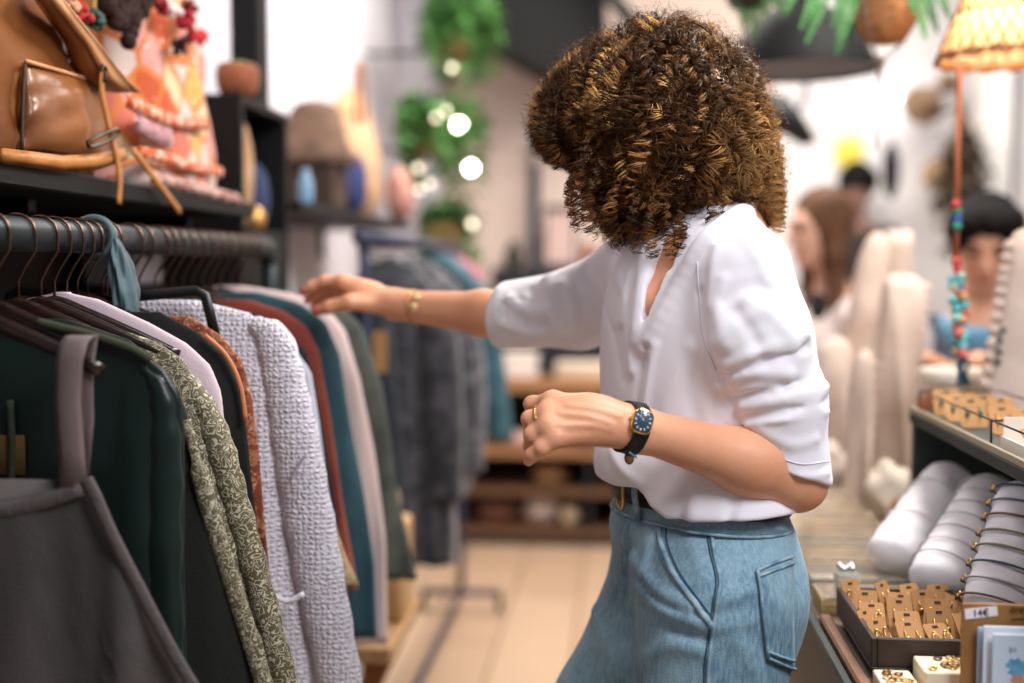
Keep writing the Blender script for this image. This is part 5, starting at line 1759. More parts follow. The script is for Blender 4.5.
# ---- kraft board with price label and greeting cards
kb = thing('kraft_board', 'kraft board with a white price label standing at the table front', 'sign', (.48, 1.345, TZ))
Yk = 1.345
lo_ = atY(957, 603, Yk); 
bx0, bz1 = lo_.x, atY(990, 599, Yk).z
out = []
for cx, cz, a0 in ((bx0 + .22, TZ + .003, -90), (bx0 + .22, bz1 - .008, 0), (bx0 + .008, bz1 - .008, 90), (bx0 + .008, TZ + .003, 180)):
    r = .008 if cz > 1 else .002
    for k in range(5):
        a = math.radians(a0 + k * 22.5); out.append(Vector((cx + r * math.cos(a), Yk, cz + r * math.sin(a))))
MB().prism(out, (0, .004, 0)).build('board', mat('brown kraft board', S(164, 118, 66), .75, col2=S(150, 104, 56), nscale=14, stretch=(4, 4, 1)), kb, smooth=False)
MB().prism([(bx0 + .05, Yk + .0045, TZ + .001), (bx0 + .18, Yk + .0045, TZ + .001), (bx0 + .18, Yk + .055, TZ + .001), (bx0 + .05, Yk + .055, TZ + .001)], (0, 0, .004)).build('foot', kraft_d, kb, smooth=False)
def text_mesh(body, size, name, m, par, M, ext=.0002):
    cu = bpy.data.curves.new(name, 'FONT'); cu.body = body; cu.size = size; cu.extrude = ext; cu.align_x = 'CENTER'; cu.align_y = 'CENTER'; cu.resolution_u = 3
    ob = bpy.data.objects.new('tmp_text', cu); COL.objects.link(ob)
    dg = bpy.context.evaluated_depsgraph_get(); me = bpy.data.meshes.new_from_object(ob.evaluated_get(dg))
    vs = [M @ v.co for v in me.vertices]; fs = [tuple(p.vertices) for p in me.polygons]
    bpy.data.objects.remove(ob); bpy.data.meshes.remove(me)
    if not vs: return None
    return link_mesh(name, [tuple(v) for v in vs], fs, m, par, smooth=False)
ink = mat('black ink', S(28, 24, 24), .7)
lab = [atY(px, py, Yk - .0008) for px, py in ((964.5, 609), (997, 606), (998, 615.5), (965.5, 619.5))]
MB().prism(lab, (0, .0005, 0)).build('price_label', mat('white label', S(240, 232, 236), .7), kb, smooth=False)
FX = Matrix(((1, 0, 0), (0, 0, -1), (0, 1, 0)))      # text plane facing the camera side
def TM(px, py, Y, rot=0): return Matrix.Translation(atY(px, py, Y)) @ (FX.to_4x4()) @ Matrix.Rotation(rot, 4, 'Z')
text_mesh('14€', .0108, 'price_text', ink, kb, TM(981, 613, Yk - .0015, .09))
text_mesh('drawings', .0112, 'board_text', mat('dark brown ink', S(74, 46, 28), .7), kb, TM(1028, 610, Yk - .0006, .03))
text_mesh('postcards of art', .0048, 'board_text', mat('dark brown ink', S(74, 46, 28), .7), kb, TM(1026, 619, Yk - .0006, .03))
blue = mat('pale blue card', S(206, 222, 238), .6)
whitec = mat('white greeting card', S(232, 238, 246), .6)
for i, (px, py, Y, lab_, m) in enumerate(((978, 627, 1.337, 'rear white greeting card on the kraft board', mat('grey blue card', S(176, 196, 218), .6)), (984, 626, 1.329, 'middle white greeting card on the kraft board', whitec), (993, 634, 1.321, 'front greeting card with a blue watercolour on the kraft board', blue))):
    t = thing('greeting_card', lab_, 'card', (atY(px, py, Y).x + .05, Y, TZ), 'greeting cards on the board')
    p = atY(px, py, Y)
    MB().box((p.x, Y, TZ + .001), (p.x + .13, Y + .0022, p.z), .0006).build('card', m, t, smooth=False)
    if i == 2:
        bl_ = MB()
        for q, (x, y, rx, ry) in enumerate(((1016, 665, .010, .007), (1024, 668, .009, .008), (1019, 672, .011, .004))):
            c = atY(x, y, Y - .0004)
            bl_.prism([c + Vector((rx * math.cos(k * PI / 9) * (1 + .2 * math.sin(k * 2.2)), -.0002 * q, ry * math.sin(k * PI / 9) * (1 + .2 * math.cos(k * 3.1)))) for k in range(18)], (0, .0003, 0))
        bl_.build('watercolour', mat('blue watercolour', S(120, 188, 214), .7, col2=S(84, 150, 190), nscale=60), t, smooth=False)
        c = atY(1018, 680, Y - .0008)
        MB().prism([c + Vector((.007 * math.cos(k * PI / 7) * (1 + .3 * math.sin(k * 3)), 0, .006 * math.sin(k * PI / 7))) for k in range(14)], (0, .0003, 0)).build('watercolour', mat('ochre watercolour', S(196, 142, 112), .7), t, smooth=False)
        text_mesh('2/1', .007, 'card_text', mat('grey blue ink', S(110, 124, 146), .7), t, TM(1013, 650, Y - .0008))

# ---- riser with wire tray over the table
rs_ = thing('table_riser', 'dark green shelf riser standing over the bracelet rolls', 'shelf', (.66, 1.62, TZ))
RZ1 = 1.125
MB().box((.488, 1.20, RZ1 - .018), (.86, 2.07, RZ1), .002).build('riser_board', tgreen, rs_, smooth=False)
MB().box((.492, 2.045, TZ + .0005), (.86, 2.065, RZ1 - .0185), .002).build('end_panel', tgreen, rs_, smooth=False)
MB().box((.62, 1.22, TZ + .0005), (.86, 1.24, RZ1 - .0185), .002).build('end_panel', tgreen, rs_, smooth=False)
MB().box((.488, 1.20, RZ1 + .0002), (.494, 2.07, RZ1 + .010), .001).build('front_lip', mat('worn grey wood', S(150, 138, 116), .7), rs_, smooth=False)
wt_ = MB()
for y in (1.25, 1.66, 2.05):
    wt_.tube([(.500, y, RZ1 + .002), (.500, y, RZ1 + .040)], .0016, 6); wt_.tube([(.500, y, RZ1 + .038), (.63, y, RZ1 + .038)], .0012, 6)
wt_.tube([(.500, 1.25, RZ1 + .038), (.500, 2.05, RZ1 + .038)], .0014, 6); wt_.tube([(.63, 1.25, RZ1 + .038), (.63, 2.05, RZ1 + .038)], .0014, 6)
wt_.build('wire_rail', blackm, rs_)
for k in range(14):
    y = 2.00 - .023 * k - .05 * (k > 6); dx = rt_.uniform(-.006, .006)
    if k < 9:
        earring_card('earring_card', 'kraft earring card on the riser, number %s from its far end' % ['one', 'two', 'three', 'four', 'five', 'six', 'seven', 'eight', 'nine'][k], .535 + (k % 3) * .028 + dx, y, RZ1 + .0012, .042, .048, -math.radians(rt_.uniform(25, 50)), rt_.uniform(-.5, .4), 'earring cards on the riser', 1 + (k % 3 == 0), kraft if k % 3 else kraft_d)
wbx = thing('white_card_box', 'white open box of kraft cards at the front of the riser', 'box', (.51, 1.53, RZ1))
m_ = MB()
bx = (.506, 1.42, .591, 1.64)
for q in (((bx[0], bx[1], RZ1 + .0005), (bx[2], bx[3], RZ1 + .003)), ((bx[0], bx[1], RZ1 + .003), (bx[0] + .003, bx[3], RZ1 + .020)), ((bx[2] - .003, bx[1], RZ1 + .003), (bx[2], bx[3], RZ1 + .020)), ((bx[0] + .003, bx[1], RZ1 + .003), (bx[2] - .003, bx[1] + .003, RZ1 + .020)), ((bx[0] + .003, bx[3] - .003, RZ1 + .003), (bx[2] - .003, bx[3], RZ1 + .045))):
    m_.box(*q)
m_.build('box_body', mat('white card box', S(226, 216, 202), .7), wbx, smooth=False)
for k in range(5):
    earring_card('earring_card', 'kraft card leaning in the white box on the riser, %s' % ['at its near end', 'second from its near end', 'in its middle', 'second from its far end', 'at its far end'][k], .545 + .012 * (k % 2), 1.435 + .035 * k, RZ1 + .0042, .040, .044, -math.radians(40 + 6 * (k % 3)), .3 * (-1) ** k, 'kraft cards in the white box', 2 if k == 3 else 1)
# ---- padded rolls of bracelets
rollm = mat('white padded cotton', S(234, 230, 236), .85, bump=.15, bscale=40, sheen=.1)
def roll(name, label, a, b, r, cords, grp, squash=.85, m=rollm):
    a = Vector(a); b = Vector(b); ax = (b - a); L = ax.length; ax.normalize()
    t = thing(name, label, 'display roll', a)
    u = ax.cross(ZU).normalized(); w = u.cross(ax)
    prof = [(0, .35), (.02, .75), (.06, .95), (.15, 1), (.85, 1), (.94, .95), (.98, .75), (1, .35)]
    rings = []
    for i in range(29):
        s = i / 28; k = float(np.interp(s, [p[0] for p in prof], [p[1] for p in prof]))
        rings.append([a + ax * L * s + (u * math.cos(q * PI / 14) + w * math.sin(q * PI / 14) * squash) * r * k * (1 + .025 * math.sin(s * 40 + q)) for q in range(28)])
    MB().loft(rings).build('padded_body', m, t)
    for i, (s, c, bead, w_) in enumerate(cords):
        o = a + ax * L * s
        n = 36; rr = r * 1.03 + .0018
        pts = [o + (u * math.cos(2 * PI * q / n) + w * math.sin(2 * PI * q / n) * squash) * (rr + .0012) for q in range(n)]
        bt = thing('bracelet', '%s cord bracelet, %s round %s' % (c, w_, label.split(',')[0]), 'bracelet', o, grp)
        col = {'teal': (66, 96, 110), 'brown': (120, 92, 78), 'olive': (132, 128, 96), 'grey blue': (104, 122, 138), 'pale green': (176, 196, 186), 'pale pink': (216, 196, 196), 'grey': (168, 166, 176), 'dark': (60, 60, 62)}[c]
        MB().tube(pts, .0016 if bead else .0011, 6, closed=True).build('cord', mat('cord ' + c, S(*col), .7), bt)
        if bead:
            side = -u * .86 + w * .5
            # bead sits on the aisle side of the roll
            p = o + (u * math.cos(2.55) + w * math.sin(2.55) * squash) * (rr + .003)
            MB().tube([p + ax * .0035 * math.cos(q * PI / 6) + (w * .7 + u * .7).normalized() * .0035 * math.sin(q * PI / 6) for q in range(12)], .0014, 6, closed=True).build('charm', brass, bt)
            for dq in (.0,):
                p2 = o + (u * math.cos(2.85) + w * math.sin(2.85) * squash) * (rr + .003)
                MB().ball(p2, .0036, 8, 6).build('bead', mat('dark bead', S(96, 70, 48), .35), bt)
    return t
pos8 = ['lowest', 'second lowest', 'third from the bottom', 'fourth from the bottom', 'fifth from the bottom', 'sixth from the bottom', 'topmost but one', 'topmost']
roll('bracelet_roll', 'plump white padded roll nearest the busts, with two faint cords', (.405, 1.83, TZ + .044), (.545, 2.00, TZ + .150), .043, [(.35, 'pale pink', 0, 'lower'), (.7, 'pale green', 0, 'upper')], 'bracelets on the first roll')
roll('bracelet_roll', 'middle white padded roll, ringed by thin pale cords', (.432, 1.675, TZ + .044), (.566, 1.845, TZ + .158), .044, [(.16, 'grey', 0, pos8[0]), (.28, 'pale pink', 0, pos8[1]), (.40, 'grey', 0, pos8[2]), (.52, 'pale green', 0, pos8[3]), (.64, 'grey', 0, pos8[4]), (.76, 'pale green', 0, pos8[6]), (.88, 'pale green', 0, pos8[7])], 'bracelets on the middle roll')
roll('bracelet_roll', 'tall white roll with beaded bracelets, leaning under the riser', (.474, 1.545, TZ + .040), (.548, 1.625, TZ + .198), .045, [(.10, 'brown', 1, pos8[0]), (.22, 'grey', 1, pos8[1]), (.34, 'teal', 1, pos8[2]), (.46, 'olive', 1, pos8[3]), (.57, 'olive', 1, pos8[4]), (.69, 'brown', 1, pos8[5]), (.80, 'grey blue', 1, pos8[6]), (.91, 'teal', 1, pos8[7])], 'bracelets on the tall roll')
roll('bracelet_roll', 'white roll with dark bracelets, standing on the riser', (.630, 1.56, RZ1 + .060), (.735, 1.66, RZ1 + .164), .046, [(.25, 'dark', 0, 'lowest'), (.40, 'dark', 1, 'middle'), (.56, 'grey blue', 0, 'upper')], 'bracelets on the upper roll')
blkp = MB().box((.540, 1.46, TZ + .0005), (.556, 1.50, TZ + .215), .002)
tagged(blkp.build('black_stand', mat('black card', S(28, 28, 30), .6), smooth=False), 'black upright stand between the kraft board and the tall roll', 'stand')

# ---- cream necklace busts
bustm = mat('cream carved wood', S(226, 206, 192), .75, col2=S(206, 184, 170), nscale=10, bump=.3, bscale=70)
def bust(name, label, Y, outline, th, lean=0.0, scallop=None, marks=None, m=bustm):
    P = [atY(px, py, Y) for px, py in outline]
    zmin = min(p.z for p in P)
    t = thing(name, label, 'display bust', (sum(p.x for p in P) / len(P), Y, zmin))
    pts = bez(P + [P[0]], 5)[:-1]
    c = sum(pts, Vector()) / len(pts)
    def sh(p): return p + Vector((0, (p.z - zmin) * lean, 0))
    rings = []
    for y, k in ((-th, .86), (-th * .7, .96), (0, 1), (th * .7, .96), (th, .86)):
        rings.append([sh(Vector((c.x + (p.x - c.x) * k, Y + y, max(zmin, c.z + (p.z - c.z) * (k if p.z > c.z else 1))))) for p in pts])
    MB().loft(rings).build('bust_body', m, t)
    if scallop:
        s_ = MB()
        Q = bez([atY(px, py, Y - th * .5) for px, py in scallop], 8)
        L = 0; last = Q[0]
        for q in Q:
            if (q - last).length > .017 or q is Q[0]:
                s_.ball(sh(q), (.013, .010, .011), 10, 7); last = q
        s_.build('scalloped_edge', m, t)
    if marks:
        b_ = MB()
        for px, py in marks: b_.ball(sh(atY(px, py, Y - th * .95)), .006, 8, 6)
        b_.build('beads', mat('dark teal beads', S(44, 66, 70), .4), t)
    return t
bz_ = TZ + .0005
def base_row(Y, px): 
    return proj((0, Y, bz_))[1]
def cap_row(Y, pts):
    r = [base_row(Y, 0)] 
    return [(px, min(py, proj(Vector((atY(px, py, Y).x, Y, bz_)))[1])) for px, py in pts]
bust('necklace_bust', 'tall rounded cream bust leaning beside the seated customer', 2.82, cap_row(2.82, [(838, 560), (842, 400), (850, 310), (858, 262), (868, 238), (880, 232), (888, 244), (886, 275), (878, 320), (872, 400), (874, 560)]), .03, scallop=[(886, 280), (877, 330), (873, 380)])
bust('necklace_bust', 'square topped cream bust behind the rounded one', 2.91, cap_row(2.91, [(880, 560), (882, 400), (884, 300), (884, 236), (888, 231), (908, 231), (912, 238), (910, 300), (910, 400), (912, 560)]), .03)
bust('necklace_bust', 'broad cream bust with a scalloped edge in the middle of the group', 2.62, cap_row(2.62, [(868, 580), (872, 470), (876, 380), (882, 300), (886, 278), (898, 274), (916, 276), (924, 290), (922, 340), (912, 420), (906, 500), (902, 580)]), .034, scallop=[(925, 288), (922, 330), (917, 370), (911, 420), (907, 470)])
bust('necklace_bust', 'short round cream bust half hidden behind her white sleeve', 2.76, cap_row(2.76, [(812, 570), (814, 430), (818, 360), (828, 340), (842, 338), (852, 352), (854, 400), (848, 480), (846, 570)]), .03)
bust('necklace_bust', 'small cream bust between the short round one and the broad one', 2.54, cap_row(2.54, [(842, 580), (846, 470), (850, 390), (856, 358), (866, 350), (873, 362), (872, 430), (866, 500), (864, 580)]), .03, scallop=[(874, 366), (871, 410), (866, 460)])
bust('necklace_bust', 'big cream bust with dark beads at the table corner beyond the riser', 2.30, cap_row(2.30, [(975, 600), (978, 440), (984, 390), (996, 320), (1004, 270), (1012, 236), (1030, 228), (1052, 232), (1060, 260), (1058, 360), (1054, 440), (1052, 600)]), .034, scallop=[(986, 384), (995, 330), (1003, 280), (1010, 246)], marks=[(1000, 340), (999, 352), (998, 362), (1003, 330)])
# cup stand, pouch, easel
cs_ = thing('cake_stand', 'round white pedestal stand behind the riser', 'stand', (.66, 2.42, TZ))
MB().lathe([(.0001, 0), (.062, 0), (.058, .010), (.036, .022), (.034, .20), (.040, .235), (.066, .262), (.072, .268), (.072, .284), (.066, .290), (.0001, .288)], (.66, 2.42, TZ + .0005), 30).build('pedestal', mat('white enamel metal', S(236, 226, 212), .5), cs_)
blob_bag('lace_pouch', 'white lace pouch sitting on the table before the busts', 'pouch', (.520, 2.34, TZ + .058), (.042, .040, .058), mat('white lace', S(236, 224, 208), .9, col2=S(220, 204, 184), nscale=30, bump=.8, bscale=70), .14, 12)
blob_bag('cotton_pouch', 'crumpled white cotton pouch behind her elbow', 'pouch', (.462, 2.70, TZ + .048), (.045, .035, .048), mat('white cotton cloth', S(238, 226, 216), .9, bump=.6, bscale=40), .14, 14)
ez = thing('small_easel', 'tiny wooden easel beside the lace pouch', 'easel', (.50, 2.22, TZ))
for a, b in (((.485, 2.23, TZ + .0065), (.505, 2.235, TZ + .06)), ((.525, 2.23, TZ + .0065), (.505, 2.235, TZ + .06)), ((.505, 2.275, TZ + .0065), (.505, 2.24, TZ + .055)), ((.482, 2.224, TZ + .018), (.528, 2.224, TZ + .018))):
    MB().tube([a, b], .005, 6).build('easel_bar', mat('chestnut wood', S(150, 100, 60), .6), ez)
# glass jar
MB().box((jx - .016, jy - .016 + .012, TZ + .026), (jx + .016, jy + .016 + .012, TZ + .060), .003).build('jar_body', mat('clear jar', S(226, 228, 222), .12, trans=.7, ior=1.2), bpy.data.objects['glass_jar'], smooth=False)
g_ = MB()
for k in range(8): g_.ball((jx + rt_.uniform(-.009, .009), jy + .012 + rt_.uniform(-.009, .009), TZ + .064 + rt_.uniform(-.002, .003)), .005, 7, 5)
g_.build('silver_pieces', sil_m, bpy.data.objects['glass_jar'])

# ---- hanging lamp of woven fibre with a beaded cord
LY = 2.18
lc = D(1006, 40, 2.2)
lamp = thing('pendant_lamp', 'glowing woven fibre pendant lamp above the riser', 'lamp', (lc.x, lc.y, D(1006, 66, 2.2).z))
zb_ = D(1006, 60, 2.2).z
shm = mat('woven fibre shade', S(226, 176, 136), .8)
nt, bs = nodes_of(shm)
tr_ = nt.nodes.new('ShaderNodeBsdfTranslucent'); tr_.inputs[0].default_value = (*S(250, 206, 160), 1)
mx_ = nt.nodes.new('ShaderNodeMixShader'); mx_.inputs[0].default_value = .6
out_ = nt.nodes['Material Output']
nt.links.new(bs.outputs[0], mx_.inputs[1]); nt.links.new(tr_.outputs[0], mx_.inputs[2]); nt.links.new(mx_.outputs[0], out_.inputs['Surface'])
def shade_pt(a, u): 
    r = .122 * (1 - u) ** .8 * .42 + .122 * .58 * (1 - u * .45)
    return Vector((lc.x + r * math.cos(a), lc.y + r * math.sin(a), zb_ + .19 * u))
rings = [[shade_pt(2 * PI * k / 40, i / 10) for k in range(40)] for i in range(11)]
MB().loft(rings, cap=False).build('lamp_shade', shm, lamp)
lat = MB()
fib = mat('brown fibre cord', S(150, 104, 62), .85)
for k in range(28):
    for s in (-1, 1):
        lat.tube([shade_pt(2 * PI * k / 28 + s * i * .11, i / 8) + (shade_pt(2 * PI * k / 28 + s * i * .11, i / 8) - Vector((lc.x, lc.y, zb_ + .19 * i / 8))).normalized() * .002 for i in range(9)], .0018, 5)
lat.build('lattice', fib, lamp)
rim = MB()
for q in range(3):
    rim.tube([shade_pt(2 * PI * k / 44, .0 + .02 * q) + Vector((0, 0, .004 * math.sin(k * 2.2 + q * 2))) for k in range(44)], .0035, 6, closed=True)
for u in (.44, .50): rim.tube([shade_pt(2 * PI * k / 44, u) * 1.0 for k in range(44)], .0030, 6, closed=True)
rim.build('woven_rim', fib, lamp)
MB().ball((lc.x - .01, lc.y - .02, zb_ + .075), .030, 16, 12).build('bulb', mat('lamp bulb', (1, .9, .7), .3, emit=(1, .80, .56), estr=60), lamp)
MB().tube([(lc.x, lc.y, zb_ + .105), (lc.x, lc.y, 3.195)], .003, 6).build('flex', blackm, lamp)
MB().tube([(lc.x, lc.y, zb_ + .10), (lc.x, lc.y, zb_ + .14)], .018, 12).build('socket', blackm, lamp)
for k in range(3):
    a = 2 * PI * k / 3; MB().tube([shade_pt(a, .9), Vector((lc.x, lc.y, zb_ + .14))], .002, 5).build('spider', blackm, lamp)
cd_ = thing('beaded_cord', 'copper cord ending in turquoise beads and a tassel, hanging from the lamp rim', 'cord', (D(959, 66, 2.16).x, D(959, 66, 2.16).y, D(962, 385, 2.16).z), None)
ctop = D(960, 62, 2.13); cbot = D(956, 268, 2.13)
MB().tube([ctop + Vector((.012, .012, .004)), ctop, ctop.lerp(cbot, .5) + Vector((-.001, 0, 0)), cbot], .0052, 8).build('copper_cord', mat('copper cord', S(176, 100, 66), .4, metal=.35), cd_)
bd = {}
rb_ = random.Random(21)
beadc = [((196, 50, 60), 205), ((52, 130, 96), 212), ((60, 80, 170), 219), ((60, 150, 120), 226), ((200, 70, 60), 262), ((210, 60, 60), 270)]
for (c, py) in beadc:
    MB().ball(D(957 + rb_.uniform(-1.5, 1.5), py, 2.122), .0085, 10, 8).build('bead', mat('bead %d %d' % (c[0], c[1]), S(*c), .35), cd_)
for k in range(46):
    py = 276 + k * 1.75; px = 957 + (py - 276) * .06 + rb_.uniform(-6, 6)
    c = rb_.choice([(84, 176, 182), (120, 200, 200), (70, 150, 160), (210, 170, 120), (150, 206, 190), (206, 96, 84)])
    MB().ball(D(px, py, 2.122 + rb_.uniform(-.008, .012)), rb_.uniform(.006, .0095), 8, 6).build('bead', mat('bead %d %d' % (c[0], c[1]), S(*c), .35), cd_)
ts = MB()
for k in range(24):
    a = D(963 + rb_.uniform(-3, 3), 350, 2.122); ts.tube([a, D(963 + rb_.uniform(-7, 7), 366, 2.122 + rb_.uniform(-.01, .01)), D(964 + rb_.uniform(-8, 8), 386, 2.122 + rb_.uniform(-.01, .01))], .0012, 4)
ts.build('tassel', mat('petrol thread', S(34, 96, 112), .8), cd_)

# ---- fern in a hanging basket, black pendant lamp
fc = D(886, 12, 2.35)
fp = thing('hanging_fern', 'fern in a wicker basket hanging on knotted cords', 'plant', (fc.x, fc.y, fc.z - .10))
MB().lathe([(.0001, -.062), (.030, -.060), (.052, -.035), (.062, .0), (.066, .045), (.070, .06), (.062, .06), (.056, .02), (.0001, .01)], fc, 26).build('basket', mat('orange wicker', S(196, 140, 88), .8, col2=S(150, 98, 58), nscale=40, bump=.8, bscale=110, stretch=(1, 1, 4)), fp)
kn_ = D(880, 62, 2.35)
hang = MB()
for k in range(4):
    a = PI / 4 + k * PI / 2; e = fc + Vector((.070 * math.cos(a), .070 * math.sin(a), .06))
    hang.tube(bez([e + Vector((0, 0, .5)) - Vector((.06 * math.cos(a), .06 * math.sin(a), 0)), e, fc + Vector((.05 * math.cos(a), .05 * math.sin(a), -.05)), kn_], 5), .0022, 6)
hang.tube([fc + Vector((0, 0, .55)), Vector((fc.x, fc.y, 3.197))], .003, 6)
hang.tube([kn_, D(879, 80, 2.35), D(877, 150, 2.35)], [.006, .0035, .002], 7); hang.ball(kn_, .010, 10, 8)
hang.build('cords', mat('taupe macrame cord', S(128, 112, 104), .9), fp)
fernm = mat('fern green', S(44, 104, 46), .5, col2=S(92, 158, 80), nscale=12)
rfn = random.Random(4)
def frond(p0, p1, p2, par, m=fernm):
    P = bez([p0, p1, p2], 12); mb = MB(); n = len(P)
    side0 = None
    for i in range(1, n):
        tn = (P[i] - P[i - 1]).normalized(); sd = tn.cross(Vector((rfn.uniform(-.1, .1), -1, .15))).normalized()
        L = .034 * math.sin(PI * min(1, .12 + .88 * i / n)) ** .7 * (1.15 - .5 * i / n)
        for k in (0, .5):
            b = P[i - 1].lerp(P[i], k)
            for s in (-1, 1):
                d = (sd * s + tn * .35).normalized()
                leaf(mb, b, d, Vector((.15, -1, .35)), L, .0062)
    mb.tube(P, .0012, 4)
    return mb.build('frond', m, par, smooth=False)
tips = [(806, 44), (800, 30), (836, 56), (848, 40), (832, 28), (905, 34), (926, 40), (938, 34), (916, 16), (786, 12), (860, -10), (950, 20), (762, 2), (870, 26)]
for px, py in tips:
    dd = rfn.uniform(-.09, .09); e = D(px, py, 2.35 + dd)
    c = fc + Vector((0, 0, .05)); mid = (c + e) / 2 + Vector((0, 0, .05 + .10 * abs(px - 886) / 100)) 
    frond(c, mid, e, fp)
fc2 = D(748, -14, 2.75)
fp2 = thing('hanging_fern', 'darker fern hanging behind the curly hair', 'plant', (fc2.x, fc2.y, fc2.z - .08))
MB().lathe([(.0001, -.05), (.04, -.048), (.06, 0), (.064, .05), (.058, .05), (.0001, .02)], fc2, 20).build('basket', mat('dark basket', S(70, 58, 46), .9), fp2)
MB().tube([fc2, Vector((fc2.x, fc2.y, 3.197))], .003, 6).build('cords', mat('taupe macrame cord', S(128, 112, 104), .9), fp2)
for px, py in ((738, 14), (744, 34), (756, 40), (768, 22), (776, 8), (730, -4), (786, 18)):
    e = D(px, py, 2.72); frond(fc2 + Vector((0, 0, .04)), (fc2 + e) / 2 + Vector((0, 0, .06)), e, fp2, mat('shaded fern', S(50, 82, 48), .6, col2=S(70, 104, 60), nscale=12))
pc0 = D(800, 72, 2.95)
pl = thing('pendant_lamp', 'wide black dome pendant lamp behind the curly hair', 'lamp', (pc0.x, pc0.y, pc0.z))
dome = [(.185, 0), (.182, .012), (.165, .055), (.135, .10), (.09, .14), (.045, .165), (.03, .20), (.03, .26), (.0001, .265)]
inner = [(.0001, .255), (.026, .19), (.040, .155), (.085, .132), (.130, .094), (.160, .05), (.178, .008)]
MB().lathe(inner[::1], pc0, 40, cap=False).build('inner_shade', mat('grey enamel', S(170, 172, 180), .5), pl)
MB().lathe(dome, pc0, 40, cap=False).build('outer_shade', mat('black enamel', S(14, 16, 17), .65, spec=.3), pl)
MB().tube([pc0 + Vector((0, 0, .26)), Vector((pc0.x, pc0.y, 3.197))], .004, 6).build('flex', blackm, pl)
# ------------------------------------------------------------------ back of the shop
# sales counter with shelves
bc_ = thing('sales_counter', 'low wooden counter with dark open shelves across the back', 'counter', (-.05, 6.0, 0))
cw = mat('honey counter wood', S(176, 130, 90), .55, col2=S(150, 106, 70), nscale=8, stretch=(1, 8, 8))
dkb = mat('dark shelf back', S(26, 26, 26), .8)
cx0, cx1, cy0, cy1 = -.95, .62, 5.80, 6.30
CZ = D(540, 383, 5.75).z
for z, th in ((CZ, .055), (D(540, 454, 5.75).z, .035), (D(540, 495, 5.75).z, .03), (D(540, 536, 5.75).z, .03)):
    MB().box((cx0, cy0, z - th), (cx1, cy1, z), .004).build('shelf_board', cw if z > .3 else mat('brown wood', S(104, 72, 50), .6), bc_, smooth=False)
MB().box((cx0, cy1 - .02, .0), (cx1, cy1, CZ - .056)).build('back_panel', dkb, bc_, smooth=False)
for x in (cx0, cx1 - .03, -.16): MB().box((x, cy0 + .01, 0), (x + .03, cy1 - .021, CZ - .056)).build('side_panel', dkb, bc_, smooth=False)
MB().box((cx0 + .03, cy0 + .02, 0), (cx1 - .031, cy0 + .05, D(540, 536, 5.75).z - .031)).build('plinth', dkb, bc_, smooth=False)
def stackcloth(name, label, px, z, w, d, n, cols, Y=5.98):
    x = D(px, 380, Y).x
    for k in range(n):
        m = mat('folded cloth %d %d' % (cols[k % len(cols)][0], cols[k % len(cols)][2]), S(*cols[k % len(cols)]), .85)
        o = MB().box((x - w + .004 * (k % 2), Y - d, z + .001 + k * .042), (x + w - .004 * (k % 2), Y + d, z + .0405 + k * .042), .012).build(name, m)
        tagged(o, label % ['bottom one', 'second from the bottom', 'third from the bottom', 'top one'][min(k, 3) if k < n - 1 else 3], 'cloth', label.split(',')[0] + ' pile')
stackcloth('folded_shirt', 'white folded shirt on the back counter, %s of the pile', 512, CZ, .13, .10, 3, [(236, 222, 214), (240, 230, 224)])
stackcloth('folded_jumper', 'cream folded jumper on the back counter, %s of the pile', 585, CZ, .15, .10, 2, [(222, 196, 170), (232, 214, 196)])
z3, z2, z1 = D(540, 536, 5.75).z, D(540, 495, 5.75).z, D(540, 454, 5.75).z
blob_bag('white_bundle', 'crumpled white bundle on the lowest counter shelf', 'bundle', (D(540, 520, 5.98).x, 5.98, z3 + .072), (.085, .10, .07), mat('white tissue', S(232, 214, 206), .85, bump=.5, bscale=30), .14, 20)
tagged(MB().ball((D(569, 525, 5.93).x, 5.93, z3 + .052), .05, 18, 12).build('cream_ball', mat('cream wool', S(244, 222, 184), .85, bump=.6, bscale=80)), 'round cream ball of wool on the lowest counter shelf', 'ball')
blob_bag('brown_bag', 'dim brown bag at the end of the lowest counter shelf', 'bag', (D(497, 522, 5.98).x, 5.98, z3 + .058), (.12, .10, .056), mat('brown suede', S(130, 88, 72), .9), .12, 22)
blob_bag('wicker_bowl', 'small wicker bowl on the middle counter shelf', 'bowl', (D(549, 485, 5.98).x, 5.98, z2 + .046), (.09, .08, .045), mat('tan wicker', S(202, 160, 112), .85), .06, 23)
blob_bag('turquoise_bag', 'turquoise cloth bag on the counter shelf below her hand', 'bag', (D(612, 450, 5.95).x, 5.95, z1 + .038), (.085, .08, .036), mat('turquoise cloth', S(120, 186, 206), .8), .08, 24)
blob_bag('pink_clutch', 'pale pink clutch on the upper counter shelf', 'bag', (D(528, 444, 5.95).x, 5.95, z1 + .040), (.13, .08, .038), mat('pale pink leather', S(226, 190, 178), .7), .05, 25)

# dark display dresser standing on the floor behind, to the side
dr = thing('dark_dresser', 'dark dresser with a tall post and open top at the back wall', 'dresser', (-.2, 6.32, 0))
dz = D(540, 262, 6.1).z
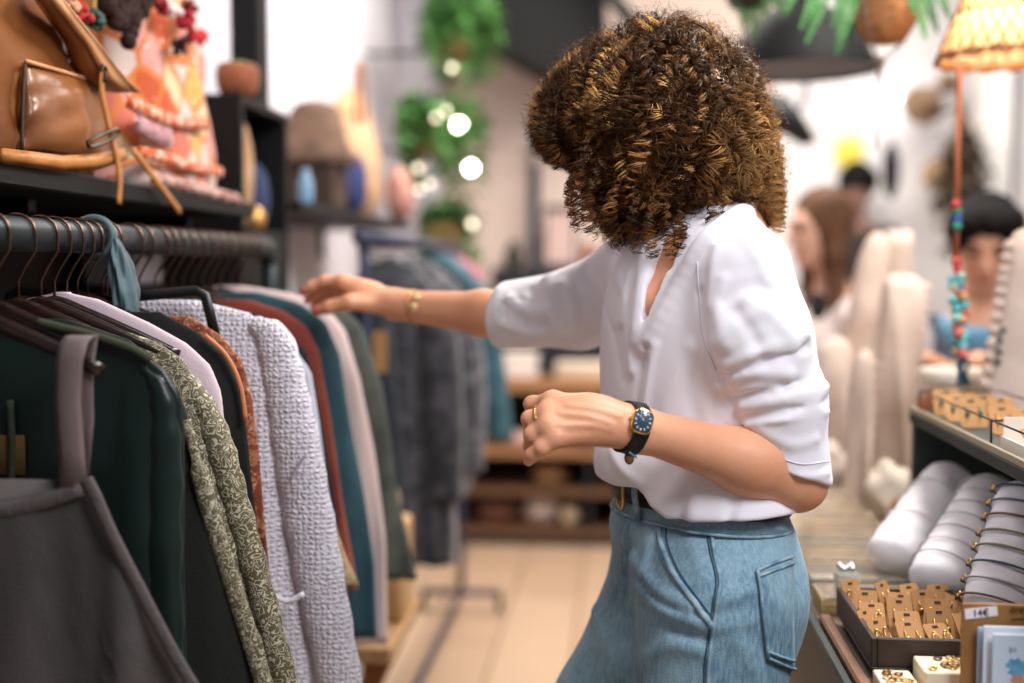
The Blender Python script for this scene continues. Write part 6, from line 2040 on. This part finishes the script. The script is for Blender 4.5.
# stands on the back counter
def onb(px, py, Y): return D(px, py, Y / 1.0)
X_ = lambda px, Y: atY(px, 300, Y).x
Z_ = lambda py, Y: atY(540, py, Y).z
Yd = 6.12
MB().box((X_(492, Yd), Yd, CZ + .001), (X_(640, Yd), Yd + .16, Z_(268, Yd)), .006).build('dresser_body', mat('black navy wood', S(30, 32, 40), .7), dr, smooth=False)
MB().box((X_(528, Yd), Yd + .02, Z_(268, Yd) + .0005), (X_(539, Yd), Yd + .09, Z_(165, Yd)), .004).build('post', mat('slate wood', S(52, 56, 64), .7), dr, smooth=False)
pc_m = thing('small_picture', 'pale framed picture propped on the dark dresser', 'picture', (X_(557, Yd), Yd - .03, Z_(268, Yd)))
MB().box((X_(543, Yd), Yd + .03, Z_(268, Yd) + .001), (X_(576, Yd), Yd + .05, Z_(205, Yd)), .004).build('frame', mat('dark bronze frame', S(70, 54, 46), .5), pc_m, smooth=False)
MB().box((X_(546, Yd), Yd + .026, Z_(264, Yd)), (X_(573, Yd), Yd + .0295, Z_(212, Yd))).build('print', mat('pale print', S(206, 178, 172), .7, col2=S(186, 160, 156), nscale=14), pc_m, smooth=False)
for i, (px, r, c, nm, lab) in enumerate(((512, .05, (66, 62, 54), 'dark_vase', 'dark olive vase at the end of the dresser'), (588, .045, (150, 84, 50), 'copper_pot', 'copper pot beside the picture on the dresser'), (606, .04, (196, 112, 110), 'rose_pot', 'rose coloured pot last on the dresser'))):
    o = MB().lathe([(.0001, 0), (r * .7, 0), (r, r * .8), (r * .95, r * 1.6), (r * .5, r * 2.4), (r * .6, r * 2.8), (.0001, r * 2.7)], (X_(px, Yd), Yd + .08, Z_(268, Yd) + .001), 18).build(nm, mat('glaze %d' % c[0], S(*c), .5))
    tagged(o, lab, 'vase')
pl_ = thing('small_plant', 'little dark green plant on the post of the dresser', 'plant', (X_(533, Yd), Yd + .05, Z_(165, Yd)))
MB().lathe([(.0001, 0), (.024, 0), (.032, .05), (.0001, .048)], (X_(533, Yd), Yd + .055, Z_(165, Yd) + .001), 16).build('pot', mat('grey pot', S(150, 140, 136), .7), pl_)
fm = MB(); rp_ = random.Random(2)
for k in range(40):
    d = Vector((rp_.gauss(0, 1), rp_.gauss(0, 1), abs(rp_.gauss(.5, .6)))); leaf(fm, Vector((X_(533, Yd), Yd + .055, Z_(165, Yd) + .06)) + d * .012, d, ZU, .05, .014)
fm.build('foliage', mat('dark leaf', S(48, 74, 50), .6), pl_, smooth=False)
# rail of dark clothes on the floor behind the counter end: customers' coats
# sloping dark bulkhead under the ceiling
bk_ = [(440, -120), (440, 14), (468, 26), (534, 66), (606, 72), (604, -120)]
struct(MB().prism([atY(px, py, 5.6) for px, py in bk_], (0, .55, 0)).build('trim_3', mat('black bulkhead', S(13, 14, 15), .9), smooth=False))
struct(MB().prism([atY(px, py, 5.4) for px, py in ((560, -60), (574, -60), (652, 34), (640, 38))], (0, .12, 0)).build('trim_4', mat('black bulkhead', S(13, 14, 15), .9), smooth=False))
# white panels on the back wall behind the customers
struct(MB().box((.78, YB - .06, 0), (XR, YB - .001, 3.2)).build('trim_5', mat('white panel', S(238, 236, 236), .9, col2=S(230, 228, 230), nscale=2), smooth=False))
struct(MB().box((atY(984, 100, 5.6).x, 5.55, 0), (atY(1010, 100, 5.6).x, 5.75, 3.2), .01).build('trim_6', mat('white column', S(240, 238, 234), .8), smooth=False))
struct(MB().box((atY(1012, 100, 5.6).x, 5.60, 0), (atY(1018, 100, 5.6).x, 5.68, 3.2), .002).build('trim_7', mat('dark steel post', S(60, 56, 54), .6), smooth=False))
# poster, wall bulb, hats, brush, bag
WB = YB - .062
po = thing('wall_poster', 'white poster with a yellow block on the far wall', 'poster', (atY(848, 150, WB).x, WB, atY(848, 170, WB).z))
MB().box((atY(832, 150, WB).x, WB - .006, atY(848, 170, WB).z), (atY(866, 150, WB).x, WB - .001, atY(848, 118, WB).z)).build('paper', mat('poster paper', S(238, 234, 226), .8), po, smooth=False)
MB().box((atY(835, 150, WB).x, WB - .008, atY(848, 167, WB).z), (atY(863, 150, WB).x, WB - .0065, atY(848, 140, WB).z)).build('yellow_print', mat('yellow ink', S(238, 216, 90), .8), po, smooth=False)
MB().box((atY(842, 150, WB).x, WB - .008, atY(848, 137, WB).z), (atY(857, 150, WB).x, WB - .0065, atY(848, 124, WB).z)).build('grey_print', mat('grey ink', S(196, 200, 204), .8), po, smooth=False)
bl = thing('wall_light', 'bright round bulb lamp on the far wall near the poster', 'lamp', (atY(887, 101, WB).x, WB - .05, atY(887, 101, WB).z))
MB().ball((atY(887, 101, WB).x, WB - .075, atY(887, 101, WB).z), .036, 16, 12).build('bulb', mat('wall bulb', (1, 1, 1), .3, emit=(1, .96, .92), estr=24), bl)
MB().tube([(atY(887, 101, WB).x, WB - .001, atY(887, 101, WB).z), (atY(887, 101, WB).x, WB - .045, atY(887, 101, WB).z)], .02, 12).build('socket', mat('white socket', S(226, 222, 220), .5), bl)
br_ = thing('oval_brush', 'dark oval brush hanging on the far wall by a cord', 'brush', (atY(891, 170, 5.9).x, 5.9, atY(891, 196, 5.9).z))
c = atY(891, 171, 5.9)
MB().ball(c, (.042, .03, .135), 16, 12).build('bristles', mat('black bristle', S(26, 26, 30), .9), br_)
MB().tube([c + Vector((0, 0, .134)), c + Vector((-.03, 0, .50))], .004, 6).build('cord', mat('taupe macrame cord', S(128, 112, 104), .9), br_)
MB().tube([c + Vector((-.03, 0, .50)), c + Vector((-.03, WB - c.y - .002, .50))], .008, 6).build('wall_peg', blackm, br_)
def hat(label, px, py, Y, r, m, tilt, peg=True):
    p = atY(px, py, Y); t = thing('felt_hat', label, 'hat', p, 'hats on the far wall')
    M = Euler(tilt).to_matrix()
    MB().lathe([(r * .0001, .0), (r, 0), (r * 1.02, .01), (r * .55, .02), (r * .52, .09), (r * .42, .12), (r * .0001, .125)], p, 26, M).build('crown', m, t)
    if peg: MB().tube([p, Vector((p.x, WB - .001, p.z + .02))], .008, 6).build('wall_peg', blackm, t)
fe = mat('brown felt', S(156, 130, 104), .9, col2=S(128, 102, 80), nscale=8)
hat('brown felt hat high on the far wall', 922, 106, 6.0, .10, fe, (1.2, .3, 0))
hat('small brown felt hat tilted above the lower one on the far wall', 948, 84, 6.12, .055, fe, (1.4, -.7, 0))
hat('tan felt hat low on the far wall near the man', 940, 176, 6.1, .09, mat('tan felt', S(176, 144, 112), .9), (1.3, .1, 0))
# bundle of dried plants
dp = thing('dried_bundle', 'hanging bundle of dark dried plants behind the beaded cord', 'plant', (atY(958, 250, 5.45).x, 5.45, atY(958, 250, 5.45).z))
rd_ = random.Random(8); mbd = MB(); stm = MB()
topp = atY(962, 105, 5.45)
for k in range(34):
    e = atY(rd_.uniform(935, 986), rd_.uniform(170, 262), 5.45 + rd_.uniform(-.06, .06))
    stm.tube([topp, (topp + e) / 2 + Vector((rd_.uniform(-.03, .03), 0, 0)), e], .004, 4)
    for q in range(6):
        d = Vector((rd_.gauss(0, 1), rd_.gauss(0, .6), rd_.gauss(-.3, .8))); leaf(mbd, topp.lerp(e, .45 + .55 * q / 6), d, ZU, .085, .028)
mbd.build('foliage', mat('dried leaf', S(100, 86, 66), .9, col2=S(66, 58, 48), nscale=9), dp, smooth=False)
stm.build('stems', mat('dry stem', S(96, 78, 58), .9), dp)
MB().tube([topp, Vector((topp.x, WB - .001, topp.z + .02))], .008, 6).build('wall_peg', blackm, dp)
# black bag with strap hanging below the black lamp
hb = thing('hanging_bag', 'black handbag hanging by its strap below the black lamp', 'bag', (atY(792, 120, 4.6).x, 4.6, atY(792, 145, 4.6).z))
g0 = atY(770, 100, 4.6); g1 = atY(816, 142, 4.6)
MB().prism([atY(px, py, 4.6) for px, py in ((760, 96), (786, 94), (800, 112), (818, 140), (806, 144), (786, 132), (764, 130))], (0, .10, 0)).build('bag_body', mat('black leather', S(30, 31, 33), .5), hb)
MB().tube(bez([atY(798, 112, 4.63), atY(806, 92, 4.63), atY(804, 60, 4.63), atY(800, 20, 4.63), atY(800, -150, 4.63)], 6), .010, 6).build('strap', mat('black leather', S(30, 31, 33), .5), hb)

# ------------------------------------------------------------------ customers behind the table
def customer(name, label, head, fwd, tilt, scale, hair, top, trousers, skin_c, arms, hairlen, vest=None, scarf=None, print_=None):
    """head: centre of the head; standing figure built down to the floor"""
    t = thing('person', label, 'person', (head.x, head.y, 0))
    hx = Vector((fwd[0], fwd[1], 0)).normalized(); lx = ZU.cross(hx)
    f = (hx * math.cos(tilt) - ZU * math.sin(tilt)); u = lx.cross(f) * -1; u = f.cross(lx) * 1
    if u.z < 0: u = -u
    def Hh(a, b, c): return head + lx * a * scale + f * b * scale + u * c * scale
    nb = head - hx * .06 * scale - ZU * .22 * scale * (1 - .2 * abs(math.sin(tilt)))
    k = head.z / 1.55
    sh = [nb + lx * s * .165 * scale - ZU * .06 for s in (-1, 1)]
    hip = Vector((nb.x, nb.y, .92 * min(k, 1.05)))
    body = [ell(Hh(0, -.012, .02), (lx, f, u), (.074 * scale, .092 * scale, .092 * scale), .02), ell(Hh(0, .030, -.040), (lx, f, u), (.058 * scale, .058 * scale, .080 * scale), .03),
            cap_(Hh(0, .088, .002), Hh(0, .108, -.030), .008 * scale, .012 * scale, .015), cap_(Hh(-.03, .076, .022), Hh(.03, .076, .022), .011, None, .015),
            ell(Hh(0, .082, -.066), (lx, f, u), (.021, .010, .006), .006), ell(Hh(0, .080, -.075), (lx, f, u), (.018, .010, .006), .006), ell(Hh(0, .062, -.104), (lx, f, u), (.022, .02, .016), .03),
            cap_(nb, Hh(0, -.02, -.06), .050 * scale, .048 * scale, .03)]
    for s in (-1, 1):
        body += [ell(Hh(s * .076, -.006, -.012), (lx, f, u), (.008, .018, .030), .006), ('sub', ell(Hh(s * .031, .094, .004), (lx, f, u), (.015, .012, .008)), .01)]
    body += [ecap(nb - ZU * .16, hip, .135, .125, hx, .72, .05)]
    for s_ in sh: body.append(cap_(nb - ZU * .02, s_, .048, .05, .05))
    tops = [ecap(nb - ZU * .17, hip + ZU * .02, .150, .142, hx, .74, .05)] + [cap_(nb - ZU * .05, s_, .050, .060, .05) for s_ in sh]
    for s_, (e_, w_, sleeve_to) in zip(sh, arms):
        body += [cap_(s_, e_, .045, .036, .03), cap_(e_, w_, .036, .025, .02)]
        d = (w_ - e_).normalized(); dn = -ZU - d * (-ZU).dot(d); dn = dn.normalized() if dn.length > .1 else hx; sd = d.cross(dn)
        pal = w_ + d * .055
        body.append(ecap(w_, pal + d * .02, .024, .030, dn, .6, .02))
        for q in range(4):
            o = pal + d * .02 + sd * (.027 - .018 * q)
            L = (.030, .034, .031, .024)[q]
            m1 = o + d * L + dn * .008; body += [cap_(o, m1, .0095, .0085, .006), cap_(m1, m1 + d * L * .5 + dn * L * .7, .0085, .0070, .005)]
        body += [cap_(w_ + d * .02 + sd * .022, w_ + d * .055 + sd * .045 + dn * .012, .013, .010, .01), cap_(w_ + d * .055 + sd * .045 + dn * .012, w_ + d * .085 + sd * .040 + dn * .022, .010, .008, .006)]
        if sleeve_to > 0: tops.append(cap_(s_, s_.lerp(e_, min(1, sleeve_to)), .060, .054 if sleeve_to < 1 else .046, .03))
        if sleeve_to > 1: tops.append(cap_(e_, e_.lerp(w_, sleeve_to - 1), .046, .036, .02))
    legs = []
    for s in (-1, 1):
        hp = hip + lx * s * .085 - ZU * .05; kn_ = Vector((hp.x, hp.y, .48)) + hx * .02; an = Vector((hp.x, hp.y, .08))
        body += [cap_(hp, kn_, .078, .05, .04), cap_(kn_, an, .05, .034, .03), cap_(an - ZU * .045, an + hx * .12 - ZU * .05, .03, .022, .03)]
        legs += [cap_(hp, kn_, .092, .066, .04), cap_(kn_, an + ZU * .02, .066, .056, .03)]
    legs += [ecap(hip + ZU * .06, hip - ZU * .06, .140, .145, hx, .76, .05)]
    P = np.array([[v.x, v.y, v.z] for v in ([head] + sh + [a for q in arms for a in q[:2]] + [hip])])
    lo = P.min(0) - .26; hi = P.max(0) + .26; lo[2] = -.02
    V, Q = mesh_sdf(body, lo, hi, .0065, newton=True); V[:, 2] = np.maximum(V[:, 2], .002)
    link_mesh('body', V, Q, mat('skin ' + name, S(*skin_c), .5, col2=S(*(int(x * .93) for x in skin_c)), nscale=14, sss=.08), t)
    V, Q = mesh_sdf(tops, lo, hi, .0075); link_mesh('top', V, Q, top, t)
    V, Q = mesh_sdf(legs, lo, hi, .009); link_mesh('trousers', V, Q, trousers, t)
    for s in (-1, 1):
        MB().ball(Hh(s * .031, .077, .003), .011 * scale, 10, 7).build('eye', mat('dark eye', S(44, 32, 28), .3), t)
        MB().tube([Hh(s * .016, .088, .024), Hh(s * .034, .087, .029), Hh(s * .050, .076, .024)], .0045, 6).build('eyebrow', hair, t)
    MB().tube([Hh(-.022, .085, -.070), Hh(0, .093, -.070), Hh(.022, .085, -.070)], .0035, 6).build('lips', mat('lips ' + name, S(176, 98, 88), .5), t)
    hp_ = [ell(Hh(0, -.026, .034), (lx, f, u), (.092 * scale, .098 * scale, .098 * scale), .02)]
    if hairlen == 'long':
        for s in (-1, 1):
            hp_ += [cap_(Hh(s * .055, -.02, .06), Hh(s * .072, -.015, -.09), .040, .042, .04), cap_(Hh(s * .072, -.015, -.09), Hh(s * .088, .010, -.27), .036, .022, .02)]
        hp_ += [cap_(Hh(0, -.045, 0), Hh(0, -.045, -.18), .055, .030, .03)]
    else:
        hp_ += [ell(Hh(s_ * .03, .045, .088), (lx, f, u), (.055, .050, .030), .03) for s_ in (-1, 1)] + [ell(Hh(s_ * .07, .02, .045), (lx, f, u), (.028, .05, .05), .03) for s_ in (-1, 1)]
    face_cut = ell(Hh(0, .105, -.035), (lx, f, u), (.062 * scale, .075 * scale, .085 * scale))
    def hf_(P, d): return smax(d, -_prim(face_cut, P), .01) + .0035 * np.sin(P[:, 0] * 190) * np.sin(P[:, 1] * 170 + P[:, 2] * 60)
    hp_.append(('fn', hf_))
    V, Q = mesh_sdf(hp_, np.array(head) - .36, np.array(head) + .30, .006, newton=False); link_mesh('hair', V, Q, hair, t)
    if vest: 
        vs = [ecap(nb - ZU * .17, hip + ZU * .02, .160, .150, hx, .78, .05)] + [cap_(nb - ZU * .07, s_.lerp(nb, .2), .055, .058, .05) for s_ in sh]
        cut = ecap(nb + hx * .17, nb + hx * .17 - ZU * .34, .060, .012, hx, 1.6)
        vs.append(('sub', cut, .01)); V, Q = mesh_sdf(vs, lo, hi, .0075); link_mesh('waistcoat', V, Q, vest, t)
    if scarf:
        r_ = MB(); c = nb - ZU * .035
        for q in range(2):
            r_.tube([c + (lx * math.cos(a) * .095 + hx * (math.sin(a) * .085 + .01)) + ZU * (.018 * q - .03 * max(0, math.sin(a))) for a in [k * PI / 12 for k in range(24)]], .027, 10, closed=True)
        r_.build('scarf', scarf, t)
        MB().tube(bez([c + hx * .09 + lx * .05, c + hx * .125 + lx * .07 - ZU * .09, c + hx * .13 + lx * .085 - ZU * .20], 5), [.030] * 6 + [.04] * 5, 10, flat=(hx, .45)).build('scarf_end', scarf, t)
    if print_: 
        c, n = print_
        MB().ball(c, (.030, .014, .045), 12, 8).build('shirt_print', mat('black print', S(34, 32, 34), .8), t)
    return t
hb_ = mat('brown hair', S(66, 44, 34), .6, spec=.2, col2=S(112, 78, 54), nscale=14, stretch=(6, 6, .8))
bkh = mat('black hair', S(16, 15, 15), .75, spec=.15, col2=S(26, 23, 23), nscale=30)
wh = mat('white tee', S(232, 216, 212), .85)
dkj = mat('dark trousers', S(40, 44, 54), .85)
H1 = D(818, 228, 3.80); f1 = (-.93, -.36)
hx1 = Vector((f1[0], f1[1], 0)).normalized(); l1 = ZU.cross(hx1)
n1 = H1 - hx1 * .06 - ZU * .22
def el(nb, hx, lx, s, a, b, c): return nb + lx * s * a + hx * b - ZU * c
customer('woman', 'person with long brown hair in a white printed tee behind the busts', H1, f1, .10, 1.0, hb_, wh, dkj, (222, 172, 148),
         [(el(n1, hx1, l1, -1, .20, .02, .33), el(n1, hx1, l1, -1, .16, .24, .40), .45), (el(n1, hx1, l1, 1, .21, -.03, .35), el(n1, hx1, l1, 1, .17, .20, .42), .45)], 'long', print_=(D(818, 306, 3.655), None))
H2 = D(985, 243, 3.20); f2 = (-.22, -.97)
hx2 = Vector((f2[0], f2[1], 0)).normalized(); l2 = ZU.cross(hx2); n2 = H2 - hx2 * .06 - ZU * .22
customer('man', 'person with black hair and blue scarf looking down behind the table', H2, f2, .42, 1.0, bkh, mat('pale grey shirt', S(196, 190, 196), .85), dkj, (214, 158, 128),
         [(el(n2, hx2, l2, -1, .24, .06, .30), D(962, 372, 2.92), 1.45), (el(n2, hx2, l2, 1, .24, .06, .30), D(928, 362, 2.98), 1.45)], 'short', vest=mat('slate waistcoat', S(70, 78, 92), .85), scarf=mat('blue scarf', S(76, 118, 150), .85, col2=S(110, 160, 186), nscale=8))
H3 = D(857, 188, 5.85); f3 = (.3, .95)
hx3 = Vector((f3[0], f3[1], 0)).normalized(); l3 = ZU.cross(hx3); n3 = H3 - hx3 * .06 - ZU * .19
customer('back', 'person in dark clothes turned away by the far wall', H3, f3, .5, .96, bkh, mat('black jumper', S(42, 36, 34), .9), mat('dark trousers', S(40, 44, 54), .85), (120, 84, 70),
         [(el(n3, hx3, l3, -1, .22, .0, .32), el(n3, hx3, l3, -1, .20, .10, .52), 1.9), (el(n3, hx3, l3, 1, .22, .0, .32), el(n3, hx3, l3, 1, .20, .10, .52), 1.9)], 'short')
# ------------------------------------------------------------------ light
W_ = bpy.data.worlds.new('world'); SC.world = W_; W_.use_nodes = True
W_.node_tree.nodes['Background'].inputs[0].default_value = (.84, .94, 1, 1)
W_.node_tree.nodes['Background'].inputs[1].default_value = .16
def area(name, loc, target, size, power, col=(1, .95, .88), sy=None):  # unseen lamps above the frame, no fixtures modelled
    l = bpy.data.lights.new(name, 'AREA'); l.energy = power; l.color = col; l.size = size
    if sy: l.shape = 'RECTANGLE'; l.size_y = sy
    o = bpy.data.objects.new(name, l); COL.objects.link(o); o.location = loc
    o.rotation_euler = (Vector(target) - Vector(loc)).to_track_quat('-Z', 'Y').to_euler()
    return o
area('unseen_overhead_light', (.85, 2.0, 2.9), (.15, 1.6, 1.2), .45, 34, (1, .95, .9))
area('unseen_overhead_light', (1.1, .2, 2.7), (-.05, 1.65, 1.0), .8, 40, (.94, .95, 1))  # added fill from the camera side, lifts the woman and the rack
area('unseen_overhead_light', (-.05, .9, 2.9), (-.3, 1.6, 1.0), .5, 9, (1, .95, .9))
area('unseen_overhead_light', (.0, 4.5, 3.1), (-.2, 5.3, 0), 1.6, 112, (1, .92, .84))  # unseen lamp, strengthened to brighten the back-left wall and floor
area('unseen_overhead_light', (1.5, 4.6, 3.1), (1.5, 5.4, .6), 1.2, 30, (1, .96, .92))
area('unseen_overhead_light', (1.1, 2.6, 3.0), (.9, 2.4, .8), .8, 28, (1, .92, .82))  # unseen lamp, strengthened to brighten the trays on the table
area('unseen_overhead_light', (-.35, 3.3, 3.1), (-1.1, 3.6, 1.9), .5, 6, (.95, .96, 1))
vs = SC.view_settings
vs.view_transform = 'Standard'; vs.look = 'None'; vs.exposure = 0.18; vs.gamma = 1; vs.use_curve_mapping = False
